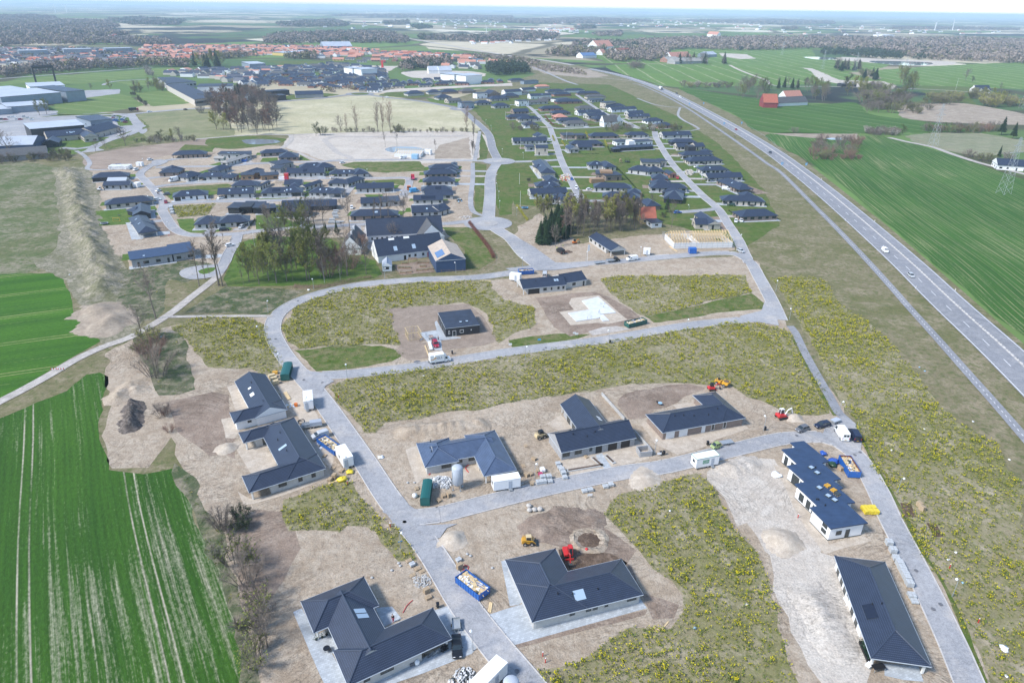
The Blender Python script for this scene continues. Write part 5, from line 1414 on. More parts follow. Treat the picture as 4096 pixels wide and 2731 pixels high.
# industry and blocks in the west
WB=[('long dark glazed hall with white columns and a pale roof','A',[(272,1190,778,1150,30,'f')],'black','mr',D(EV=9,NM='industrial_hall',cat='hall')),('blue-grey hall with a dark sloping roof by the car park','A',[(825,1115,1035,1095,30,'f')],'pb','roof',D(EV=8,NM='industrial_hall',cat='hall')),('long low brick workshop with a dark roof and white rooflights','A',[(430,1262,870,1225,14,'g'),(870,1225,1100,1165,16,'g'),(765,1262,905,1250,18,'yg')],'beige','roof',D(EV=4,NM='workshop',cat='workshop',sky_=6)),('large hall with blue walls and a grey roof at the left edge','A',[(-120,1345,300,1330,30,'g')],'blue','mr',D(EV=6,NM='industrial_hall',cat='hall',PT=14)),('dark gabled shed on the lawn by the blue hall','A',[(385,1320,540,1312,17,'yg')],'black','roof',D(EV=3.2,NM='shed',cat='shed')),('long low grey-roofed barn hidden behind shrubs','A',[(-80,1450,440,1410,16,'g')],'grey','roofg',D(EV=3.4,NM='barn',cat='barn')),('main grey block of the large factory with rooftop plant','A',[(0,895,560,850,50,'f')],'pb','mr',D(EV=11,NM='factory_block',cat='factory',win=0)),('dark roofed factory block by the tall grey bay','A',[(600,845,780,830,60,'f')],'pb','roof',D(EV=11,NM='factory_block',cat='factory',win=0)),('pale low factory block before the grey factory','A',[(60,985,440,960,30,'f')],'pb','mr',D(EV=6,NM='factory_block',cat='factory',win=0)),('rear white factory block under the dark gantry','A',[(270,800,600,785,40,'f')],'white','mr',D(EV=9,NM='factory_block',cat='factory',win=0)),('left factory block with stepped pale roofs','A',[(-250,860,270,820,40,'f')],'pb','mr',D(EV=10,NM='factory_block',cat='factory',win=0)),('low pale factory block at the left edge by the parked cars','A',[(-200,1020,110,1000,30,'f')],'pb','mr',D(EV=5,NM='factory_block',cat='factory',win=0)),('white commercial block with dark roof by the warehouses','A',[(1805,800,2130,795,30,'f')],'white','felt',D(EV=7,NM='commercial_block',cat='shop building',win=0)),('second white commercial block nearer the copse','A',[(1975,885,2120,870,30,'f')],'white','felt',D(EV=7,NM='commercial_block',cat='shop building',win=0)),('white and grey commercial block by the bare trees','A',[(2140,895,2351,860,30,'f')],'white','mr',D(EV=6,NM='commercial_block',cat='shop building',win=0)),('leftmost long white apartment slab below the woods','A',[(170,468,440,462,20,'f')],'pb','mr',D(EV=12,NM='apartment_slab',cat='apartment block',win=0)),('middle long apartment slab below the woods','A',[(580,455,842,450,20,'f')],'pb','mr',D(EV=12,NM='apartment_slab',cat='apartment block',win=0)),('rightmost long apartment slab below the woods','A',[(965,448,1218,442,20,'f')],'pb','mr',D(EV=12,NM='apartment_slab',cat='apartment block',win=0)),('pale four-storey block under construction by the red crane','B',[(882,632,965,628,25,'f'),(965,640,1115,632,25,'f')],'white','mr',D(EV=11,NM='apartment_block',cat='apartment block',win=0)),('white new apartment block by the sandy site','B',[(1820,690,1925,680,25,'f')],'white','mr',D(EV=12,NM='apartment_block',cat='apartment block',win=0)),('twin white new apartment block by the dark spruce wood','B',[(1926,700,2080,690,25,'f')],'white','mr',D(EV=12,NM='apartment_block',cat='apartment block',win=0)),('large white farmhouse on the hill by the sandy site','B',[(1585,650,1680,649,14,'g'),(1680,650,1800,648,14,'g')],'white','mr',D(EV=5,PT=40,NM='farmhouse',cat='farmhouse',win=0)),('pale modern school block in the middle distance','B',[(-60,590,90,585,40,'f')],'pb','mr',D(EV=10,NM='school_block',cat='school',win=0)),('long dark terrace with parked cars at the left of the middle estate','B',[(-20,850,310,830,12,'f')],'black','felt',D(EV=5.5,NM='terraced_house',cat='terrace',win=0)),('second dark terrace nearer the road','B',[(60,890,280,875,12,'f')],'black','felt',D(EV=5.5,NM='terraced_house',cat='terrace',win=0)),('low dark terrace right of the two tall ones','B',[(360,872,620,866,14,'g')],'grey','roof',D(EV=4,NM='terraced_house',cat='terrace',win=0)),('long yellowish hall among the red roofs of the old town','B',[(250,488,495,472,30,'f')],'yellow','mr',D(EV=6,NM='town_hall_block',cat='hall',win=0)),('long blue-roofed hall before the far wood','B',[(620,428,885,425,40,'g')],'pb','mr',D(EV=6,NM='depot',cat='depot',win=0)),('red boarded barn of the farm in the green fields','D',[(-40,945,95,948,18,'g')],'farred','roofr',D(EV=5.5,PT=42,NM='barn',cat='barn',win=0)),('long white stable with a grey roof joined to the red barn','D',[(100,950,372,938,14,'g')],'white','roofg',D(EV=3.6,PT=38,NM='stable',cat='stable')),('farmhouse with a red roof behind the white stable','D',[(165,890,320,882,12,'g')],'white','roofo',D(EV=4,PT=44,NM='farmhouse',cat='farmhouse',win=0)),('left long black stack of covered bales on the pale yard','D',[(680,775,818,775,12,'g')],'black','roofg',D(EV=4,NM='bale_stack',cat='bale stack',win=0,PT=12)),('right long black stack of covered bales on the pale yard','D',[(905,785,1055,785,12,'g')],'brown','roof',D(EV=5,NM='bale_stack',cat='bale stack',win=0,PT=12)),('white cottage with two gables and a black roof by the flagpole','D',[(1912,832,2050,832,12,'g'),(1930,838,1975,838,12,'yg'),(1995,838,2040,838,12,'yg')],'white','roof',D(EV=4.6,PT=44,over=.2,win=0)),('white farm shed with black roof at the right edge','D',[(2110,1515,2400,1535,14,'g')],'white','roof',D(EV=3.4,NM='farm_shed',cat='shed')),('farmhouse with an orange roof by the long grey barns','C',[(1470,530,1650,522,24,'g')],'white','roofo',D(EV=5,PT=38,NM='farmhouse',cat='farmhouse',win=0)),('long low grey barn behind the row of conifers','C',[(1500,568,1800,560,24,'g')],'grey','fibre',D(EV=5,NM='barn',cat='barn',win=0)),('grey barn with a red base left of the long grey barn','C',[(1432,555,1540,552,24,'g')],'red','fibre',D(EV=5,NM='barn',cat='barn',win=0)),('green-grey hall at the edge of the sandy field','C',[(1790,505,1885,500,24,'g')],'pb','mr',D(EV=6,NM='barn',cat='barn',win=0)),('white shed with solar roof among the distant trees','C',[(650,515,780,512,24,'g')],'white','solarb',D(EV=5,NM='shed',cat='shed',win=0)),('red-roofed house right of the white solar shed','C',[(832,492,870,490,20,'g')],'white','roofo',D(EV=4,PT=40,win=0)),('long red-roofed farm between the bare trees','C',[(985,495,1105,488,24,'g')],'white','roofr',D(EV=4,PT=40,NM='farmhouse',cat='farmhouse',win=0)),('white gabled church far off among the pale fields','C',[(1885,322,1920,322,60,'yg')],'white','roofo',D(EV=16,PT=50,NM='church',cat='church',win=0,over=.2)),('distant pink-roofed manor with a pale tower block','C',[(790,432,935,428,40,'g')],'white','roofo',D(EV=7,PT=35,NM='manor',cat='manor',win=0)),('long white hall in the far fields of the east','D',[(1055,322,1165,322,50,'f')],'white','white',D(EV=10,NM='farm_hall',cat='hall',win=0)),]
for LB,CP,wings,*r in WB:
 wall,roof,kw=(r+['lg','roof',{}][len(r):])
 house(LB,LB,CP,wings,wall,roof,**kw)
for LB,cs,e,wl in(('very long charcoal warehouse roof running toward the copse',((1520,775),(1690,765),(1965,890),(1785,915)),7,'beige'),('second charcoal warehouse beyond the long one',((1445,712),(1600,706),(1800,748),(1525,768)),7,'grey')):
 P4=[CR['A'](x,y,e)for x,y in cs];b0=sum(P4,V3())/4;b0.z=0
 RT=TH('warehouse',LB,'warehouse',b0)
 q4=[tuple((p-b0)[:2])for p in P4]
 m=MB();m.prism(q4,0,e-.3);m.build('wall',MT[wl],RT)
 m=MB();m.prism([(x*1.01,y*1.01)for x,y in q4],e-.3,e);KC(m,'roof','felt',RT)
 for k in range(8):
  p=P4[2].lerp(P4[3],(k+.5)/8)-b0;m=MB();m.box((p.x,p.y,3.5),(2.5,2.5,2));KC(m,'window','glass',RT)
m=MB()
c=CR['A'];p0,p1=c(340,790),c(520,780)
b0=(p0+p1)/2
RT=TH('gantry','dark steel gantry above the rear factory roofs','gantry',b0)
t=MB()
for p in(p0,p1):t.tube(p-b0,p-b0+V3((0,0,24)),1.2,n=5)
KB(t,'post','gd',RT)
t=MB();t.tube(p0-b0+V3((-1,0,23)),p1-b0+V3((1,0,23)),1.8,n=5);KB(t,'beam','gd',RT)
# the denser estates and the old town: row after row of bungalows
HP={}
def simple_house(KD,L,Wd,EV,PT,wall,roof,hip):
 key=KD
 if key in HP:return HP[key]
 m=MB()
 hl,hw=L/2,Wd/2
 z=EV;zr=EV+hw*tan(R(PT));i=hw if hip else 0
 A,B,Cc,D=(-hl,-hw,z),(hl,-hw,z),(hl,hw,z),(-hl,hw,z)
 r0,r1=(-hl+i,0,zr),(hl-i,0,zr)
 rm=MB()
 rm.face([A,B,r1,r0],0);rm.face([Cc,D,r0,r1],0);rm.face([B,Cc,r1],0 if hip else 1);rm.face([D,A,r0],0 if hip else 1)
 rm.face([D,Cc,B,A],0)
 m.box((0,0,EV/2-.02),(L-.9,Wd-.9,EV-.04))
 for x in(-.3,0,.3):m.box((x*L,-hw+.43,1.4),(1.6,.1,1.2),1)
 HP[key]=(rm.mesh('roof',[MT[roof],MT[wall]],uv=1),m.mesh('wall',[MT[wall],MT.glass],uv=1))
 return HP[key]
def make_simple(key,loc,rz,LB,GP):
 r,w=HP[key]
 t=TH('house',LB,'house',loc,rz,GP)
 put('roof',r,t,(0,0,0),0);put('wall',w,t,(0,0,0),0)
 return t
for k,a in D(d1=(17,9,2.6,26,'beige','roof',1),d2=(19,9,2.6,30,'lg','roofg',0),d3=(15,10,2.6,28,'white','roof',0),d4=(20,9,2.6,26,'red','roof',1),r1=(19,10,2.7,36,'red','roofo',0),r2=(23,10,2.7,34,'yellow','roofo',0),w1=(14,10,5,40,'white','roof',0),g1=(18,10,2.7,30,'white','roofg',0),r3=(16,9,2.7,38,'white','roofr',0)).items():
 simple_house(k,*a)
def area_pts(SX,n,mind,rng,ang=None,far_first=0):
 P=pts(SX);A=np.array([(p.x,p.y)for p in P])
 lo,hi=A.min(0),A.max(0)
 out=[]
 tries=0
 while len(out)<n and tries<n*60:
  tries+=1
  x,y=rng.u(lo[0],hi[0]),rng.u(lo[1],hi[1])
  if inside(A,x,y)and all((x-a)**2+(y-b)**2>mind*mind for a,b in out):out.append((x,y))
 return out
rng=RND(12)
for SX,n,md,keys,LB,GP in(('B 0,790 0,690 300,650 700,640 1150,650 1180,720 1350,760 1700,740 2100,740 2340,760 1250,820 1080,850 700,820 400,800',150,17,['d1','d1','d2','d4','d4','d3'],'dark-roofed bungalow in the dense estate beyond the pale field','dark-roofed bungalows of the dense estate'),('B 700,560 1000,500 1500,520 1950,545 2080,560 2000,590 1600,560 1300,560 1100,590',26,34,['r1','r1','r2','d2'],'orange-roofed house in the eastern rows of the old town','orange-roofed houses of the eastern rows')):
 for x,y in area_pts(SX,n,md,rng):
  if on_road(x,y,-1,6):continue
  make_simple(rng.choice(keys),(x,y,0),rng.choice((.05,.1,1.62,0))+rng.u(-.15,.15),LB,GP)
V_,F_,M_=[],[],[]
fm=['roofo','roofr','roof','roofg','white','red','beige']
def far_house(x,y,rz,L,Wd,e,zr,rm,wm):
 b=len(V_);ca,sa=cos(rz),sin(rz);hl,hw=L/2,Wd/2
 for px,py,pz in((-hl,-hw,0),(hl,-hw,0),(hl,hw,0),(-hl,hw,0),(-hl,-hw,e),(hl,-hw,e),(hl,hw,e),(-hl,hw,e),(-hl,0,zr),(hl,0,zr)):
  V_.append((x+px*ca-py*sa,y+px*sa+py*ca,pz))
 for q,mm in(((0,1,5,4),wm),((2,3,7,6),wm),((1,2,6,5),wm),((3,0,4,7),wm),((4,5,9,8),rm),((6,7,8,9),rm),((5,6,9,9),wm),((7,4,8,8),wm)):
  F_.append(tuple(dict.fromkeys(b+i for i in q)));M_.append(mm)
rng=RND(5)
for SX,n,md,rmx,wmx in(('A 0,600 0,450 700,455 1200,470 1250,540 1200,600 700,580 400,590',560,16,[2,2,3,3,3,2,0,1],[4,4,5,6]),('A 1250,540 1350,430 1700,430 2351,430 B 300,430 700,440 1100,470 1050,500 600,540 250,500 A 2000,540 1600,545',700,18,[0,0,0,1,0,2],[4,5,6,6]),('B 1000,500 1300,490 1700,505 2060,540 1600,520 1300,530',200,18,[0,0,1,2],[4,5]),('A 1500,690 1700,650 2351,640 B 0,640 300,630 300,650 B 0,690 A 2351,800 1900,720',110,18,[2,2,3,0],[4,6]),('B 100,640 700,600 1150,640 1150,655 700,650 300,660',70,18,[2,2,3],[4,5,6]),('B 1600,600 2100,560 2351,600 2340,640 1800,630',30,22,[2,3,0],[4,6]),('C -200,360 100,330 420,350 380,375 100,390 -200,380',50,26,[0,0,1,2],[4,4]),('B 1900,400 2200,340 2351,340 2351,400 2000,410',40,26,[0,0,1,2],[4,4]),('C 100,270 500,260 700,300 300,310',30,60,[0,1,2],[4]),('D -100,290 600,230 1500,270 2300,300 1200,340 200,340',60,140,[0,2,3,4],[4,4,5]),('A 100,330 1100,330 1100,360 100,400',8,60,[0,1],[4]),('B 300,240 1500,180 2300,190 2300,260 500,270',70,150,[0,2,3,4],[4,4]),('C 300,200 2300,190 2300,280 300,250',90,160,[0,1,2,4],[4,4])):
 for x,y in area_pts(SX,n,md,rng):
  s=1 if md<50 else 1.3
  far_house(x,y,rng.choice((0,1.57))+rng.u(-.3,.3),rng.u(13,22)*s,rng.u(8.5,10.5)*s,rng.choice((2.7,2.7,4.5))*s,rng.u(5.6,7.2)*s,rng.choice(rmx),rng.choice(wmx))
me=BD.meshes.new('distant_houses');me.from_pydata(V_,[],F_)
for k in fm:me.materials.append(MT[k])
me.polygons.foreach_set('material_index',M_);me.update()
tag(link(BD.objects.new('distant_houses',me)),KD='stuff')
# vehicles
GZ=.17
def HD(a,b):
 d=b-a
 return atan2(d.y,d.x)
def wheel(PA,x,y,r=.31,w=.2):
 m=MB();m.tube((x,y-w/2,r),(x,y+w/2,r),r,n=12)
 t=m.build('wheel',MT.tyre,PA)
 m=MB();s=1 if y>0 else-1
 m.tube((x,y+s*(w/2-.02),r),(x,y+s*(w/2+.015),r),r*.62,n=10)
 KB(m,'rim','rim',t)
def ringbox(x,zb,zt,w,wt):
 return[(x,-w*.94,zb),(x,-w,zb+(zt-zb)*.45),(x,-wt,zt),(x,wt,zt),(x,w,zb+(zt-zb)*.45),(x,w*.94,zb)]
def car(LB,CP,cx,cy,fx,fy,paint='white',KD='hatch',GP=None,z=GZ,simple=0,NM='car'):
 c=CR[CP];p=c(cx,cy);q=c(fx,fy)
 t=TH(NM,LB,'car',(p.x,p.y,z),HD(p,q),GP)
 L,Wd,Hh=D(hatch=(4,1.74,1.50),saloon=(4.75,1.84,1.45),estate=(4.7,1.82,1.50),small=(2.7,1.56,1.54),mpv=(4.4,1.8,1.80))[KD]
 h,w=L/2,Wd/2
 hood={'hatch':.26,'saloon':.29,'estate':.29,'small':.2,'mpv':.24}[KD]
 rear={'hatch':.02,'saloon':.17,'estate':.02,'small':.03,'mpv':.01}[KD]
 belt=.92 if KD!='mpv' else 1.05
 m=MB()
 xs_=[(h,.36,.62,.80),(h-.12,.24,.70,.90),(h-L*hood,.20,belt-.04,.98),(0,.2,belt,1),(-h+L*rear+.15,.22,belt+.02,.98),(-h+.1,.26,belt-.02,.92),(-h,.36,belt-.14,.84)]
 m.loft([ringbox(x,zb,zt,w*k,w*k*.93)for x,zb,zt,k in xs_])
 m.build('body',MT['p'+paint],t,smooth=0)
 g=MB()
 xf,xr=h-L*hood+.05,-h+L*rear+.08
 sl=.62 if KD!='mpv' else .5
 rl=.75 if KD=='saloon' else .38
 if KD=='mpv':rl=.15
 b0=[(xr,-w*.92),(xf,-w*.92),(xf,w*.92),(xr,w*.92)]
 t0=[(xr+rl,-w*.72),(xf-sl,-w*.72),(xf-sl,w*.72),(xr+rl,w*.72)]
 lo=[(x,y,belt-.03)for x,y in b0];hi=[(x,y,Hh-.05)for x,y in t0]
 g.loft([lo,hi],caps=1)
 KB(g,'window','glass',t)
 r=MB()
 e=.05
 r.loft([[(t0[0][0]-e,t0[0][1]-e,Hh-.06),(t0[1][0]+e,t0[1][1]-e,Hh-.06),(t0[2][0]+e,t0[2][1]+e,Hh-.06),(t0[3][0]-e,t0[3][1]+e,Hh-.06)],[(t0[0][0]+.05,t0[0][1]+.08,Hh),(t0[1][0]-.08,t0[1][1]+.08,Hh),(t0[2][0]-.08,t0[2][1]-.08,Hh),(t0[3][0]+.05,t0[3][1]-.08,Hh)]])
 for i in range(4):r.tube(lo[i],hi[i],.045,n=4)
 xm=(t0[0][0]+t0[1][0])/2
 for s in PM:r.tube((xm,s*w*.925,belt-.03),(xm,s*w*.725,Hh-.05),.045,n=4)
 r.build('roof',MT['p'+paint],t)
 if simple:return t
 for s in PM:
  for x in(h*.63,-h*.60):wheel(t,x,s*(w-.1))
  m=MB();m.box((h-.06,s*w*.58,.62),(.1,.34,.14));KB(m,'headlight','lamp',t)
  m=MB();m.box((-h+.03,s*w*.62,belt-.2),(.08,.26,.16));KB(m,'tail_light','tail',t)
  m=MB();m.box((xf-.35,s*(w+.06),belt+.03),(.1,.16,.12));m.build('mirror',MT['p'+paint],t)
 m=MB();m.box((-h-.01,0,.55),(.02,.5,.11));m.build('number_plate',MT['pyellow' if paint=='black' and KD=='estate' else 'pw'],t)
 return t
def van(LB,CP,cx,cy,fx,fy,paint='white',L=5.5,Wd=1.98,Hh=2.35,GP=None,z=GZ,rearwin=1,NM='van',plate='white',open_back=0):
 c=CR[CP];p=c(cx,cy);q=c(fx,fy)
 t=TH(NM,LB,'van',(p.x,p.y,z),HD(p,q),GP)
 h,w=L/2,Wd/2
 m=MB()
 ss=[(h,.4,.95,.84,.80),(h-.12,.3,1.08,.93,.86),(h-.85,.28,1.32,1,.9),(h-1.55,.28,Hh-.12,1,.84),(h-1.9,.28,Hh,1,.84),(-h+.12,.28,Hh,1,.85),(-h,.34,Hh-.12,.96,.82)]
 m.loft([ringbox(x,zb,zt,w*k,w*k2)for x,zb,zt,k,k2 in ss])
 m.build('body',MT['p'+paint],t)
 g=MB()
 a,b=V3((h-.82,0,1.36)),V3((h-1.55,0,Hh-.16))
 o=V3((.03,0,.03))
 g.face([a+o+V3((0,-w*.82,0)),a+o+V3((0,w*.82,0)),b+o+V3((0,w*.74,0)),b+o+V3((0,-w*.74,0))])
 KB(g,'windscreen','glass',t)
 for s in PM:
  g=MB();z0,z1=1.28,Hh-.45
  f=[(h-1.05,s*(w*.99+.02),z0),(h-2.05,s*(w*.99+.02),z0),(h-2.05,s*(w*.93+.02),z1),(h-1.5,s*(w*.93+.02),z1)]
  g.face(f if s>0 else f[::-1]);KB(g,'side_window','glass',t)
  for x in(h-.95,-h+1.15):wheel(t,x,s*(w-.1),.34,.22)
  m=MB();m.box((h-.05,s*w*.66,.85),(.12,.3,.2));KB(m,'headlight','lamp',t)
  m=MB();m.box((-h-.01,s*w*.84,1.1),(.04,.12,.5));KB(m,'tail_light','tail',t)
  m=MB();m.box((h-1.05,s*(w+.13),1.4),(.1,.2,.3));KB(m,'mirror','frame',t)
 if rearwin:
  g=MB()
  for s in PM:g.box((-h-.005,s*w*.38,Hh-.75),(.03,w*.62,.6))
  KB(g,'rear_window','glass',t)
 m=MB();m.box((-h-.02,0,.62),(.03,.52,.12));m.build('number_plate',MT['pyellow' if plate=='yellow' else 'pw'],t)
 return t
def text(body,size,PA,loc,rot,mat,NM='lettering',extr=.004):
 cu=BD.curves.new(NM,'FONT');cu.body=body;cu.size=size;cu.align_x='CENTER';cu.align_y='CENTER';cu.extrude=extr
 f=link(BD.objects.new(NM,cu))
 me=BD.meshes.new_from_object(f.evaluated_get(bpy.context.evaluated_depsgraph_get()))
 BD.objects.remove(f)
 me.materials.clear();me.materials.append(mat)
 return put(NM,me,PA,loc,rot)
MT.pgold=plain('orange_yellow_print',(.75,.30,.01),.5,.03)
MT.pink_blue=plain('deep_blue_print',(.015,.02,.15),.5,.03)
MT.signgreen=plain('green_print',(.005,.22,.10),.5,.03)
c=CR['J']
p=c(1690,800);q=c(1800,783)
tr=TH('delivery_truck','white parcel delivery box truck parked on the street by the black house','truck',(p.x,p.y,GZ),HD(p,q))
m=MB();m.box((-1.05,0,1.85),(4.5,2.2,2.4));KB(m,'cargo_box','pw',tr)
m=MB();m.box((-1,0,.52),(5.4,.9,.22));m.box((-3.2,0,.5),(.12,2,.2));KB(m,'chassis','frame',tr)
m=MB()
m.loft([ringbox(x,zb,zt,k,k2)for x,zb,zt,k,k2 in((3.35,.4,.95,.86,.8),(3.25,.3,1.1,.96,.88),(2.55,.3,1.35,1,.92),(1.95,.3,2.15,1,.88),(1.65,.3,2.3,1,.88),(1.3,.3,2.3,1,.88))])
KB(m,'cab','pw',tr)
m=MB();m.loft([[(1.2,-1,2.35),(1.2,1,2.35),(1.2,1,3.02),(1.2,-1,3.02)],[(2,-.75,2.25),(2,.75,2.25),(1.75,.7,2.45),(1.75,-.7,2.45)]]);KB(m,'wind_deflector','pw',tr)
g=MB();g.face([(2.56,-.82,1.4),(2.56,.82,1.4),(1.99,.76,2.12),(1.99,-.76,2.12)]);KB(g,'windscreen','glass',tr)
for s in PM:
 g=MB();f=[(2.35,s*1.015,1.3),(1.5,s*1.015,1.3),(1.5,s*.95,1.95),(2,s*.95,1.95)]
 g.face(f if s>0 else f[::-1]);KB(g,'side_window','glass',tr)
 for x in(2.45,-1.7):wheel(tr,x,s*.88,.36,.24)
 m=MB();m.box((3.3,s*.7,.85),(.1,.3,.2));KB(m,'headlight','lamp',tr)
for s in PM:
 rot=(R(90),0,0)if s<0 else(R(90),0,R(180))
 text('GLS',1.05,tr,(-.35 if s<0 else-1.7,s*1.106,1.95),rot,MT.pink_blue)
 a=MB()
 P2=[(-1.9,-.25),(-1.3,-.3),(-.75,-.05),(-.55,.12),(-.75,.30),(-.1,.38),(-.05,-.22),(-.28,-.02),(-.6,-.3),(-1.2,-.48),(-1.9,-.42)]
 f=[(-1.3+x if s<0 else-.9-x,s*1.108,1.95+z)for x,z in P2]
 for i3 in tessellate_polygon([[V3((x,z,0))for x,_,z in f]]):
  a.face([f[i]for i in i3]);
 KB(a,'arrow_logo','pgold',tr)
def wagon(LB,CP,x1,y1,x2,y2,L=6,Wd=2.4,Hh=2.5,sign=None,door=.6,GP=None,NM='site_wagon',trailer=1):
 c=CR[CP];p,q=c(x1,y1),c(x2,y2)
 d=(q-p).normalized();n=V3((-d.y,d.x,0))
 if n.dot(p-CAMP)<0:n=-n
 L=L or(q-p).length
 ctr=(p+q)/2+n*Wd/2
 rz=atan2(d.y,d.x)
 if(V3((sin(rz),-cos(rz),0))).dot(n)>0:rz+=pi
 t=TH(NM,LB,'site wagon',(ctr.x,ctr.y,GZ-.1),rz,GP)
 z0=.55 if trailer else .12
 m=MB();m.box((0,0,z0+Hh/2-.05),(L,Wd,Hh-.1));KB(m,'body','pw',t)
 m=MB();m.box((0,0,z0+Hh-.04),(L+.06,Wd+.06,.14));KB(m,'roof','pw',t)
 m=MB();m.box((L*(door-.5),-Wd/2-.01,z0+1.05),(.85,.03,1.95));dd=KB(m,'door','mr',t)
 m=MB();m.box((L*(door-.5)+.3,-Wd/2-.05,z0+1),(.05,.05,.16));m.build('handle',MT.frame,dd)
 m=MB();m.box((L*(door-.5),-Wd/2-.35,.3),(.8,.5,.08));m.box((L*(door-.5),-Wd/2-.2,.5),(.8,.3,.08));KB(m,'step','steel',t)
 m=MB();m.box((-L*.5-.01,0,z0+1.5),(.03,.9,.7));KB(m,'window','glass',t)
 if trailer:
  for s in PM:
   for x in(-.45,.45):wheel(t,L*.12+x,s*(Wd/2-.12),.32,.2)
  m=MB();m.tube((L/2,-.5,.5),(L/2+1.1,0,.5),.05,n=5);m.tube((L/2,.5,.5),(L/2+1.1,0,.5),.05,n=5);KB(m,'drawbar','steel',t)
 else:
  m=MB();m.box((0,0,.06),(L-.1,Wd-.1,.12));KB(m,'skid','steel',t)
 return t,L,Wd,z0,Hh
wagon('largest white site wagon at the bottom by the dark saloon','N',2120,1700,2255,1560,6.6,2.4,2.7)[0].location
t,L,Wd,z0,Hh=wagon('white site wagon with green trim and green GSV panel','S',770,990,968,950,6.3,2.4,2.6,door=.72)
m=MB();m.box((-.5,-Wd/2-.015,z0+1.45),(1.7,.03,1));sg=KB(m,'sign_panel','signgreen',t)
text('GSV',.85,sg,(-.5,-Wd/2-.036,z0+1.38),(R(90),0,0),MT.pw)
m=MB()
for y in PM:m.box((0,y*(Wd/2+.035),z0+Hh+0),(L+.1,.05,.1))
for x in PM:m.box((x*(L/2+.035),0,z0+Hh+0),(.05,Wd,.1))
KB(m,'trim','signgreen',t)
wagon('white wagon with tandem wheels before the blue-grey roofed house','R',822,1195,1035,1160,6.4,2.4,2.5,door=.62)
wagon('white site wagon behind the blue skip by the courtyard house','Q',1330,985,1410,960,2.5,6,2.6,door=.3)
wagon('white site wagon opposite the road fork by the orange crate','Q',968,450,1042,440,2.5,6,2.6,door=.3)
wagon('small white cabin on the verge across from the white flag','G',1195,1198,1270,1205,3,2.4,2.5,trailer=1,NM='site_cabin')
wagon('white cabin left of the two-gable light house','G',-30,1432,75,1446,4.5,2.4,2.6,trailer=1,NM='site_cabin')
wagon('white cabin on the ploughed slope near the parked white car','E',1250,382,1308,385,4.2,2.4,2.6,trailer=0,NM='site_cabin')
wagon('pale grey cabin by the half roofed western house','E',1218,578,1268,580,3,4,2.6,trailer=0,NM='site_cabin')
wagon('white cabin at the pond building site','B',1548,1420,1602,1425,5,3,3.4,trailer=0,NM='site_cabin')
def skip(LB,CP,x1,y1,x2,y2,dep,Hh,paint,inner=None,lid=0,NM='skip',rubble=1,SD=1):
 c=CR[CP];p,q=c(x1,y1),c(x2,y2)
 w=Wing(c,(x1,y1,x2,y2,dep,'f'),.1)
 BS=w.c.copy();BS.z=.1
 t=TH(NM,LB,'container',BS)
 if w.hw>w.hl:w.a,w.b,w.hl,w.hw=w.b,w.a,w.hw,w.hl
 rz=atan2(w.a.y,w.a.x);t.rotation_euler=(0,0,rz)
 hl,hw=w.hl,w.hw
 m=MB()
 th=.08
 for s in PM:
  m.box((0,s*(hw-th/2),.15+Hh/2),(2*hl,th,Hh))
  m.box((s*(hl-th/2),0,.15+Hh/2),(th,2*hw-2*th,Hh))
  m.box((0,s*hw,.15+Hh-.06),(2*hl+.1,.14,.12))
 m.box((0,0,.2),(2*hl-.2,2*hw-.2,.1))
 k=int(2*hl/.7)
 for i in range(k+1):
  x=-hl+.1+i*(2*hl-.2)/k
  for s in PM:m.box((x,s*(hw+.04),.15+Hh/2-.05),(.1,.08,Hh-.1))
 m.build('body',MT['p'+paint],t)
 m=MB()
 for s in PM:m.box((0,s*hw*.5,.07),(2*hl,.12,.14))
 KB(m,'skid','frame',t)
 if inner:
  m=MB()
  for s in PM:
   m.box((0,s*(hw-th-.012),.2+Hh/2),(2*hl-.3,.015,Hh-.12));m.box((s*(hl-th-.012),0,.2+Hh/2),(.015,2*hw-.3,Hh-.12))
  m.build('lining',MT['p'+inner],t)
 if lid:
  m=MB();z=.15+Hh+.02
  m.loft([[(x,-hw,z),(x,-hw*.6,z+.16),(x,0,z+.24),(x,hw*.6,z+.16),(x,hw,z)]for x in(-hl,hl)])
  m.build('lid',MT['p'+paint],t)
  m=MB()
  for s in PM:m.box((s*hl*.99,hw*.4*s,.9),(.06,.5,.3))
  KB(m,'warning_plate','pyellow',t)
 elif rubble:
  rg=RND(SD)
  m=MB()
  for i in range(90):
   x,y=rg.u(-hl+.3,hl-.3),rg.u(-hw+.25,hw-.25)
   if rg.random()<.35:m.box((x,y,Hh*.75+rg.u(0,.35)),(rg.u(.8,2),.1,.05),rg.choice((1,1,2)),rz=rg.u(-.5,.5))
   else:m.box((x,y,Hh*.7+rg.u(0,.35)),(rg.u(.2,.6),rg.u(.2,.5),rg.u(.1,.4)),rg.choice((0,0,1,3,4,4)),rz=rg.u(0,3))
  m.box((0,0,Hh*.35+.2),(2*hl-.25,2*hw-.25,Hh*.7),0)
  o=m.build('contents',[MT.pcream,MT.pine,MT.pblue,MT.frame,MT.pw],t)
 return t
skip('blue skip heaped with rubble and planks by the corner house','N',2048,822,2148,745,(1900,600),1.5,'skip_blue',SD=1)
skip('blue skip full of boards before the white wagon','Q',1238,860,1320,820,(1160,700),1.3,'skip_blue',SD=2)
skip('rust-lined blue container with timber waste at the turning place','T',732,712,842,718,(668,560),1.7,'skip_blue','rust',SD=3)
skip('lidded green container by the road fork','Q',745,170,822,165,(742,55),1.9,'skip_green',lid=1)
skip('lidded green container by the rubble heap and silo','R',135,1318,218,1318,(205,1140),2,'skip_green',lid=1)
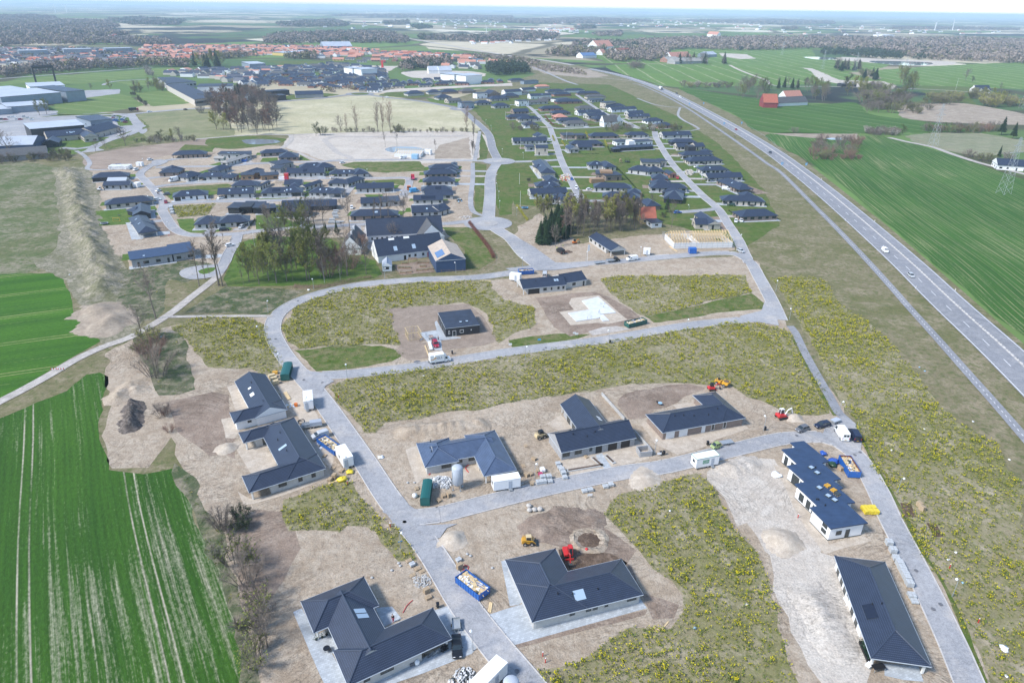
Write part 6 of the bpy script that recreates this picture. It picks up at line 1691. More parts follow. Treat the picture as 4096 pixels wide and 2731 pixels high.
skip('open green skip of waste on the plank mats','K',1070,490,1238,450,2.4,1.5,'skip_green',SD=4)
skip('blue skip behind the two-gable light house','G',65,1378,202,1370,2.4,1.6,'skip_blue',SD=5)
skip('dark blue closed container at the half-built truss house','G',1630,1185,1692,1185,2.6,2.3,'skip_blue',lid=1,NM='container')
skip('light blue container at the pond building site','B',1428,1462,1482,1465,4,3,'ltblue',lid=1,NM='container')
skip('blue waste skip by the unfinished ribbed roof','E',2210,340,2262,340,3,1.6,'skip_blue',SD=6)
skip('blue skip behind the white stacked insulation','E',1032,392,1110,388,2.6,1.6,'skip_blue',SD=7)
car('glossy black saloon parked on grey paving by the villa','N',1845,1250,1850,1345,'black','saloon',z=.06)
car('silver grey hatchback at the outer kerb of the turning place','T',310,282,255,300,'grey','hatch')
car('dark blue estate car between the silver hatchback and the small trailer','T',495,245,430,258,'navy','estate')
car('tiny two-seat green and black car with a flat trailer','S',950,785,905,800,'green','small')
car('dark red estate car on the drive of the black house','J',1650,645,1668,680,'red','estate',z=.06)
van('silver family van among the building waste','Q',1105,690,1045,710,'silver',4.3,1.8,1.85,z=.06,NM='family_van')
van('white high-roofed van parked side by side with the black van','T',668,330,622,260,'white',6,2,2.6,plate='yellow')
van('black panel van by the white van at the turning place','T',785,345,745,280,'navy',5.3,1.95,2.1,plate='yellow')
van('black work van with people in yellow vests behind it','G',445,1175,405,1150,'black',5.5,1.98,2.3,z=.06)
van('white delivery van behind the dark flatbed pickup','G',1100,1245,1052,1252,'white',5.3,1.98,2.1)
van('silver van with open doors behind the two-gable house','G',300,1390,302,1345,'silver',5,1.9,2.2,z=.06)
car('silver car turning into the straight street at the corner','G',2098,1168,2118,1176,'silver','hatch')
van('white van driving on the motorway ahead of the silver car','H',1070,1168,1105,1198,'white',4.6,1.85,1.9,z=.2)
car('silver car driving last on the motorway','H',1310,1395,1345,1425,'silver','hatch',z=.2)
car('small dark car on the motorway near the blue signs','H',20,262,45,278,'navy','hatch',z=.2)
car('dark red car alone on the motorway beyond the bushes','C',2058,1198,2085,1215,'red','hatch',z=.2)
car('black car following the white pickup on the motorway','C',1512,864,1530,872,'black','estate',z=.2)
van('white van on the motorway before the black car','C',1546,902,1565,912,'white',5.2,2,2.2,z=.2)
p,q=CR['C'](1365,826),CR['C'](1392,838)
t=TH('lorry','white articulated lorry far up the motorway','lorry',(p.x,p.y,.2),HD(p,q))
m=MB();m.box((-1.5,0,2.5),(11,2.5,2.9));KB(m,'cargo_box','pw',t)
m=MB();m.box((5.3,0,1.9),(2,2.4,2.8),taper=.95);KB(m,'cab','pgrey',t)
m=MB();m.box((6.32,0,2.4),(.04,2,.9));KB(m,'windscreen','glass',t)
for s in PM:
 for x in(5.2,2.8,-3.5,-4.8,-6.1):wheel(t,x,s*1.05,.5,.3)
CARS=[('white car parked at the top end of the western loop street','E',1380,326,1405,322,'white','hatch'),('white car on the drive before the stacked insulation','E',1248,418,1270,410,'white','mpv'),('white car at the street corner by the dark parked one','E',1455,612,1472,606,'white','hatch'),('dark grey car facing the white garage house','E',1530,644,1508,646,'grey','hatch'),('white car before the long brown house','E',1445,692,1470,690,'white','hatch'),('dark red small car at the bend before the black garage','E',1525,718,1526,728,'red','hatch'),('white car half under the carport of the glass-fronted house','E',2032,678,2012,682,'white','hatch'),('white car standing alone at the road by the tall trees','E',2112,1115,2135,1110,'white','hatch'),('silver car nearest the street on the wide drive with two white cars','E',2218,946,2200,956,'silver','hatch'),('white car in the mouth of the three-gabled carport','E',2248,915,2225,920,'white','hatch'),('dark estate car half hidden by the bare tree crown','E',2060,972,2085,970,'black','estate'),('white car by the bare avenue trees','F',880,768,880,780,'white','hatch'),('pale blue car parked nearer the farm gate','F',968,1056,975,1072,'ltblue','hatch'),('pale blue car parked farther from the farm gate','F',955,1012,960,1026,'ltblue','hatch'),('white car before the double carport of the long house','F',715,494,740,492,'white','estate'),('white car in the carport below the solar array','F',322,652,322,664,'white','hatch'),('grey van by the bare trees at the dark brown house','F',1310,860,1310,872,'silver','mpv'),('white car at the junction of the northern street','F',795,354,810,352,'white','hatch'),('white car driving up the inner eastern street','G',590,588,592,600,'white','mpv'),('white car on the left drive of the long hip house','G',710,600,735,598,'white','hatch'),('white car parked behind the leafless grove','G',555,652,575,655,'white','hatch'),('dark teal car on black paving by the trampoline','G',2012,742,1985,740,'darkgreen','estate'),('white car on the left of the pair below the wheat slope','G',2055,892,2055,905,'white','hatch'),('white car on the right of the pair below the wheat slope','G',2105,888,2108,900,'white','hatch'),('bright red car outside the red brick garage','G',1520,494,1522,506,'signred','hatch'),('white car at the foot of the boulder heap','G',1690,392,1665,396,'white','hatch'),('white car under the side carport of the shed-roofed house','G',1395,356,1415,354,'white','hatch'),('white car on the drive of the long pale house with twin carport','G',1842,516,1865,514,'white','hatch'),('blue estate car behind the spruce','G',1520,812,1545,810,'blue','estate'),('dark car in the pyramid-roof carport','G',2078,608,2100,606,'black','hatch'),('dark car before the plain brown-walled house','G',1755,364,1780,366,'black','hatch'),('white car half hidden behind the grove tops','G',660,812,690,816,'white','hatch'),('blue car by the waste heap of the old style house','G',548,506,552,516,'blue','hatch'),('white car on the yard of the long pale corner house','G',345,150,360,150,'white','mpv'),('white car in the upper estate by the western column','C',248,1086,250,1096,'white','hatch'),('dark car on the upper street by the carport house','C',742,950,748,962,'grey','hatch'),('white car on the curve beneath the small roundabout','B',1938,1028,1945,1040,'white','hatch'),('white car passing the tunnel mouth on the northern road','B',1205,897,1230,900,'white','hatch'),('white car on the road by the olive field','A',1375,1032,1400,1030,'white','estate'),('black car on the road before the copse','A',1705,1012,1730,1008,'black','estate')]
for lb,cr_,cx,cy,fx,fy,pt,kd in CARS:
 car(lb,cr_,cx,cy,fx,fy,pt,kd,'parked and passing cars of the estate',z=.1)
van('white delivery van on the drive of the pyramid-roof house','G',1965,598,1990,600,'white',5.2,1.95,2.2,z=.1)
van('van painted blue and green, nose to the western lane','F',1455,618,1500,612,'cyan',6,2,2.5,z=.1)
van('white van at the pond building site','B',1352,1460,1330,1462,'white',5.2,1.95,2.2,z=.1)
van('white camper parked at the corner of a grey brick house','E',1595,520,1570,525,'white',6,2.2,2.8,z=.1,NM='camper')
car('dark estate in the black villa drive','E',2240,815,2225,820,'black','hatch',z=.1)
rng=RND(9)
for i in range(26):
 x,y=(rng.u(1030,1080),1075+i*5.5)if i<9 else((rng.u(1120,1165),1088+(i-9)*6)if i<17 else(20+(i-17)*34,1078+rng.u(-4,28)))
 car('car in the rows by the western halls','A',x,y,x+18,y-1,rng.choice(('white','silver','black','red','white','blue')),'hatch','cars parked in rows at the western halls',z=.1,simple=1)
p,q=CR['A'](1230,1022),CR['A'](1265,1020)
t=TH('lorry','black lorry on the road before the pale green field','lorry',(p.x,p.y,.12),HD(p,q))
m=MB();m.box((-1,0,2.2),(7,2.5,2.6));KB(m,'cargo_box','pblack',t)
m=MB();m.box((3.6,0,1.7),(1.9,2.3,2.4),taper=.95);KB(m,'cab','pred',t)
for s in PM:
 for x in(3.4,-1.5,-3):wheel(t,x,s*1,.5,.3)
for lb,x,y,fx,fy,cab,bed in(('red flatbed truck with raised bed in the western lane',1440,500,1440,465,'signred','pink'),('orange and red tipper truck below the red flatbed',1405,592,1408,620,'orange','signred')):
 p,q=CR['F'](x,y),CR['F'](fx,fy)
 t=TH('truck',lb,'truck',(p.x,p.y,.12),HD(p,q))
 m=MB();m.box((2.4,0,1.6),(1.9,2.3,2.2),taper=.94);m.build('cab',MT['p'+cab],t)
 m=MB();m.box((3.36,0,1.9),(.04,1.9,.8));KB(m,'windscreen','glass',t)
 m=MB();m.box((-1.2,0,1),(5,2.3,.2));[m.box((-1.2,s*1.15,1.4),(5,.08,.7))for s in PM];m.box((1.25,0,1.4),(.08,2.3,.7));m.build('load_bed',MT['p'+bed],t)
 for s in PM:
  for xx in(2.3,-1.2,-2.4):wheel(t,xx,s*.98,.45,.3)
p,q=CR['G'](930,1258),CR['G'](1000,1250)
t=TH('flatbed_truck','dark flatbed pickup with an empty bed near the white delivery van','truck',(p.x,p.y,GZ),HD(p,q))
m=MB();m.loft([ringbox(x,.3,zt,k,k2)for x,zt,k,k2 in((2.9,1,.84,.78),(2.2,1.25,.96,.86),(1.6,2.05,.96,.8),(.5,2.1,.96,.8),(.45,2,.96,.8))]);KB(m,'cab','pblack',t)
m=MB();m.box((-1.4,0,.85),(3.7,2,.12));[m.box((-1.4,s*1,1.05),(3.7,.05,.35))for s in PM];KB(m,'load_bed','steel',t)
for s in PM:
 for x in(2,-1.6):wheel(t,x,s*.85,.35,.22)
 g=MB();f=[(1.75,s*.93,1.3),(.7,s*.93,1.3),(.7,s*.86,1.9),(1.45,s*.86,1.9)];g.face(f if s>0 else f[::-1]);KB(g,'side_window','glass',t)
def trailer(LB,CP,cx,cy,fx,fy,L=2.6,Wd=1.5,sides=.4,lid=None,z=.1,load=None):
 p,q=CR[CP](cx,cy),CR[CP](fx,fy)
 t=TH('car_trailer',LB,'trailer',(p.x,p.y,z),HD(p,q))
 m=MB();m.box((0,0,.55),(L,Wd,.06))
 if sides:
  for s in PM:m.box((0,s*(Wd/2-.02),.55+sides/2),(L,.04,sides));m.box((s*(L/2-.02),0,.55+sides/2),(.04,Wd-.08,sides))
 KB(m,'bed','steel',t)
 m=MB();m.tube((L/2,-.4,.5),(L/2+1.1,0,.5),.04,n=5);m.tube((L/2,.4,.5),(L/2+1.1,0,.5),.04,n=5);KB(m,'drawbar','steel',t)
 for s in PM:wheel(t,-.1,s*(Wd/2+.08),.28,.16)
 if lid:m=MB();m.box((0,0,.55+sides+.03),(L+.05,Wd+.05,.06));m.build('lid',MT[lid],t)
 if load:
  rg=RND(3);m=MB()
  for i in range(16):m.box((rg.u(-L*.4,L*.4),rg.u(-Wd*.35,Wd*.35),.7+rg.u(0,.3)),(rg.u(.3,.9),rg.u(.2,.5),.25),rz=rg.u(0,3))
  m.build('load',MT[load],t)
 return t
trailer('open grey flat trailer standing behind the black saloon','N',1838,1050,1842,1100,2.5,1.5,.35)
trailer('grey box trailer at the end of the kerb by the footpath','T',615,210,575,225,2.6,1.5,.45,'mr')
trailer('long flat empty trailer hitched to the tiny green car','S',1050,745,1010,752,3.4,1.6,.05)
trailer('open trailer of bricks behind the dark red estate','J',1612,590,1640,625,2.4,1.4,.5,load='red')
trailer('long grey car transport trailer behind the flatbed pickup','G',800,1275,860,1268,4.5,1.9,.2)
trailer('grey trailer by the timber stacks of the carport house','F',960,480,935,485,2.8,1.6,.5)
p,q=CR['Q'](1030,590),CR['Q'](1130,575)
t=TH('scaffold_trailer','long trailer stacked with scaffold frames and planks','trailer',(p.x,p.y,.1),HD(p,q))
m=MB();m.box((0,0,.6),(5.2,2,.12));KB(m,'bed','steel',t)
for k in range(9):
 m=MB();y=-.85+k*.12
 for z in(.7,1.6):m.tube((-2.4,y,z),(-.6,y,z),.03,n=4)
 for x in(-2.4,-1.8,-1.2,-.6):m.tube((x,y,.7),(x,y,1.6),.03,n=4)
 KB(m,'scaffold_frame','steel',t)
m=MB()
for k in range(7):m.box((1,-.7+k*.23,1.15),(3,.18,1))
KB(m,'planks','mr',t)
for s in PM:
 for x in(-.4,.4):wheel(t,x,s*.95,.3,.2)
# building machines
def excavator(LB,CP,cx,cy,fx,fy,body,cabc,s=1,arm='red',z=.08):
 p,q=CR[CP](cx,cy),CR[CP](fx,fy)
 t=TH('excavator',LB,'excavator',(p.x,p.y,z),HD(p,q));t.scale=(s,s,s)
 for sd in PM:
  m=MB()
  prof=[(1.25,.3),(1.1,.08),(-1.1,.08),(-1.25,.3),(-1.1,.52),(1.1,.52)]
  m.loft([[(x,sd*.85+o,zz)for x,zz in prof]for o in((-.2),.2)]);KB(m,'track','tyre',t)
 m=MB();m.box((0,0,.5),(1,1.3,.2));m.loft([[(x,-.85,.65),(x,.85,.65),(x,.8,zt),(x,-.8,zt)]for x,zt in((.9,1.05),(.2,1.15),(-1.1,1.35),(-1.3,1.1))]);m.build('body',MT['p'+body],t)
 m=MB();m.loft([[(.95,0,.95),(.95,.78,.95),(-.35,.78,.95),(-.35,0,.95)],[(.6,.05,2.3),(.6,.74,2.3),(-.3,.74,2.3),(-.3,.05,2.3)]]);KB(m,'cab','glass',t)
 m=MB();m.box((.15,.4,2.35),(1.1,.82,.1))
 for a,b in(((.95,.02,.95),(.6,.06,2.3)),((.95,.77,.95),(.6,.73,2.3)),((-.35,.77,.95),(-.3,.73,2.3)),((-.35,.02,.95),(-.3,.06,2.3))):m.tube(a,b,.06,n=4)
 m.build('cab_roof',MT['p'+cabc],t)
 m=MB();m.loft([[(x-.1,y,zz-.14),(x+.1,y,zz+.14),(x+.1,y-.25,zz+.14),(x-.1,y-.25,zz-.14)]for x,y,zz in((.9,-.05,1),(1.5,-.05,2.1),(2.5,-.05,2.45))]);m.build('boom',MT['p'+arm],t)
 m=MB();m.loft([[(x,y,zz-.1),(x+.15,y,zz+.1),(x+.15,y-.2,zz+.1),(x,y-.2,zz-.1)]for x,y,zz in((2.4,-.07,2.5),(3,-.07,1))]);m.build('stick',MT['p'+arm],t)
 m=MB();pr=[(3,1),(3.35,.75),(3.3,.3),(2.85,.15),(2.7,.55)];m.loft([[(x,yy,zz)for x,zz in pr]for yy in(-.5,.18)]);KB(m,'bucket','frame',t)
 m=MB();m.box((1.4,0,.3),(.1,1.8,.4));m.build('blade',MT['p'+body],t)
 return t
excavator('red excavator digging the dark soil behind the corner house','O',510,400,525,450,'signred','signred',1.05,'signred',.1)
excavator('white and red excavator by the sand heap at the turning place','T',118,165,200,150,'signred','white',1.1,'white')
excavator('small red excavator behind the brown brick house by the yellow dumper','K',1830,1055,1890,1050,'signred','black',.85,'signred')
excavator('small orange excavator on brown earth by the grove','G',575,1090,610,1085,'orange','black',.8,'orange')
excavator('tiny dark excavator by the dark house on the western bank','E',918,602,930,602,'white','white',.9,'black')
def loader(LB,CP,cx,cy,fx,fy,paint,cabp,s=1):
 p,q=CR[CP](cx,cy),CR[CP](fx,fy)
 t=TH('skid_loader',LB,'loader',(p.x,p.y,.08),HD(p,q));t.scale=(s,s,s)
 m=MB();m.loft([[(x,-.6,.45),(x,.6,.45),(x,.6,zt),(x,-.6,zt)]for x,zt in((1,.9),(.3,1.2),(-1.3,1.35),(-1.45,.8))]);m.build('body',MT['p'+paint],t)
 m=MB();m.loft([[(.7,-.5,1),(.7,.5,1),(-.6,.5,1),(-.6,-.5,1)],[(.5,-.45,2),(.5,.45,2),(-.5,.45,2),(-.5,-.45,2)]]);KB(m,'cab','glass',t)
 m=MB();m.box((0,0,2.04),(1.15,1,.09));
 for x in(.6,-.55):
  for y in(-.48,.48):m.tube((x,y,1),(x*.85,y*.94,2),.06,n=4)
 m.build('cab_roof',MT['p'+cabp],t)
 for sd in PM:
  m=MB();m.path([(-1.2,sd*.72,1.5),(.9,sd*.72,1.2),(1.5,sd*.72,.5)],.09,5);m.build('lift_arm',MT['p'+paint],t)
  for x in(.65,-.75):wheel(t,x,sd*.78,.42,.3)
 m=MB();pr=[(1.45,.1),(2.1,.08),(1.75,.2),(1.6,.7),(1.45,.7)];m.loft([[(x,y,z)for x,z in pr]for y in(-.95,.95)]);KB(m,'bucket','frame',t)
 return t
loader('yellow skid loader with a cab by the sand heap behind the corner house','O',150,290,215,288,'yellow','cream',1)
loader('cream and rusty skid loader between the two houses under construction','R',1235,690,1295,672,'cream','black',1.05)
p,q=CR['K'](1925,1010),CR['K'](1965,1025)
t=TH('dumper','yellow site dumper loaded with soil at the weed edge','dumper',(p.x,p.y,.08),HD(p,q));t.scale=(1.15,)*3
m=MB();m.box((-1,0,.85),(1.7,1.3,.7),taper=.9);m.box((0,0,.6),(1.2,.5,.25));KB(m,'body','pyellow',t)
m=MB();m.loft([[(x,-w_,z),(x,w_,z),(x,w_*.9,z+h_),(x,-w_*.9,z+h_)]for x,w_,z,h_ in((.3,.8,.7,.8),(1.2,.95,.6,.9),(1.9,.9,.9,.55))]);KB(m,'hopper','pyellow',t)
m=MB();m.ball((1.1,0,1.45),.75,8,5,sz=.4);KB(m,'load','dugsoil',t)
m=MB();m.path([(-1.3,-.6,1.2),(-1.3,-.6,2.4),(-1.3,.6,2.4),(-1.3,.6,1.2)],.05,5);KB(m,'roll_bar','frame',t)
m=MB();m.box((-.9,0,1.4),(.5,.5,.5));KB(m,'seat','gd',t)
for s in PM:
 for x in(1,-1.1):wheel(t,x,s*.85,.45,.35)
# lamps, silo, heaps, stacks
def lamp_proto():
 t=TH('street_lamp','lamp','street lamp')
 m=MB();m.tube((0,0,0),(0,0,4.3),.065,.05,7);m.tube((0,0,0),(0,0,.9),.09,.09,7);m.tube((0,0,4.28),(.3,0,4.42),.035,n=5);KB(m,'post','steel',t)
 m=MB();m.ball((.42,0,4.42),.27,10,6);m.build('globe',MT.globe,t,smooth=1)
 return t
LP=[('N',1330,345,'*with a blue street plate at the road opposite the sand heap'),('N',1992,1272,'*beside the black saloon and the big wagon'),('J',531,132,'*at the farm fence on the outside of the bend'),('J',112,346,'*where the narrow path meets the road bend'),('J',38,582,'*on the weedy verge inside the big bend'),('J',213,838,'*just above the green container'),('J',838,948,'*at the road fork near the weed bed corner'),('J',1655,862,'*in front of the parcel truck'),('K',124,775,'*on the street by the sign boards'),('K',888,622,'*with a black bin facing the plank mats'),('K',1600,512,'*on the street right of the green open skip'),('L',70,152,'*by the last corner before the weed slope'),('L',195,412,'*at the start of the long footpath'),('L',645,1290,'*at the lower end of the long footpath'),('S',1390,628,'*with a bin right of the brown brick house'),('S',392,842,'*between the gabled brick house and the brown brick house'),('R',1182,1080,'*among the pallets by the wagon'),('P',1690,776,'tilting-armed lamp in the weeds across from the white hip house'),('T',1185,856,'*in the weeds across from the stepped house'),('Q',988,455,'*at the wagon by the road fork'),('Q',1362,1000,'*at the end of the wagon by the courtyard house'),('F',1183,1412,'*on the farm fence before the garden room'),('F',1836,1358,'*in front of the blue barn'),('F',2237,768,'lamp on the green verge nearest the lower roundabout'),('F',2228,682,'second lamp up the green verge from the lower roundabout'),('F',2214,602,'third lamp up the green verge from the lower roundabout'),('F',2206,520,'lamp on the verge just below the upper cobbled roundabout'),('G',95,1312,'lamp on the grass wedge left of the sandy plot'),('G',1178,1206,'lamp by the small white cabin'),('G',678,1254,'lamp close to the white flag'),('G',1620,808,'lamp on the lawn before the black double-hip house'),('G',42,832,'lamp by the yellow hedge above the lower roundabout'),('G',2096,1092,'lamp on the slope side of the straight street near the truss house'),('G',1735,526,'lamp halfway up the straight street'),('G',1412,190,'lamp at the top of the straight street'),('G',104,312,'lamp on the lawn left of the two-storey block'),('E',1376,724,'lamp before the long brown house'),('E',1725,524,'lamp at the corner of the grey hip house with the camper'),('E',2136,514,'lamp at the white gable of the carport house'),('E',1548,970,'lamp by the drive of the house with the grey terrace'),('E',1320,372,'lamp by the cabin on the ploughed slope'),('F',1028,470,'lamp at the right end of the twin roof window house'),('F',824,660,'lamp at the corner of the right-hip carport house'),('F',278,678,'lamp before the solar array house'),('F',45,985,'lamp on the lawn by the western main road'),('B',2260,1425,'lamp on the lawn by the sandy strip'),('B',2190,1345,'lamp on the outer edge of the upper road bend'),('B',2110,1145,'lamp on the lawn above the upper road bend'),('B',2160,1200,'lamp on the inner lawn of the upper road bend')]
l0=lamp_proto()
for i,(cr_,x,y,lb)in enumerate(LP):
 o=l0 if i==0 else copy_tree(l0)
 p=CR[cr_](x,y);o.location=(p.x,p.y,.06);o['label']=lb.replace('*','white-globe lamp ');o['group']='street lamps of the estate roads'
 o.rotation_euler=(0,0,(i*2.4)%6.28)
o=next(o for o in COL.objects if o.get('label','').startswith('white-globe lamp with a blue street'))
m=MB();m.box((0,0,2.2),(.9,.04,.22),rz=.4);m.build('street_plate',MT.pcyan,o)
def silo(LB,CP,x,y,h,r,legs=1):
 p=CR[CP](x,y)
 t=TH('silo',LB,'silo',(p.x,p.y,.06))
 z0=1.7
 m=MB();n=20
 prof=[(.35,.7),(r,z0),(r,z0+h),(r*.8,z0+h+.3),(r*.3,z0+h+.5)]
 m.loft([[(q*cos(2*pi*i/n),q*sin(2*pi*i/n),z)for i in range(n)]for q,z in prof]);m.build('tank',MT.mr,t,smooth=1)
 for k in range(4):
  a=k*pi/2+.6
  m=MB();m.tube((r*.98*cos(a),r*.98*sin(a),0),(r*1*cos(a),r*1*sin(a),z0+h*.8),.09,n=5);m.box((r*.98*cos(a),r*.98*sin(a),.04),(.4,.4,.08));KB(m,'leg','steel',t)
 m=MB();m.tube((r*1.04,0,.8),(r*1.04,0,z0+h),.05,n=5);KB(m,'fill_pipe','steel',t)
silo('tall pale grey mortar silo standing on legs by the rubble heap','R',475,1155,4.2,1.25)
silo('round top of a pale tank by the largest wagon','O',-10,1700,2,1.3)
def chips(LB,NM,CP,SX,n,h,mats,size=(.15,.5),SD=1,cat='heap',flat=0):
 A=np.array([(p.x,p.y)for p in pts(SX)])
 c=A.mean(0);rg=RND(SD)
 t=MB()
 lo,hi=A.min(0),A.max(0);k=0
 R2=np.hypot(*(A-c).T).max()
 while k<n:
  x,y=rg.u(lo[0],hi[0]),rg.u(lo[1],hi[1])
  if not inside(A,x,y):continue
  k+=1
  d=hypot(x-c[0],y-c[1])/R2
  z=.1+(0 if flat else h*max(0,1-d*1.1)*rg.u(.75,1.05))
  s=rg.u(*size)
  t.box((x-c[0],y-c[1],z/2 if not flat else z),(s,s*rg.u(.5,1.2),max(.1,z))if not flat else(s,s*.6,.15),rg.randrange(len(mats)),rz=rg.u(0,3),taper=rg.u(.4,.9))
 o=t.build(NM,[MT[x]for x in mats],loc=(c[0],c[1],0))
 return tag(o,LB,cat)
chips('heap of broken pale rubble behind the lidded green container','rubble_heap','R','R 145,1110 250,1060 400,1055 425,1120 380,1160 250,1150',320,1.3,['rubble','pw','block'],SD=2)
chips('heap of grey rubble and scrap by the largest wagon','rubble_heap','N','N 1760,1560 1880,1420 1990,1440 2080,1540 2060,1640 1800,1660',260,.8,['rubble','pw','frame','block'],SD=3)
mound('brush_heap','I 1230,1200 1220,1280 1200,1400',1.9,3,'brush','thing','long dark heap of cut branches by the wheat field','heap',.7,44)
chips('low heap of grey gravel and stones by the pallets','gravel_heap','N','N 1430,600 1560,570 1620,640 1600,720 1460,690',160,.35,['block','rubble','stone'],(.1,.35),5)
chips('tumbled heap of boulders by the white hip house on the straight street','boulder_heap','G','G 1590,420 1640,405 1670,440 1650,468 1600,460',70,1.4,['stone','pale'],(.5,1.2),6)
chips('mixed building waste before the old style house','waste_heap','G','G 425,470 520,440 560,500 500,525 430,510',90,.9,['pw','pine','pallet','psignred','block'],(.4,1.2),7)
chips('scattered white rubbish by the wagons at the road fork','waste_heap','Q','Q 800,385 860,380 870,415 800,410',40,.4,['pw','pltblue','pine'],(.3,.8),8)
chips('white sacks and offcuts by the silver family van','waste_heap','Q','Q 1080,720 1160,700 1180,760 1100,790',34,.5,['pw','block','frame'],(.4,.9),9)
chips('black bundles at the sandy edge by the stacked-roof house','waste_heap','F','F 1840,690 1900,670 1910,710 1850,720',20,.8,['frame','tyre','pltblue'],(.5,1.2),10)
chips('heap of stones at the tip of the sandy plot by the lower roundabout','boulder_heap','F','F 1860,850 1960,830 1990,850 1900,870',60,.7,['stone','brown','rubble'],(.4,1),11)
rng=RND(3)
def pile(LB,NM,CP,x,y,nx,ny,nz,d,mat,rz,cat,GP=None,gap=.04,jit=.03,z=.06,pallet=1):
 p=CR[CP](x,y)
 t=TH(NM,LB,cat,(p.x,p.y,z),rz,GP)
 zz=.14 if pallet else 0
 m=MB()
 for i in range(nx):
  for j in range(ny):
   for k in range(nz):
    m.box(((i-(nx-1)/2)*(d[0]+gap)+rng.u(-jit,jit),(j-(ny-1)/2)*(d[1]+gap)+rng.u(-jit,jit),zz+d[2]*(k+.5)),(d[0],d[1],d[2]*.96),rz=rng.u(-jit,jit))
 m.build('packs',MT[mat],t)
 if pallet:
  m=MB();w_,l_=nx*(d[0]+gap),ny*(d[1]+gap)
  for i in range(5):m.box(((i-2)*w_/5,0,.12),(w_/7,l_,.03))
  for j in(-1,0,1):m.box((0,j*(l_/2-.06),.05),(w_,.1,.1))
  KB(m,'pallet','pallet',t)
 return t
def PL(LB,CP,x,y,n,rz,GP='empty pallets on the building plots',z=.06):
 p=CR[CP](x,y)
 t=TH('pallet_stack' if n>1 else 'pallet',LB,'pallet',(p.x,p.y,z),rz,GP)
 m=MB()
 for k in range(n):
  b=k*.15
  for i in range(6):m.box((0,-.5+i*.2,b+.125),(.8,.12,.03))
  for s in(-.35,0,.35):m.box((s,0,b+.055),(.1,1.18,.11))
 KB(m,'boards','pallet',t)
 return t
ra=lambda CP,a,b:HD(CR[CP](*a),CR[CP](*b))
A1=ra('N',(1690,720),(1500,480))
for x,y,n,lb in((1405,450,2,'pallet nearest the lamp by the road, next to grey blocks'),(1485,525,2,'left upper pallet of the flat pair by the kerb'),(1440,580,1,'lowest flat pallet by the kerb'),(1525,545,1,'right flat pallet at the kerb edge'),(1568,735,7,'tall pallet stack on grey gravel'),(1585,790,3,'short pallet stack before the tall one'),(1870,520,9,'tallest pallet stack near the blue skip of rubble')):
 PL(lb,'N',x,y,n,A1)
for x,y,n,lb in((1050,1010,2,'leaning pallet at the house corner by the pallets'),(1105,1040,5,'pallet stack left of the white bags'),(1145,1030,4,'pallet stack by the red hose'),(1080,950,1,'flat pallet on the sand by the blue-grey house'),(1205,1000,3,'pallets at the foot of the wagon lamp'),(1155,1120,4,'pallet stack at the kerb by the grey blocks'),(1175,890,4,'pallets on the wheel-tracked strip'),(1100,765,1,'lone pallet by the rusty skid loader'),(1655,868,2,'low pallet before the grey brick house'),(395,1230,8,'tall pallet stack by the silo'),(345,1230,4,'pallet stack left of the tall silo-side stack'),(300,1270,3,'pallets with waste by the green container'),(100,1160,2,'tumbled pallets behind the green container')):
 PL(lb,'R',x,y,n,.2+(x%7)*.1)
for x,y,n,lb in((1235,1060,8,'tall pallet stack at the corner of the courtyard house'),(1195,1085,5,'half-height pallet stack left of the tall courtyard one'),(1300,1000,3,'pallet under the white wagon end'),(1145,860,2,'pallet below the white sacks'),(1225,970,1,'broken pallet between the house and the wagon')):
 PL(lb,'Q',x,y,n,-.3)
for i,(x,y)in enumerate(((1385,985),(1410,1000))):
 PL('wooden crate stack nearer the rust-coloured bed' if i else 'wooden crate stack farther from the rust-coloured bed','T',x,y-10+20*i,8,.35)
PL('small stack of boards by the rust-lined container','T',662,640,6,.3)
A2=ra('P',(1330,700),(1105,300))
for i,(x,y,nz)in enumerate(((1105,300,3),(1140,370,3),(1170,435,2),(1200,490,3),(1222,535,3),(1245,580,3),(1268,625,3),(1290,675,3),(1312,780,2),(1338,825,1))):
 pile(('first','second','third','fourth','fifth','sixth','seventh','eighth','ninth','last')[i]+' grey block stack in the kerbside row, counted from the stepped house','block_stack','P',x,y,2,2,nz,(.6,.62,.36),'block',A2,'block stack','grey block stacks by the lower right street')
for i,(x,y,nz)in enumerate(((1395,940,2),(1412,975,2),(1430,1000,3),(1445,1030,3),(1458,1065,2))):
 pile(('farthest','second','middle','fourth','nearest')[i]+' block stack of the row left of the planting beds','block_stack','R',x,y,2,2,nz,(.55,.5,.3),'block',.25,'block stack','grey block stacks by the planting beds')
for i,(x,y,nz)in enumerate(((1255,1075,4),(1310,1070,4),(1265,1108,3),(1320,1100,2),(1218,1115,3))):
 pile(('left rear','right rear','middle front','right front','left front')[i]+' block stack by the tandem-wheel wagon','block_stack','R',x,y,2,2,nz,(.6,.5,.28),'block',.25,'block stack','grey block stacks by the wagon')
for i,(x,y)in enumerate(((1638,1190),(1690,1178),(1830,1148),(1880,1132))):
 pile(('first','second','third','fourth')[i]+' low block stack along the road edge, from the fork side','block_stack','R',x,y,2,2,2,(.6,.5,.28),'block',.25,'block stack','grey block stacks on the road edge')
pile('two grey block packs by the pallets at the kerb','block_stack','N',1435,490,2,2,2,(.45,.5,.25),'block',A1,'block stack')
pile('grey packs left of the tall pallet stack','block_stack','N',1862,450,2,2,2,(.45,.5,.25),'block',A1,'block stack')
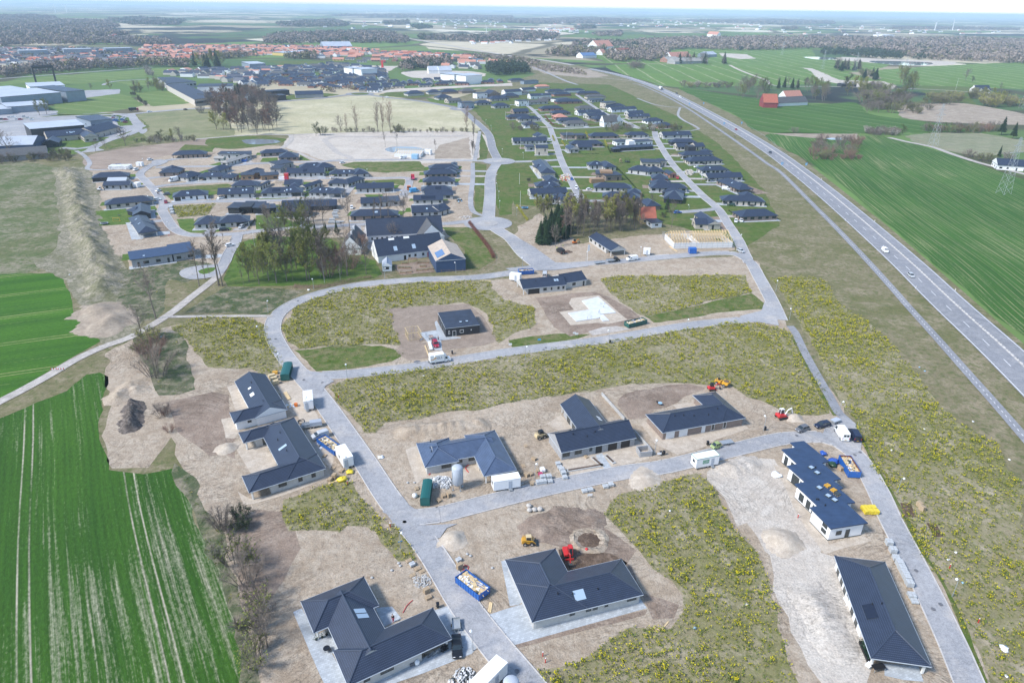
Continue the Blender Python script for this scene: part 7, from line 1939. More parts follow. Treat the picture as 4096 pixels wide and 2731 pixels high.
for i,(x,y,n)in enumerate(((735,800,2),(725,830,3),(735,860,3),(700,880,2),(690,905,2),(745,905,2),(780,895,1))):
 pile('grey paver pack '+('at the top of','second in','third in','fourth in','fifth in','sixth in','last of')[i]+' the row by the black boarded house','paver_stack','F',x,y,3,2,n,(.9,.7,.5),'block',.2,'paver stack','paver packs by the black boarded house')
for i,(x,y)in enumerate(((1572,765),(1578,790),(1585,815))):
 pile(('upper','middle','lower')[i]+' pale paver pack at the curve by the weed patch','paver_stack','E',x,y,2,3,2,(.8,.8,.5),'block',.2,'paver stack','paver packs at the western curve')
pile('yellow wrapped insulation packs by the street by the stepped house','insulation_stack','T',930,1025,2,5,2,(1.1,.6,.45),'pfoil',A2+.1,'insulation',jit=.1)
for i,(x,y)in enumerate(((662,140),(678,165),(694,195))):
 pile(('upper','middle','lower')[i]+' pack of cream insulation rolls by the teal door house','insulation_stack','Q',x,y,2,1,2,(.9,1.1,.5),'pcream',.6,'insulation','cream insulation packs',jit=.05)
pile('large white pile of wrapped insulation by the western loop street','insulation_stack','E',1110,405,9,5,3,(1.4,1.2,.8),'pw',.1,'insulation',jit=.25)
pile('orange crate at the green container','crate','Q',692,100,1,1,1,(1.5,1,.7),'pyellow',.1,'crate',pallet=0)
pile('red-orange crate by the wagon at the road fork','crate','Q',882,400,1,1,1,(.8,.8,.9),'porange',.1,'crate',pallet=0)
for i,(x,y)in enumerate(((545,790),(600,832),(635,868))):
 p=CR['T'](x,y,3.75)
 o=pile(('upper','middle','lower')[i]+' batch of orange roofing rolls lying on the stepped roof','roofing_rolls','T',x,y,1,4,1,(1.2,.22,.3),'pyellow' if i<2 else 'frame',.5,'rolls','roofing rolls on the stepped roof')
 o.location=(p.x,p.y,3.72)
pile('stack of red bags and white sacks on pallets by the wagon lamp','sack_stack','R',1255,1000,2,2,3,(.5,.6,.25),'pw',.25,'sacks',jit=.08)
pile('pinkish sacks by the wagon lamp','sack_stack','R',1235,1035,2,2,2,(.45,.5,.25),'ppink',.25,'sacks',jit=.08)
def blob(LB,NM,CP,x,y,r,sz,mat,cat,SD,jit=.18,z=.05,smooth=1):
 p=CR[CP](x,y);m=MB();m.ball((0,0,r*sz*.8),r,9,6,sz=sz,jit=jit,rng=RND(SD))
 o=m.build(NM,MT[mat],smooth=smooth,loc=(p.x,p.y,z));return tag(o,LB,cat)
blob('large pale boulder by the scrub left of the villa','boulder','N',105,895,.85,.75,'stone','boulder',1)
for i,(x,y)in enumerate(((1128,1325),(1135,1365),(1180,1360),(1230,1355))):
 blob(('rear left','front left','front middle','front right')[i]+' grey boulder by the grass under the middle road','boulder','R',x,y,.62,.7,'stone','boulder',3+i)
blob('yellow tarpaulin bundle below the courtyard wagon','tarpaulin','Q',1310,1080,1.1,.45,'pfoil','tarpaulin',8,.35)
blob('yellow sheet of foil by the lamp at the courtyard wagon','tarpaulin','Q',1375,1010,.9,.4,'pfoil','tarpaulin',9,.35)
blob('blue tarpaulin by the stepped house, upper heap','tarpaulin','T',505,500,.9,.5,'ptarp','tarpaulin',10,.35)
blob('blue tarpaulin over timber by the stepped house, lower heap','tarpaulin','T',600,572,1.3,.4,'ptarp','tarpaulin',11,.35)
blob('green tarpaulin over timber by the rust-lined container','tarpaulin','T',590,600,1.2,.4,'pdarkgreen','tarpaulin',12,.35)
blob('white sack standing by the lidded green container','sack','R',82,1235,.65,.8,'pw','sack',13,.15)
blob('white plastic rubbish in the weeds at the lower right','plastic_sheet','P',2170,1258,.8,.3,'pw','rubbish',14,.4)
blob('white sheet lying on pale clay by the stepped house','plastic_sheet','S',1510,1032,1.2,.12,'pw','rubbish',15,.4)
blob('crumpled white sheet on the verge outside the big bend','plastic_sheet','J',483,142,.5,.6,'pw','rubbish',16,.3)
blob('white membrane roll on the weed edge by the middle road','plastic_sheet','Q',1660,870,.7,.2,'pw','rubbish',17,.5)
for i,(cr_,x,y)in enumerate((('P',1722,372),('P',1652,438),('P',1785,650),('T',1135,465),('T',1435,270),('O',1675,1065),('O',2150,850),('S',530,1363),('L',1390,850),('T',2215,550),('T',1880,200),('L',1440,885),('P',2190,1510),('J',1540,930),('I',1480,570),('I',640,0))):
 blob('scrap of pale plastic blown into the weeds','plastic_scrap',cr_,x,y,.3,.5,('pw','pw','pltblue')[i%3],'rubbish',30+i,.4)['group']='scraps of rubbish in the weeds'
m=MB()
for cr_,x,y in(('N',1365,92),('P',1515,893),('P',1583,850),('P',1358,540),('O',45,1462),('T',262,328),('T',845,482),('T',797,507),('Q',1878,1465),('J',385,240),('J',180,590),('J',118,588),('J',680,148),('K',310,670),('K',290,688),('J',960,160),('J',440,965),('J',610,990)):
 p=CR[cr_](x,y);m.tube((p.x,p.y,.18),(p.x,p.y,.205),.42,n=12)
tag(m.build('manhole_covers',MT.asphaltn),KD='structure')
p=CR['J'](1480,800)
tag(MB().tube((p.x,p.y,.1),(p.x,p.y,.13),1.1,n=16).build('tar_patch',MT.asphaltn),KD='structure')
# small things around the houses
def bin_(LB,CP,x,y,rz=0,GP=None,z=.06,paint='black'):
 p=CR[CP](x,y);t=TH('wheelie_bin',LB,'bin',(p.x,p.y,z),rz,GP)
 m=MB();m.box((0,0,.55),(.45,.5,.9),taper=1.15);m.build('body',MT['p'+paint],t)
 m=MB();m.box((0,.02,1.04),(.58,.66,.08));m.build('lid',MT['p'+paint],t)
 for s in PM:m=MB();m.tube((s*.22,.28,.12),(s*.3,.28,.12),.12,n=8);KB(m,'wheel','tyre',t)
bin_('black bin nearer the bicycles at the villa wall','N',1715,1280,-.4);bin_('black bin nearer the saloon at the villa wall','N',1745,1262,-.4);bin_('black bin post at the corner of the villa drive','N',1670,875,.2)
bin_('black bin by the sign frame at the planted house, left one','S',447,850,.2);bin_('black bin by the sign frame at the planted house, right one','S',475,846,.2)
bin_('black bin at the drive of the brown brick house','S',877,755,.1);bin_('black bin at the lamp right of the brown brick house','S',1402,622,.1);bin_('black bin at the foot of the plank mat lamp','K',900,625,.1);bin_('black bin by the parcel truck cab','J',1802,725,.1)
def bicycle(LB,CP,x,y,rz,paint):
 p=CR[CP](x,y);t=TH('bicycle',LB,'bicycle',(p.x,p.y,.06),rz)
 m=MB();pr=[(-.5,0,.35),(-.1,0,.38),(.35,0,.85),(-.2,0,.82),(-.1,0,.38)]
 m.path([V3(q)for q in pr],.03,5);m.path([V3((-.5,0,.35)),V3((-.2,0,.82))],.025,5);m.path([V3((.52,0,.35)),V3((.34,0,1))],.03,5);m.build('frame',MT['p'+paint],t)
 for xx in(-.5,.52):
  m=MB();m.path([V3((xx+.34*cos(a),0,.35+.34*sin(a)))for a in np.linspace(0,2*pi,15)],.025,4)
  for a in np.linspace(0,pi,5)[:-1]:m.tube((xx-.33*cos(a),0,.35-.33*sin(a)),(xx+.33*cos(a),0,.35+.33*sin(a)),.008,n=3)
  KB(m,'wheel','tyre',t)
 m=MB();m.box((-.22,0,.9),(.26,.14,.06));KB(m,'saddle','gd',t)
 m=MB();m.tube((.34,-.28,1.02),(.34,.28,1.02),.02,n=5);KB(m,'handlebar','steel',t)
bicycle('silver bicycle leaning by the black bins at the villa','N',1655,1310,.5,'silver');bicycle('dark bicycle lying farther along the villa wall','N',1560,1340,.3,'black')
bicycle('blue bicycle at the open timber frame','J',1520,605,.4,'cyan')
blob('white plastic sack standing against the villa wall','sack','N',1480,1390,.5,1,'pw','sack',21,.12)
pile('low grey crate against the villa wall','crate','N',1430,1405,1,1,1,(.7,.5,.6),'pgrey',.4,'crate',pallet=0)
for i,(x,y,lb)in enumerate(((555,1175,'potted plant nearest the trolley on the terrace'),(610,1155,'potted plant in the middle of the terrace row'),(650,1130,'bushy potted plant by the terrace wall'))):
 p=CR['N'](x,y);t=TH('potted_plant',lb,'plant',(p.x,p.y,.06))
 m=MB();m.tube((0,0,0),(0,0,.35),.16,.22,8);KB(m,'pot','gd',t)
 m=MB();rg=RND(i)
 for k in range(40):
  a,e=rg.u(0,6.28),rg.u(.2,1.3);q=V3((cos(a)*cos(e),sin(a)*cos(e),sin(e)))*rg.u(.3,.6)+V3((0,0,.35));d=V3((rg.u(-1,1),rg.u(-1,1),rg.u(-.5,1)))*.14
  m.face([q,q+d,q+d.cross(V3((0,0,1)))+d*.4])
 KB(m,'leaves','pdarkgreen',t)
def table_set(LB,CP,x,y,rz,top='pblack'):
 p=CR[CP](x,y);t=TH('garden_table',LB,'garden table',(p.x,p.y,.06),rz)
 m=MB();m.tube((0,0,.70),(0,0,.75),.6,n=14);m.build('table_top',MT[top],t)
 for k in range(4):m=MB();a=k*1.57+.8;m.tube((.4*cos(a),.4*sin(a),0),(.35*cos(a),.35*sin(a),.7),.03,n=5);KB(m,'leg','pblack',t)
def chair(LB,CP,x,y,rz):
 p=CR[CP](x,y);t=TH('garden_chair',LB,'garden chair',(p.x,p.y,.06),rz)
 m=MB();m.box((0,0,.44),(.5,.5,.05));KB(m,'seat','pblack',t)
 m=MB();m.box((-.25,0,.72),(.05,.5,.55));KB(m,'backrest','pblack',t)
 for a in(-.2,.2):
  for b in(-.2,.2):m=MB();m.tube((a,b,0),(a,b,.44),.02,n=4);KB(m,'leg','pblack',t)
table_set('round dark garden table standing alone on bare soil behind the brown brick house','K',1358,1195,0,'pltblue');chair('black garden chair by the lone round table','K',1336,1180,.4)
table_set('dark table on the terrace by the lawn with goal','E',1095,840,0);table_set('dark table in the terrace corner of the villa','N',652,1275,0)
chair('dark chair in the terrace corner of the villa','N',680,1278,2)
p=CR['P'](712,830);t=TH('bench','white garden bench against the white hip house','bench',Z5(p),A2)
m=MB();m.box((0,0,.44),(1.7,.5,.06));KB(m,'seat','pw',t)
m=MB();m.box((0,-.25,.75),(1.7,.06,.5));KB(m,'backrest','pw',t)
for s in PM:m=MB();m.box((s*.78,0,.3),(.08,.5,.6));KB(m,'leg','pw',t)
p=CR['P'](890,1290);t=TH('planter_box','long dark planter with shrubs by the carport of the white hip house','planter',Z5(p),A2)
m=MB();m.box((0,0,.25),(4.2,.8,.5));KB(m,'box','gd',t)
m=MB();rg=RND(4)
for k in range(260):
 q=V3((rg.u(-2,2),rg.u(-.4,.4),.5+rg.u(0,.7)));d=V3((rg.u(-1,1),rg.u(-1,1),rg.u(-.3,1)))*.2
 m.face([q,q+d,q+d.cross(V3((.2,0,1)))])
KB(m,'foliage','pdarkgreen',t)
p=CR['P'](1005,1445);t=TH('market_table','dark work table at the carport mouth of the white hip house','table',Z5(p),.2)
m=MB();m.box((0,0,.8),(2.2,1.1,.06));KB(m,'table_top','gd',t)
for a in PM:
 for b in(-.48,.48):m=MB();m.tube((a,b,0),(a,b,.8),.04,n=4);KB(m,'leg','steel',t)
p=CR['P'](918,1425);t=TH('wheelbarrow','white cart tipped up by the work table','cart',Z5(p),.6)
m=MB();m.box((0,0,.6),(1,.7,.35),taper=1.2);KB(m,'tray','pw',t);wheel(t,.6,0,.2,.1)
p=CR['G'](690,1250);t=TH('flagpole','tall white flagpole with a narrow white banner','flag',Z5(p),.5)
m=MB();m.tube((0,0,0),(0,0,7.5),.07,.05,6);KB(m,'pole','pw',t)
m=MB();m.box((.5,0,6),(.95,.04,2.8));KB(m,'banner','pw',t)
for cr_,x,y,h,lb in(('G',500,150,8,'white flagpole on the lawn between the yellow hedges'),('G',78,222,8,'white flagpole left of the two-storey block'),('G',76,752,9,'white flagpole by the yellow hedge and trampoline'),('G',68,545,7,'white mast with a crossbar on the lawn'),('D',1722,825,16,'tall white flagpole by the white cottage'),('E',2351,1180,12,'white flagpole in the park of tall trees'),('B',2290,1100,8,'white flagpole on the upper green')):
 p=CR[cr_](x,y);t=TH('flagpole',lb,'flagpole',Z5(p))
 m=MB();m.tube((0,0,0),(0,0,h),.09,.06,6);KB(m,'pole','pw',t)
 m=MB();m.ball((0,0,h+.08),.13,6,4);KB(m,'finial','pyellow',t)
c=CR['J'];p0=c(1445,565);A3=ra('J',(1400,590),(1505,575))
t=TH('timber_frame','open fresh pine frame of a small shed by the black house','shed frame',(p0.x,p0.y,.05),A3)
m=MB()
for s in PM:
 for x in(-2.2,-1.1,0,1.1,2.2):m.tube((x,s*2.6,0),(x,s*2.6,2.5),.06,n=4)
 for z in(.1,2.5):m.tube((-2.2,s*2.6,z),(2.2,s*2.6,z),.07,n=4)
 for y in(-1.7,-.9,0,.9,1.7):m.tube((s*2.2,y,0),(s*2.2,y,2.5),.06,n=4)
 for z in(.1,2.5):m.tube((s*2.2,-2.6,z),(s*2.2,2.6,z),.07,n=4)
KB(m,'frame','pine',t)
def PK(LB,cr_,a,b,n,mat,z=.05,w=.16,NM='plank_stack',tall=2):
 p,q=CR[cr_](*a),CR[cr_](*b);t=TH(NM,LB,'timber',((p.x+q.x)/2,(p.y+q.y)/2,z),HD(p,q));L=(q-p).length
 m=MB()
 for k in range(n):
  for j in range(tall):m.box((rng.u(-.15,.15),(k-n/2)*(w+.03),.06+j*.11),(L,w,.09),rz=rng.u(-.01,.01))
 m.build('boards',MT[mat],t)
PK('long pale boards on the grass by the parcel truck','J',(1555,650),(1595,760),2,'pine');PK('bundle of timber by the wagon at the road fork','Q',(785,275),(825,340),5,'pine');PK('single broad plank by the blue skip of rubble','N',(2135,920),(2150,830),2,'pine',w=.3,tall=1)
PK('low angled pine boards in the weeds, left arm','O',(1262,1062),(1370,1080),2,'pine',w=.1,tall=1);PK('low angled pine boards in the weeds, right arm','O',(1370,1080),(1432,1005),2,'pine',w=.1,tall=1)
PK('long roof boards before the truss house','G',(1450,1118),(1520,1165),3,'pine');PK('white pipes along the kerb near the small white cabin','G',(1240,1205),(1440,1190),2,'pw',tall=1)
PK('grey planks by the steps of the wagon with green trim','S',(970,980),(1000,900),4,'pallet',w=.2,tall=1);PK('pine boards below the courtyard wagon','Q',(1180,1110),(1270,1080),3,'pine',tall=1)
PK('dark beams stacked before the blue skip of rubble','N',(1890,575),(1945,560),4,'gd',tall=2)
p=CR['J'](1600,660);t=TH('pipe_row','row of white wrapped rolls by the drive of the black house','rolls',Z5(p),ra('J',(1590,690),(1570,620)))
for k in range(5):m=MB();m.tube((-2.4+k*1.2,-.45,.45),(-2.4+k*1.2,.45,.45),.45,n=10);KB(m,'roll','pw',t)
def wall_run(LB,SX,h,w,mat,NM='garden_wall',cat='wall',z=0):
 ps=pts(SX);t=MB();c0=ps[0]
 for a,b in zip(ps[:-1],ps[1:]):
  d=b-a;t.box(((a.x+b.x)/2-c0.x,(a.y+b.y)/2-c0.y,z+h/2),(d.length+w*.98,w,h),rz=atan2(d.y,d.x))
 return tag(t.build(NM,MT[mat],loc=(c0.x,c0.y,0)),LB,cat)
wall_run('low concrete wall between the gabled brick house and the brown brick house','K 825,1105 1030,1335',1,.2,'conc');wall_run('low concrete wall along the right side of the gabled brick house','R 2090,640 2235,800',1,.2,'conc')
wall_run('angled raised bed of dark soil before the grey brick house','R 1490,995 1795,945 1720,880',.3,.9,'conc','raised_bed','planting bed');wall_run('dark soil inside the angled raised bed','R 1500,993 1790,944 1722,884',.36,.55,'dugsoil','bed_soil','planting bed')
wall_run('short straight raised bed right of the paved path','R 1840,860 1905,920',.3,.9,'conc','raised_bed','planting bed');wall_run('dark soil in the short raised bed','R 1845,865 1900,916',.36,.55,'dugsoil','bed_soil','planting bed')
t_=pts('R 2185,835')[0];m=MB()
for dx,dy,sx,sy in((-1.6,0,.25,2.6),(1.6,0,.25,2.6),(0,1.3,3,.25),(0,-1.3,3,.25)):m.box((dx,dy,.75),(sx,sy,1.5))
tag(m.build('brick_enclosure',MT.grey,uv=1,loc=(t_.x,t_.y,0),rz=.2),'square grey brick bin enclosure at the street by the gabled house','enclosure')
BEDS=[(1365,1275,'top left'),(1335,1315,'second left'),(1350,1358,'front left'),(1395,1315,'inner left'),(1405,1352,'inner front'),(1510,1265,'top middle'),(1532,1300,'second middle'),(1500,1338,'third middle'),(1560,1265,'top right'),(1548,1332,'third right'),(1600,1325,'right end')]
for x,y,lb in BEDS:
 p=CR['F'](x,y);t=TH('raised_bed',f'{lb} raised timber bed in the farm garden','planting bed',(p.x,p.y,.04),.12,'raised beds of the farm garden')
 m=MB();m.box((0,0,.25),(2.6,1.3,.5));KB(m,'frame','wood',t)
 m=MB();m.box((0,0,.5),(2.4,1.1,.06));KB(m,'soil','darkweed',t)
p=CR['F'](1440,1275);t=TH('pergola','small timber pergola with white seats in the farm garden','pergola',(p.x,p.y,.04),.12)
m=MB()
for x in(-1.8,1.8):
 for y in(-1.2,1.2):m.tube((x,y,0),(x,y,2.3),.08,n=4)
for y in np.linspace(-1.3,1.3,7):m.tube((-2,y,2.35),(2,y,2.35),.06,n=4)
KB(m,'frame','wood',t)
# fences, hedges' posts, signs, pylons
def fence(LB,SX,h,step,mat,rails=(),NM='fence',post=.05):
 ps=catmull(pts(SX),1);c0=ps[0].copy();t=TH(NM,LB,'fence',c0)
 m=MB();d=0
 for a,b in zip(ps[:-1],ps[1:]):
  d+=(b-a).length
  if d>=step:d=0;q=b-c0;m.tube(q,(q.x,q.y,h),post,n=5)
 m.build('posts',MT[mat],t)
 if rails:
  m=MB()
  for z in rails:
   for a,b in zip(ps[:-1:2],ps[2::2]):m.tube((a.x-c0.x,a.y-c0.y,z),(b.x-c0.x,b.y-c0.y,z),post*.5,n=4)
  m.build('rails',MT[mat],t)
fence('rusty post fence along the road before the farm','J 350,120 500,135 700,70 F 1000,1412 1200,1395 1600,1358 1900,1345 2100,1325 2200,1245 2150,1180',1.1,2.6,'wood',(.4,.9))
fence('low timber fence round the raised garden beds','F 1270,1290 1330,1378 1640,1352',.9,1.5,'wood',(.4,.8))
fence('low fence along the footpath by the tall trees','E 2120,1270 2060,1400 2000,1480',1,3,'wood',(.5,.9))
fence('guard rail on the outer side of the motorway near the bushes','C 2100,1120 2351,1275 H 90,215 180,278',.75,3.5,'steel',(.55,.7))
fence('guard rail on the far curve of the motorway','C 1190,710 1350,780 1520,850',.75,4,'steel',(.55,.7))
fence('long wire fence along the track between the wheat and the grey field','D 1280,1260 1500,1335 1720,1395 1950,1470',1.2,5,'wood',(.6,1.1))
for cr_,x,y,lb in(('H',125,388,'blue road sign nearest the wheat on the town side of the motorway'),('H',346,394,'blue road sign nearest the wheat on the field side of the motorway'),('C',1627,975,'blue road sign by the cycle path junction'),('C',1757,970,'blue road sign on the field side across from the path junction'),('C',1946,1160,'third blue road sign on the town side'),('C',2106,1155,'third blue road sign on the field side')):
 p=CR[cr_](x,y);t=TH('road_sign',lb,'road sign',Z5(p),.15,'blue signs along the motorway')
 m=MB();m.tube((0,0,0),(0,0,3.2),.07,n=6);KB(m,'post','steel',t)
 m=MB();m.box((0,-.06,2.6),(1.5,.05,1.7));KB(m,'panel','pcyan',t)
 m=MB();m.face([(-.4,-.095,2.1),(0,-.095,2.1),(.5,-.095,3.1),(.1,-.095,3.1)]);KB(m,'symbol','pw',t)
for cr_,x,y,i in(('H',275,500,0),('H',490,505,1),('H',708,882,2),('H',978,890,3),('H',1354,1505,4),('H',1717,1525,5)):
 p=CR[cr_](x,y);t=TH('marker_post',('upper','middle','lower')[i//2]+' white marker post on the '+('cycle path' if i%2==0 else 'wheat')+' side of the motorway','marker post',(p.x,p.y,.1),0,'marker posts of the motorway')
 m=MB();m.box((0,0,.55),(.16,.16,1.1));KB(m,'post','pw',t);m.box((0,0,.95),(.17,.17,.14));KB(m,'reflector','pyellow',t)
for cr_,x,y,lb in(('N',1234,138,'red hydrant post at the kerb near the road fork'),('O',282,1322,'red post at the sandy edge, left one of two'),('O',306,1380,'red and white post at the grass, right one of two'),('Q',1275,325,'red post in the weeds at the fork corner'),('Q',1355,1118,'red post on the weed edge below the yellow sheets'),('Q',1748,1505,'red post at the kerb above the grass'),('P',1928,1015,'red and white stake in the lower right weeds'),('P',1665,515,'short red stake in the right weeds'),('E',1553,1020,'red post at the end of the grey drive'),('T',273,1080,'red peg on the pale clay by the stepped house')):
 p=CR[cr_](x,y);t=TH('marker_post',lb,'marker post',(p.x,p.y,.04))
 m=MB();m.tube((0,0,0),(0,0,1),.09,n=6);KB(m,'post','psignred',t);m.tube((0,0,1),(0,0,1.12),.1,n=6);KB(m,'cap','pw',t)
for cr_,x,y,lb in(('K',573,552,'left board of the pair of small sale signs'),('K',592,560,'right board of the pair of small sale signs'),('K',250,612,'small blue board on the grass by the lamp'),('J',2025,805,'small pale board in the weeds behind the truck'),('R',1688,1240,'leaning sale board by the low block stacks'),('I',505,882,'red and white barrier board on the left of the lane'),('I',572,882,'red and white barrier board on the right of the lane'),('S',432,860,'leaning framed board by the black bins'),('J',2335,655,'small white board at the end of the raked plot')):
 p=CR[cr_](x,y);t=TH('sign_board',lb,'sign',(p.x,p.y,.04),.15)
 bar='barrier' in lb
 m=MB();
 for s in PM:m.tube((s*.45,0,0),(s*.45,0,.9),.035,n=4)
 KB(m,'post','steel',t)
 m=MB();w_=2.2 if bar else 1.1
 if bar:
  for i in range(6):m.box((-w_/2+(i+.5)*w_/6,0,.8),(w_/6,.05,.35),i%2)
 else:m.box((0,0,.8),(w_,.05,.6),1 if 'blue' not in lb else 2)
 m.build('panel',[MT.psignred,MT.pw,MT.pcyan],t)
def pylon(LB,cr_,x,y,h,top=None):
 p=CR[cr_](x,y);t=TH('pylon',LB,'pylon',(p.x,p.y,0),.3)
 m=MB();b=h*.085
 lv=[0,.14,.27,.39,.5,.6,.69,.77,.84,.9,.95,1]
 wd=lambda f:b*(1-f*.86)
 for i in range(len(lv)-1):
  z0,z1=lv[i]*h,lv[i+1]*h;w0,w1=wd(lv[i]),wd(lv[i+1])
  cs=[(-1,-1),(1,-1),(1,1),(-1,1)]
  for k in range(4):
   a,c=cs[k],cs[(k+1)%4]
   m.tube((a[0]*w0,a[1]*w0,z0),(a[0]*w1,a[1]*w1,z1),.07,n=3)
   m.tube((a[0]*w0,a[1]*w0,z0),(c[0]*w1,c[1]*w1,z1),.045,n=3);m.tube((c[0]*w0,c[1]*w0,z0),(a[0]*w1,a[1]*w1,z1),.045,n=3)
 KB(m,'mast','steel',t)
 for f,w_ in((.74,.16),(.86,.12),(.97,.06)):
  m=MB();m.tube((-h*w_,0,f*h),(h*w_,0,f*h),.12,n=4);m.tube((-h*w_,0,f*h),(0,0,f*h+h*.04),.07,n=3);m.tube((h*w_,0,f*h),(0,0,f*h+h*.04),.07,n=3);KB(m,'crossarm','steel',t)
pylon('lattice pylon by the track and the grey field','D',1510,1345,34);pylon('lattice pylon standing in the wheat near the right edge','H',2160,632,34)
for cr_,x,y,lb in(('D',1240,720,'lattice pylon in the light wheat behind the bale stacks'),('D',795,668,'lattice pylon before the dark conifers'),('D',497,638,'lattice pylon left of the dark conifers'),('D',128,512,'lattice pylon below the brown woodland'),('D',2335,1000,'lattice pylon at the right edge above the reed bed')):
 pylon(lb,cr_,x,y,34)
for i,(cr_,x,y,h)in enumerate((('A',512,120,90),('A',614,118,95),('B',1015,125,90),('B',1210,125,85),('B',2115,312,40),('D',1530,278,75),('D',1692,280,80),('A',1702,118,70),('A',1820,122,60))):
 p=CR[cr_](x,y);t=TH('wind_turbine','white wind turbine turning far off on the plain, '+('leftmost of all','second from the left','left one of the middle pair','right one of the middle pair','small one above the motorway','left one of the eastern pair','right one of the eastern pair','left one of the faint pair','right one of the faint pair')[i],'wind turbine',(p.x,p.y,0),0,'wind turbines on the plain')
 m=MB();m.tube((0,0,0),(0,0,h*.62),h*.035,h*.022,6);KB(m,'tower','pw',t)
 m=MB();m.box((0,0,h*.63),(h*.03,h*.08,h*.035));KB(m,'nacelle','pw',t)
 for k in range(3):a=k*2.094+i;m=MB();m.tube((0,-h*.05,h*.63),(sin(a)*h*.36,-h*.05,h*.63+cos(a)*h*.36),h*.018,h*.006,4);KB(m,'blade','pw',t)
p=CR['E'](1072,888);t=TH('football_goal','yellow football goal on the lawn in the west','goal',Z5(p),.1)
m=MB();m.path([V3(q)for q in((-1.6,0,0),(-1.6,0,1.9),(1.6,0,1.9),(1.6,0,0))],.07,5);m.path([V3(q)for q in((-1.6,0,1.9),(-1.6,1.2,0),(1.6,1.2,0),(1.6,0,1.9))],.05,5);KB(m,'frame','pyellow',t)
for cr_,x,y,lb,cm in(('E',960,912,'round trampoline on the lawn in the west','steel'),('G',118,768,'blue trampoline inside the yellow hedge','pcyan'),('G',2192,742,'netted trampoline on black paving','pdarkgreen')):
 p=CR[cr_](x,y);t=TH('trampoline',lb,'trampoline',Z5(p))
 m=MB();m.tube((0,0,.62),(0,0,.68),1.85,n=20);m.build('rim',MT[cm],t);m.tube((0,0,.66),(0,0,.70),1.5,n=20);KB(m,'mat','gd',t)
 for k in range(4):m=MB();a=k*1.57;m.tube((1.6*cos(a),1.6*sin(a),0),(1.6*cos(a),1.6*sin(a),.62),.05,n=5);KB(m,'leg','steel',t)
p=CR['G'](1058,345);t=TH('trampoline','tall netted black trampoline on the big lawn','trampoline',Z5(p))
m=MB();m.tube((0,0,.7),(0,0,.8),1.9,n=16);KB(m,'mat','gd',t)
m=MB()
for k in range(8):a=k*.785;m.tube((1.9*cos(a),1.9*sin(a),0),(1.9*cos(a),1.9*sin(a),2.6),.07,n=5)
KB(m,'net_posts','gd',t)
p=CR['G'](995,352);t=TH('play_tower','wooden play tower on the big lawn','play tower',Z5(p))
m=MB();
for x in(-.8,.8):
 for y in(-.8,.8):m.tube((x,y,0),(x,y,2.4),.08,n=4)
KB(m,'frame','wood',t);m=MB();m.box((0,0,1.3),(1.9,1.9,.1));KB(m,'platform','wood',t)
m=MB();m.loft([[(-1,-1,2.4),(1,-1,2.4),(1,1,2.4),(-1,1,2.4)],[(-.02,-1,3.2),(.02,-1,3.2),(.02,1,3.2),(-.02,1,3.2)]]);KB(m,'roof','wood',t)
m=MB();m.face([(.9,-.3,1.3),(2.6,-.3,.1),(2.6,.3,.1),(.9,.3,1.3)][::-1]);m.face([(.9,-.3,1.25),(2.6,-.3,.05),(2.6,.3,.05),(.9,.3,1.25)]);KB(m,'slide','pyellow',t)
p=CR['F'](284,505);t=TH('container','bright red upright container in the middle of the western estate','container',(p.x,p.y,.1),.1)
m=MB();m.box((0,0,2),(2.4,2.4,3.9));KB(m,'body','psignred',t);m.box((0,0,4.02),(2.5,2.5,.12));KB(m,'lid','psignred',t);m.box((0,-1.22,1.3),(1.2,.04,2.2));KB(m,'door','ppink',t)
pile('white lorry box lying left of the red container','crate','F',245,500,1,1,1,(4.5,2.2,1.7),'pw',.05,'crate',pallet=0)
p=CR['B'](1162,622);t=TH('crane','red construction hoist by the pale apartment blocks','crane',(p.x,p.y,0));m=MB();m.box((0,0,6),(4,3,12),taper=.6);KB(m,'mast','psignred',t);m.box((2,0,11),(8,1.4,1.4));KB(m,'jib','psignred',t)
def hose(LB,SX,r,mat):
 ps=catmull(pts(SX,.12),.6);c0=ps[0].copy();m=MB();m.path([p-c0 for p in ps],r,5)
 tag(m.build('hose',MT[mat],loc=c0),LB,'hose')
hose('red pipe curving on the sand behind the villa','N 1440,805 1390,850 1350,920',.07,'psignred');hose('red drain pipe at the left corner of the blue-grey roofed house','R 215,965 240,1000 210,1030',.1,'psignred');hose('red drain pipe by the wall behind the silo','R 575,940 545,965 575,1005',.1,'psignred')
hose('red coil of pipe by the tallest pallet stack','N 1915,480 1955,500 1940,535 1905,530 1900,495 1940,485',.07,'psignred');hose('black coil of pipe by the scaffold trailer','Q 905,530 950,520 955,550 910,560 900,535 940,540',.12,'gd')
blob('black tyre-like ring by the trench','pipe_ring','O',780,338,.35,.4,'gd','pipe',40,.02);blob('red and white drain shaft at the trench','drain_shaft','O',684,350,.35,1,'psignred','drain shaft',41,.02)
for i,(cr_,x,y)in enumerate((('N',1310,472),('N',1325,496),('N',1247,538),('N',1065,605),('N',1940,388),('N',1970,405),('N',2170,515),('R',15,1105),('R',78,1105))):
 blob('round grey shaft ring set in the sand of a building plot','inspection_shaft',cr_,x,y,.32,.5,'conc','shaft',50+i,.02)['group']='shaft rings in the sand'
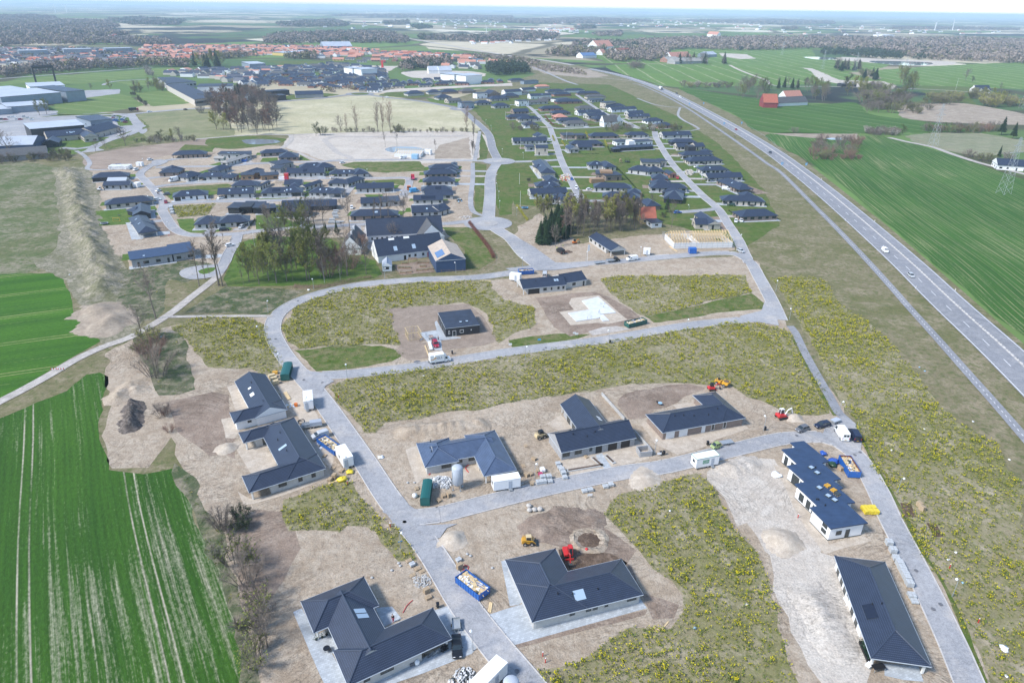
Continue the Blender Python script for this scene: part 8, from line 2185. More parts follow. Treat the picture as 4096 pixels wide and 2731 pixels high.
# people
MT.skin=plain('skin',(.5,.32,.24),.6,.05)
MT.hair=plain('dark_hair',(.05,.035,.025),.7,.1)
MT.vest=plain('yellow_vest',(.55,.75,.05),.6,.05)
def skin_obj(NM,nodes,edges,mat,PA,sub=1):
 me=BD.meshes.new(NM);me.from_pydata([n[:3]for n in nodes],edges,[]);me.materials.append(MT[mat])
 o=link(BD.objects.new(NM,me),PA)
 sk=o.modifiers.new('skin','SKIN')
 for i,n in enumerate(nodes):me.skin_vertices[0].data[i].radius=(n[3],n[3])
 me.skin_vertices[0].data[0].use_root=1
 s=o.modifiers.new('sub','SUBSURF');s.levels=s.render_levels=sub
 return o
def person(LB,CP,x,y,rz,top,legs,bend=0,stride=.12,z=.05):
 p=CR[CP](x,y);t=TH('person',LB,'person',(p.x,p.y,z),rz)
 b=bend
 sh=lambda zz,xx=0:(xx+b*(zz-.95)*.8,zz)
 N=[(0,0,.95,.13),(sh(1.15)[0],0,1.15,.13),(sh(1.38)[0],0,1.38,.14),(sh(1.5)[0],0,1.50,.06),(sh(1.58)[0],0,1.58,.075),(sh(1.70)[0]+.01,0,1.70,.095),(0,-.1,.90,.095),(stride*.5+.03,-.1,.50,.065),(stride,-.1,.09,.045),(stride+.16,-.1,.05,.04),(0,.1,.90,.095),(-stride*.3+.04,.1,.50,.065),(-stride,.1,.09,.045),(-stride+.16,.1,.05,.04),(sh(1.38)[0],-.2,1.38,.06),(sh(1.1)[0]+.02,-.27,1.1,.045),(sh(.88)[0]+.12,-.27,.88,.035),(sh(.8)[0]+.17,-.26,.80,.03),(sh(1.38)[0],.2,1.38,.06),(sh(1.1)[0]+.02,.27,1.1,.045),(sh(.88)[0]+.12,.27,.88,.035),(sh(.8)[0]+.17,.26,.80,.03)]
 E=[(0,1),(1,2),(2,3),(3,4),(4,5),(0,6),(6,7),(7,8),(8,9),(0,10),(10,11),(11,12),(12,13),(2,14),(14,15),(15,16),(16,17),(2,18),(18,19),(19,20),(20,21)]
 skin_obj('body',N,E,'skin',t)
 g=.03
 J=[(*N[0][:3],.13+g),(*N[1][:3],.13+g),(*N[2][:3],.14+g),(*N[14][:3],.06+g),(*N[15][:3],.045+g),(*N[18][:3],.06+g),(*N[19][:3],.045+g)]
 skin_obj('jacket',J,[(0,1),(1,2),(2,3),(3,4),(2,5),(5,6)],top,t)
 T=[(0,0,.95,.13+g)]+[(*N[i][:3],N[i][3]+g*.8)for i in(6,7,8,10,11,12)]
 skin_obj('trousers',T,[(0,1),(1,2),(2,3),(0,4),(4,5),(5,6)],legs,t)
 m=MB();hx=N[5][0];m.ball((hx-.015,0,1.75),.105,8,5,sz=.8);KB(m,'hair','hair',t)
 return t
person('person in dark clothes bending forward on the villa terrace','N',1263,1008,2.2,'gd','ppink',.5)
person('person in dark work clothes standing by the dark red estate','J',1675,603,.6,'pnavy','pnavy')
person('person in a yellow vest left of the black work van','G',410,1150,1,'vest','pnavy');person('person in a yellow vest behind the black work van','G',468,1128,2.5,'vest','pnavy')
person('person in black walking up the western street, left of two','E',1450,640,1.6,'gd','pnavy',0,.2);person('person in grey walking up the western street, right of two','E',1462,645,1.6,'pgrey','pnavy',0,.2)
person('walker in dark clothes on the cycle path, left of two','G',2040,112,-1,'gd','pnavy',0,.22);person('walker in dark clothes on the cycle path, right of two','G',2052,118,-1,'pgrey','gd',0,.22)
# trees, shrubs, hedges
def LM(NM,a,b,SC=.6):
 m,nt,bs=newmat(NM);t=NT(nt)
 c=t.mix(t.ramp(t.noise(t.pos(),SC,3),.3,.7),a,b)
 t.L(c,bs.inputs['Base Color']);SV(bs,'Roughness',.85);SV(bs,'Specular IOR Level',.1)
 MT[NM]=m
LM('bark',(.15,.125,.10),(.22,.19,.16));LM('twig',(.155,.13,.11),(.24,.20,.17));LM('twigr',(.20,.12,.09),(.28,.19,.15));LM('birch',(.45,.44,.42),(.3,.29,.27),2)
LM('bud',(.20,.22,.05),(.13,.16,.04));LM('budy',(.33,.32,.07),(.22,.24,.05));LM('leafg',(.06,.11,.025),(.09,.14,.03));LM('needle',(.022,.045,.022),(.04,.07,.03));LM('blossom',(.55,.53,.48),(.3,.3,.22))
LM('wgreen',(.10,.145,.028),(.15,.175,.045),.4);LM('wyellow',(.60,.49,.01),(.42,.40,.015),.5);LM('wdry',(.27,.22,.12),(.2,.19,.09),.5)
LM('woodb',(.21,.165,.14),(.32,.26,.22),.03);LM('woodd',(.12,.105,.10),(.21,.18,.165),.03);LM('woodg',(.035,.055,.04),(.06,.085,.05),.03);LM('woody',(.16,.15,.08),(.22,.20,.11),.03)  # brown and dark woods: distant sunshine put into their colour as extra paleness
LM('hedgey',(.40,.36,.05),(.26,.27,.05));LM('hedger',(.16,.06,.045),(.24,.12,.09));LM('evergr',(.03,.055,.02),(.055,.09,.03))
class TG:
 def __init__(s):s.v,s.f,s.m=[],[],[]
 def tube(s,a,b,r0,r1,n,m):
  d=(b-a);d.normalize();u=d.orthogonal().normalized();w=d.cross(u);k=len(s.v)
  for p,r in((a,r0),(b,r1)):
   for i in range(n):t=6.2832*i/n;s.v.append(p+u*(r*cos(t))+w*(r*sin(t)))
  for i in range(n):j=(i+1)%n;s.f.append((k+i,k+j,k+n+j,k+n+i));s.m.append(m)
 def tri(s,a,b,c,m):k=len(s.v);s.v+=[a,b,c];s.f.append((k,k+1,k+2));s.m.append(m)
 def mesh(s,NM,mats):
  me=BD.meshes.new(NM);me.from_pydata([tuple(p)for p in s.v],[],s.f)
  for x in mats:me.materials.append(MT[x])
  me.polygons.foreach_set('material_index',s.m);me.update();return me
def rdir(rg,d,ang):
 u=d.orthogonal().normalized();w=d.cross(u);t=rg.u(0,6.283)
 return(d*cos(ang)+(u*cos(t)+w*sin(t))*sin(ang)).normalized()
def TP(NM,SD,h,first=.3,nb=14,ang=(.6,1),blen=.42,bud=None,nbud=0,trunk='bark',twig='twig',sub=6,tw=7,tr=.016,up=.25,lean=0,tips=3,thk=1):
 rg=RND(SD);T,Cn=TG(),TG()
 p=V3((0,0,0));d=V3((lean,0,1)).normalized();r=h*tr;spine=[(p.copy(),r)]
 for i in range(7):
  q=p+d*h*.92/7;r2=r*.83;T.tube(p,q,r,r2,7,0);p,r=q,r2;d=(d+V3((rg.u(-.1,.1),rg.u(-.1,.1),.05))).normalized();spine.append((p.copy(),r))
 def at(f):x=f*7;i=min(6,int(x));a,b=spine[i],spine[i+1];return a[0].lerp(b[0],x-i),a[1]+(b[1]-a[1])*(x-i),(b[0]-a[0]).normalized()
 ends=[]
 for k in range(nb):
  f=first+(1-first)*(k+rg.random())/nb;o,rr,dd=at(min(.999,f))
  L=h*blen*(1-.62*(f-first)/(1-first))*rg.u(.75,1.2);e=rdir(rg,dd,rg.u(*ang));a=o;rb=rr*.5
  for sgm in range(3):
   b=a+e*L/3;T.tube(a,b,rb,rb*.72,4,0)
   for s_ in range(max(1,sub//3)):
    o2=a.lerp(b,rg.random());e2=rdir(rg,e,rg.u(.5,.95));e2=(e2+V3((0,0,up))).normalized();L2=L*rg.u(.3,.5);m2=o2+e2*L2*.5;Cn.tube(o2,m2,rb*.4,rb*.28,3,0)
    e3=rdir(rg,e2,.25);n2=m2+e3*L2*.5;Cn.tube(m2,n2,rb*.28,rb*.15,3,0)
    for w in range(tw):
     o3=(o2.lerp(m2,rg.random())if rg.random()<.4 else m2.lerp(n2,rg.random()));e4=(rdir(rg,e3,rg.u(.35,.9))+V3((0,0,up*.6))).normalized();L4=L2*rg.u(.35,.7)
     for t_ in range(tips):
      e5=rdir(rg,e4,rg.u(0,.5));n_=e5.orthogonal().normalized()*(.012+h*.0011)*thk;Cn.tri(o3-n_,o3+n_,o3+e5*L4*rg.u(.7,1.1),0)
     ends.append(o3+e4*L4*rg.random())
   a=b;rb*=.72;e=(rdir(rg,e,.22)+V3((0,0,up*.5))).normalized()
 for i in range(nbud):
  q=rg.choice(ends)+V3((rg.u(-1,1),rg.u(-1,1),rg.u(-1,1)))*h*.022;s_=h*rg.u(.012,.024)
  u=V3((rg.u(-1,1),rg.u(-1,1),rg.u(-1,1))).normalized();w=u.orthogonal().normalized();Cn.tri(q,q+u*s_,q+w*s_,1)
 return T.mesh('trunk',[trunk]),Cn.mesh('crown',[twig,bud or twig])
def conifer_proto(SD,h,w,first=.08,n=620,mat='needle'):
 rg=RND(SD);T,Cn=TG(),TG();T.tube(V3((0,0,0)),V3((0,0,h*.97)),h*.014,h*.003,6,0)
 for i in range(n):
  f=first+(1-first)*(rg.random()**1.25);rad=w*(1-f)**.8*rg.u(.55,1.08)+.12;a=rg.u(0,6.283);z=f*h
  o=V3((0,0,z+rad*.12));e=V3((cos(a)*rad,sin(a)*rad,z-rad*.22));s_=V3((-sin(a),cos(a),rg.u(-.3,.3)))*(rad*.2+.12)
  mid=o.lerp(e,.62);Cn.tri(o,mid-s_,e,0);Cn.tri(o,e,mid+s_,0)
 return T.mesh('trunk',['bark']),Cn.mesh('crown',[mat])
def BP(SD,h,w,twig='twig',bud=None,nbud=0,stems=16,tw=34):
 rg=RND(SD);T,Cn=TG(),TG();ends=[]
 for k in range(stems):
  a=rg.u(0,6.283);rr=sqrt(rg.random())*w*.5;o=V3((cos(a)*rr*.4,sin(a)*rr*.4,0));e=V3((cos(a)*rr,sin(a)*rr,h*(1-.35*(rr/(w*.5))**2)*rg.u(.75,1.02)))
  m=o.lerp(e,.5)+V3((0,0,h*.08));T.tube(o,m,h*.012,h*.008,4,0);T.tube(m,e,h*.008,h*.003,4,0)
  for i in range(tw):
   b=o.lerp(m,rg.u(.4,1))if rg.random()<.35 else m.lerp(e,rg.random());d=(rdir(rg,(e-o).normalized(),rg.u(.3,1.2)));L=h*rg.u(.14,.32);n_=d.orthogonal().normalized()*(.012+h*.0022)
   Cn.tri(b-n_,b+n_,b+d*L,0);Cn.tri(b+d*L*.4-n_,b+d*L*.4+n_,b+d*L*.4+rdir(rg,d,.6)*L*.7,0);ends.append(b+d*L*rg.random())
 for i in range(nbud):
  q=rg.choice(ends)+V3((rg.u(-1,1),rg.u(-1,1),rg.u(-1,1)))*h*.05;u=V3((rg.u(-1,1),rg.u(-1,1),rg.u(-1,1))).normalized();v_=u.orthogonal().normalized();s_=h*rg.u(.03,.06)
  Cn.tri(q,q+u*s_,q+v_*s_,1)
 return T.mesh('stems',[twig]),Cn.mesh('twigs',[twig,bud or twig])
PR={'bare1':(TP('b',1,20,.34),20),'bare2':(TP('b',2,20,.28,16,(.5,.9),lean=.06),20),'bare3':(TP('b',5,20,.2,18,(.6,1.1),.46),20),'tall1':(TP('t',3,20,.34,16,(.35,.65),.3,tr=.015),20),'tall2':(TP('t',4,20,.42,15,(.35,.7),.28,tr=.013,lean=.04),20),'fan':(TP('f',21,20,.06,14,(.2,.5),.62,twig='twigr',tr=.016),20),'bud1':(TP('u',6,16,.2,15,(.55,.95),.42,'bud',2600),16),'bud2':(TP('u',7,16,.18,15,(.5,.9),.40,'budy',2400),16),'green':(TP('g',8,10,.1,14,(.6,1.1),.45,'leafg',3000),10),'cop1':(TP('c',31,20,.3,16,(.45,.8),.36,twig='twigr',tw=9,thk=3),20),'cop2':(TP('c',32,20,.22,17,(.5,.9),.38,tw=9,thk=3),20),'pole':(TP('p',9,16,.42,13,(.3,.6),.22,tr=.008,tw=7,thk=1.7),16),'poley':(TP('p',10,16,.42,13,(.3,.6),.24,'budy',900,tr=.008,thk=1.7),16),'birch':(TP('k',11,12,.3,12,(.5,.8),.3,trunk='birch',tr=.011),12),'spruce':(conifer_proto(12,14,3.6,.1),14),'pine':(conifer_proto(13,14,4,.2,520,'needle'),14),'slim':(conifer_proto(14,12,1.2,.03),12),'bush':(BP(15,5,6),5),'bushr':(BP(16,5,5.5,'twigr'),5),'bushb':(BP(17,5,6,'twig','bud',700),5),'bushy':(BP(18,4,5,'twig','budy',900),4),'bushg':(BP(19,4,5,'twig','evergr',1300),4),'bushw':(BP(20,4,5,'twig','blossom',900),4)}
NTREE=[0]
def tree(KD,p,h,LB,GP=None,w=1):
 (tm,cm),h0=PR[KD];s=h/h0;NTREE[0]+=1
 bush=KD.startswith('bush')
 t=TH('shrub' if bush else 'conifer' if KD in('spruce','pine','slim')else 'broadleaf_tree' if KD[:3]in('bud','gre','pol')else 'bare_tree',LB,'shrub' if bush else 'tree',(p.x,p.y,-.02),(NTREE[0]*2.399)%6.283,GP)  # leafless slim trees share the name of the budding and green ones
 t.scale=(s*w,s*w,s)
 put('stems' if bush else 'trunk',tm,t,(0,0,0),0);put('twigs' if bush else 'crown',cm,t,(0,0,0),0)
 return t
for cr_,KD,x,y,h,w,lb in(('E','tall1',2010,1475,27,1,'tallest bare tree by the turning circle'),('E','tall2',2045,1480,22,.9,'leaning bare tree right by the tallest one'),('E','tall2',1830,1480,20,.9,'bare tree left of the turning circle by the lane'),('E','tall1',1885,1420,13,.8,'slender bare tree behind the turning circle'),('E','tall2',1922,1368,13,.8,'second slender bare tree behind the turning circle'),('I','bare1',1432,402,20,1,'lone bare tree by the pale lane'),('I','bare3',1300,550,12,1.1,'small many-stemmed bare tree at the lane crossing'),('I','bushy',1370,600,5,1.3,'yellow-green shrub at the lane crossing'),('I','bushr',1400,760,8,1.2,'reddish bare shrub below the lane crossing'),('I','bush',1440,920,9,1.2,'large grey bare shrub standing in dark weeds'),('I','bushb',1310,700,5,1.2,'low budding shrub left of the reddish one'),('I','bushr',1520,1290,3,1.2,'low reddish scrub at the edge of the brown ground'),('I','bush',1480,1280,3.4,1.5,'grey scrub by the brush heap'),('I','bushr',1560,1440,2.6,1.2,'small brown scrub below the brush heap'),('M','bush',2060,160,5,1.2,'grey bare shrub at the top of the field hedge'),('M','bushg',2200,150,3.5,1.1,'dark ivy-green shrub at the top of the field hedge'),('M','bushb',2160,480,6.5,1.25,'olive budding shrub in the field hedge'),('M','bush',2260,640,6.5,1.2,'grey branching shrub in the field hedge'),('M','bushb',2340,1000,6,1.2,'tall budding shrub lower in the field hedge'),('N','bush',40,820,6,1,'grey shrub by the pale boulder'),('N','bare3',110,1240,9,.9,'thin-trunked bare tree left of the villa'),('N','bush',20,1100,6,1.2,'wide grey shrub below the pale boulder'),('N','bushb',0,1380,5,1.3,'last budding shrub at the lower edge'),('Q','bush',190,1530,6,.9,'pale bare shrub on the weedy ground below the courtyard house'),('Q','bushg',370,1440,3.5,1.2,'dark green shrub below the courtyard house'),('Q','bushg',420,1520,2.5,1.2,'low green shrub near the plough lines'),('F','bud1',190,1450,17,1,'budding tree at the front of the farm park'),('F','bud1',470,1425,19,1,'large olive budding tree at the front of the farm park'),('F','bud2',60,1250,12,1.1,'yellowish round tree at the left of the farm park'),('F','bare3',235,1190,17,1.1,'wide grey bare tree in the middle of the farm park'),('F','bare1',840,1385,20,1,'tall bare tree before the old farmhouse'),('F','bare2',1012,1370,12,.9,'bare tree near the garden room'),('F','birch',630,1450,11,.8,'white-stemmed birch by the fence'),('F','birch',775,1430,8,.8,'thin birch left of the tall bare tree'),('F','bud1',30,1465,15,.9,'crooked budding tree at the left end of the park'),('F','pole',340,1435,12,1,'slim grey tree between the budding pair'),('F','bud2',320,1290,9,1.2,'low yellow-green tree behind the budding pair'),('F','birch',590,1400,9,.8,'bent birch by the white-stemmed one'),('F','bushr',700,1250,6,1.3,'reddish shrubbery left of the old farmhouse'),('F','bare3',130,960,9,1.2,'broad bare bush-like tree at the park road'),('F','bud2',260,930,8,1,'small budding tree by the black annex'),('E','bud1',2290,1440,14,.9,'budding tree at the park corner by the lane'),('E','bud2',2230,1300,10,1,'light green tree on the park lawn edge'),('E','bud1',2340,1400,13,.9,'second budding tree at the park corner'),('E','pole',2240,1480,8,.9,'grey sapling behind the lane fence'),('F','bare2',545,960,17,1.1,'bare tree before the black boarded house'),('F','bare1',622,945,16,.9,'second bare tree before the black boarded house'),('F','bare1',860,950,19,.8,'bare tree by the farm entrance'),('F','tall1',1150,892,15,.9,'first avenue tree behind the farm roof'),('F','bare1',1222,885,16,1,'second avenue tree behind the farm roof'),('F','tall1',1085,885,12,.9,'slim tree left of the avenue pair'),('F','bare2',1350,882,15,1,'avenue tree nearest the angled pale house'),('F','bare3',1270,1062,9,1.1,'small bare tree in the farm yard'),('F','bare2',470,960,8,1,'low bare tree left of the avenue'),('F','slim',520,1150,9,1.4,'dark slim evergreen in the farm park'),('F','spruce',545,1020,6,1.1,'dark evergreen by the yellow bush'),('F','spruce',640,975,5,.9,'small spruce at the park road, left one'),('F','spruce',738,965,5,.9,'small spruce at the park road, right one'),('F','bushy',655,1005,3,.9,'bright yellow bush before the spruces'),('F','bushg',900-150,1000,2.5,1.2,'green shrub by the farm wall'),('F','bushg',410,1010,3,1.2,'green shrub on the park lawn'),('G','bare2',1465,942,14,.8,'bare tree on the lawn right of the white annex'),('G','pine',1420,800,9,.9,'dark pine behind the red-roofed cottage'),('G','bare2',1290,770,9,.9,'bare tree behind the red-roofed cottage'),('G','bare3',1180,968,9,.8,'bare tree at the right end of the grove'),('G','bare3',400,1118,11,.7,'small bare tree before the spruces'),('G','bushg',1390,850,3,1.2,'green shrub behind the white annex'),('G','bushg',155,520,2.5,1,'dark round shrub on the lawn of the brown house'),('B','bare3',780,1218,15,.9,'leftmost bare tree on the edge of the pale field'),('B','fan',832,1218,15,.6,'second bare tree on the edge of the pale field'),('B','fan',925,1216,21,.8,'spreading bare tree on the edge of the pale field'),('B','fan',1120,1218,24,.6,'fan-shaped tree, left of the tall trio on the field edge'),('B','fan',1165,1218,23,.5,'fan-shaped tree, middle of the tall trio on the field edge'),('B','fan',1235,1222,25,.8,'fan-shaped tree, right of the tall trio on the field edge'),('B','green',552,1250,11,1.1,'round green tree at the corner of the sandy plots'),('B','bushb',615,1240,8,1.1,'budding shrub by the round green tree'),('B','bushb',1300,1215,7,1.2,'low leafy tree at the foot of the tall trio'),('B','bush',1040,1212,5,1,'small shrub left of the tall trio'),('B','pole',1188,1352,13,1.2,'bare sapling at the left bank of the pond'),('B','birch',1295,1345,15,.9,'bare tree with wispy crown above the pond'),('B','pole',1650,1385,9,1.2,'wispy sapling right of the pond'),('B','fan',1938,1212,21,.7,'bare tree at the right end of the pale field'),('A','bud2',365,1060,14,1.2,'round yellow-green tree by the factory, left one'),('A','bud1',430,1050,14,1.2,'round yellow-green tree by the factory, right one'),('A','bare3',1155,1342,15,1.1,'old spreading bare tree by the workshop road'),('A','bare3',880,1392,9,1.1,'small bare tree left of the spreading one'),('A','bare3',972,1370,9,1.1,'small bare tree nearest the spreading one'),('A','bare3',840,830,9,1.3,'bare tree by the factory car park, left one'),('A','bud2',1012,825,12,1.2,'budding tree by the factory car park, right one'),('A','bare3',90,1420,17,1.3,'large bare tree before the blue hall'),('A','green',1475,1292,8,1.4,'green bushy tree by the olive field'),('A','bud2',1575,1288,9,1.2,'yellow-green tree by the olive field'),('A','bare3',1655,1290,11,1.2,'bare tree by the olive field'),('A','bud2',1990,1190,15,1.3,'yellow-green tree at the corner of the copse, front one'),('A','bud2',2055,1195,14,1.2,'yellow-green tree at the corner of the copse, right one'),('A','bud2',2105,1080,13,1.2,'yellow-green tree at the corner of the copse, rear one'),('A','bushw',1850,1040,7,1.3,'white blossoming tree at the copse corner'),('D','pine',2140,1240,17,1.1,'large dark pine at the end of the eastern hedge'),('D','pine',2245,1275,15,1,'second dark pine at the end of the eastern hedge'),('D','green',1232,1240,9,1.2,'round green tree at the end of the blossoming hedge'),('D','spruce',2120,1440,9,.9,'spruce by the white farm shed'),('D','bushb',2000,1480,7,1.5,'olive shrub left of the white farm shed'),('D','bushw',2190,1480,7,1.4,'pale blossoming shrub by the white farm shed'),('D','bush',1840,1440,6,1.4,'bare shrub on the edge of the grey field'),('D','bush',240,1218,5,1.6,'low shrub by the brown marsh strip'),('D','bare2',2130,855,14,1,'leaning pale tree right of the white cottage'),('D','bare3',1810,745,20,1.2,'bare tree left behind the white cottage'),('D','green',1870,760,10,1.2,'leafy tree left behind the white cottage')):
 tree(KD,CR[cr_](x,y),h,lb,None,w)
def grow(SX,n,mind,kinds,hr,LB,SD,w=(.85,1.15)):
 rg=RND(SD)
 for x,y in area_pts(SX,n,mind,rg):
  tree(rg.choice(kinds),V3((x,y,0)),rg.u(*hr),LB,LB,rg.u(*w))
grow('G 480,890 1180,880 1165,955 1060,975 700,1020 480,1060',66,1.5,['pole','pole','pole','poley'],(13,17),'slim bare tree of the dense grove in the estate',1)
grow('G 235,960 480,900 500,1060 420,1090 250,1100',24,1.8,['spruce','pine','spruce'],(8,12),'dark spruce at the left end of the estate grove',2,(1.1,1.5))
grow('G 225,880 420,870 480,900 240,960',10,1.8,['pole','poley'],(13,16),'slim bare tree standing behind the spruces',3)
grow('A 1870,930 2200,900 2351,890 B 180,960 210,1200 0,1240 A 2100,1240 2060,1150 1930,1040',100,5,['cop1','cop2','cop2'],(13,18),'tall bare tree of the copse by the pale field',4,(1,1.3))
grow('A 2080,930 2200,900 2220,940 2100,970',6,6,['spruce'],(16,20),'dark conifer inside the copse',5)
grow('A 1180,800 1500,780 1540,840 1450,860 1180,845',18,5,['bud2','bushb','bare3'],(7,11),'scrubby tree of the thicket by the warehouses',6)
grow('A 1200,870 1240,870 1370,970 1330,980',12,3,['bushg'],(3,4),'low dark shrub of the row across the pale green field',7)
grow('A 1310,625 1350,625 1410,700 1380,705',9,6,['bushw'],(6,8),'white blossoming shrub of the row by the field edge',8)
grow('A 1780,610 2030,590 2040,640 1800,650',12,9,['spruce','bud2','slim'],(22,30),'tall tree of the clump behind the small houses',9,(1,1.4))
grow('A 440,1440 640,1420 660,1460 560,1500 440,1480',9,4,['bushb','bushg','bush'],(4,6),'shrub before the long grey-roofed barn',10)
grow('A 0,1470 420,1440 420,1470 0,1510',12,5,['bush','bushb'],(4,7),'bare shrub along the grey barn wall',11)
grow('A 1150,1310 1450,1285 1780,1285 1790,1300 1400,1320',20,4,['bush','bushb','bushw'],(3,5),'hedge shrub along the foot of the olive field',12)
grow('B 700,1205 1100,1215 1950,1205 1950,1218 1100,1225 700,1218',26,4,['bush','bushb'],(2.5,4.5),'low shrub along the lower edge of the pale field',13)
grow('F 1990,20 2010,20 2010,320 1985,320',13,3,['pole'],(9,12),'thin leafless young tree of the row by the cycle track',14)
grow('D 340,1330 520,1290 800,1300 850,1460 640,1470 420,1460',22,5,['bush','bare3','bushb','bushr'],(6,9),'grey bare shrub of the thicket in the wheat',15,(1.1,1.5))
grow('D 420,1440 840,1450 850,1472 430,1475',12,5,['bushr'],(3,4),'rust red low shrub fringing the thicket in the wheat',16,(1.1,1.6))
grow('D 870,1215 1190,1225 1190,1250 960,1245',14,5,['bushw','bush'],(5,7),'greyish blossoming shrub of the hedge by the track',17,(1.1,1.5))
grow('D 1400,1195 2080,1190 2080,1215 1420,1225',22,7,['bush','bushb','bushr','green'],(6,9),'shrub of the long hedge behind the grey field',18,(1.1,1.5))
grow('D 830,880 1000,820 1230,850 1260,1000 1230,1060 900,1040',42,8,['bushb','bush','bud1','bare3'],(10,16),'willow of the broad scrub by the reed bed',19,(1.2,1.7))
grow('D 1280,980 1480,970 1500,1020 1340,1045',8,9,['bushb'],(6,8),'round grey-green willow shrub in the reeds',20,(1.3,1.8))
grow('D 1430,890 1740,890 1760,965 1480,955',16,9,['bushb','bushy'],(8,11),'pale willow at the back of the reed bed',21,(1.3,1.8))
grow('D 1860,880 2140,890 2320,980 1960,990',26,9,['bushy','bud2','bushb'],(9,14),'yellow-green willow right of the reed bed',22,(1.3,1.7))
grow('D 700,800 880,800 860,880 700,885',8,9,['bud2','green'],(15,20),'yellow-green tree left of the willow scrub',23,(1.1,1.4))
grow('D 1180,760 1370,760 1400,890 1220,900',8,10,['bare3','bud1'],(20,28),'tall wispy tree rising out of the willow scrub',24)
grow('D 330,830 560,830 540,940 380,945',14,8,['bare3','bare1','bud1'],(13,20),'tree of the red farm garden',25)
grow('C 2030,880 2110,790 2300,800 2340,930 2100,900',18,9,['bare3','bud1','bare1'],(14,20),'tree left of the red barn',26,(1.1,1.4))
grow('D 80,800 480,800 480,830 90,830',14,9,['bare1','spruce','bud1'],(14,18),'tree behind the red farm',27)
grow('D 590,625 840,620 850,665 640,660',14,9,['spruce','bare3'],(16,22),'conifer of the clump in the light wheat',28,(1.2,1.6))
grow('D 860,700 990,700 990,738 880,735',7,9,['spruce','bushb'],(14,18),'conifer above the bale stacks',29,(1.3,1.7))
grow('C 1510,570 1960,585 1970,602 1520,595',18,9,['spruce','bare3'],(15,24),'conifer of the screen before the grey barns',30,(1.1,1.4))
grow('C 1095,615 1215,620 1210,635 1100,632',6,8,['bush'],(10,13),'dark shrub clump alone in the far wheat',31,(1.3,1.6))
grow('C 1570,790 1860,790 2060,800 2050,815 1600,805',14,9,['bushw','bushy','bush'],(5,9),'blossoming shrub at the wheat edge beyond the motorway',32,(1.2,1.7))
grow('C 740,1180 1100,1180 1100,1212 850,1212',12,5,['bushb','bush','green'],(4,7),'shrub of the belt between the two eastern estates',33)
grow('C 1170,1185 1320,1190 1540,1190 1530,1205 1180,1212',9,5,['bushw','bushb'],(5,7),'blossoming shrub at the right of the belt',34)
grow('C 0,1160 250,1170 240,1210 0,1205',9,6,['bush','bushb'],(4,6),'shrub at the left end of the belt',35)
def hedge(LB,SX,h,w,mat,n=None,NM='hedge'):
 ps=catmull(pts(SX),.5);c0=ps[0].copy();rg=RND(len(LB)*7);T=TG()
 L=sum((b-a).length for a,b in zip(ps[:-1],ps[1:]));n=n or int(L*w*h*55)
 for i in range(n):
  k=rg.randrange(len(ps)-1);a,b=ps[k],ps[k+1];t=(b-a).normalized();nn=V3((-t.y,t.x,0))
  s_=rg.u(-1,1);z=rg.random();q=a.lerp(b,rg.random())+nn*(s_*w*.5)-c0;q.z=h*z*(1-.25*abs(s_))*rg.u(.85,1.1)
  u=V3((rg.u(-1,1),rg.u(-1,1),rg.u(-.4,1))).normalized()*rg.u(.12,.3);v_=u.cross(V3((rg.u(-1,1),rg.u(-1,1),1))).normalized()*.2
  T.tri(q,q+u,q+v_,0)
 o=link(BD.objects.new(NM,T.mesh(NM,[mat])));o.location=c0
 return tag(o,LB,'hedge')
grow('G 480,820 1180,830 1170,960 1060,975 700,1010 480,1050',26,2,['cop1','cop2'],(10,14),'grey-brown bushy tree of the dense estate grove',41,(.7,1))
grow('F 30,1200 600,1150 640,1300 560,1440 40,1440',16,4,['bud1','bud2','cop2','bud1'],(11,17),'olive tree of the thick farm park',42)
grow('F 60,900 480,880 560,1000 300,1150 80,1150',12,4,['cop2','bare3','bud1'],(9,14),'grey-brown tree at the back of the farm park',43)
grow('F 560,1180 1000,1150 1040,1340 640,1400',10,4,['bare3','birch','bushr'],(6,11),'bare garden tree before the old farmhouse',44)
hedge('rust red young hedge along the farm lawn by the lower roundabout','F 1960,905 2010,970 2080,1060 2140,1140 2185,1225',1.8,1.6,'hedger')
hedge('yellow flowering hedge left of the leafless grove','G 42,745 90,810 142,880',1.3,1.2,'hedgey');hedge('yellow hedge by the inner street, upper plot','G 455,152 490,198',1.3,1.2,'hedgey');hedge('yellow hedge right of the dark flat villa','G 678,70 698,112',1.4,1.3,'hedgey');hedge('yellow hedge right of the brown bungalow','G 850,145 872,200',1.4,1.3,'hedgey');hedge('yellow hedge at the corner by the white carport','G 372,105 388,150',1.4,1.2,'hedgey')
hedge('low green hedge along the lawn under the long pale corner house','G 30,180 215,178',1,.8,'evergr');hedge('clipped green hedge before the grey gable wing house','G 530,272 800,268',1,.8,'evergr');hedge('dark hedge at the back of the black long house','G 880,205 905,262',1.2,.8,'evergr');hedge('long thin hedge between the inner plots','G 960,395 1080,520 1180,640',1,.8,'evergr');hedge('brownish hedge along the lane of the upper estate','C 300,1070 380,1150 480,1165',1.4,1.2,'hedger');hedge('brown hedge round the chapel-like house','C 700,1150 850,1150 1050,1140',1.3,1.2,'hedger');hedge('dark green hedge along the western carport drive','F 440,690 700,685',.9,.8,'evergr');hedge('hedge on the slope by the orange sandy patch','G 1990,790 2055,840',.9,.8,'evergr');hedge('green hedge of the three-gabled house','E 2280,960 2345,870',1,.8,'evergr')
hedge('brown leafless hedge belt before the farm park fence','J 350,110 600,110 860,60 1060,20',1.2,3,'twigr',2600)
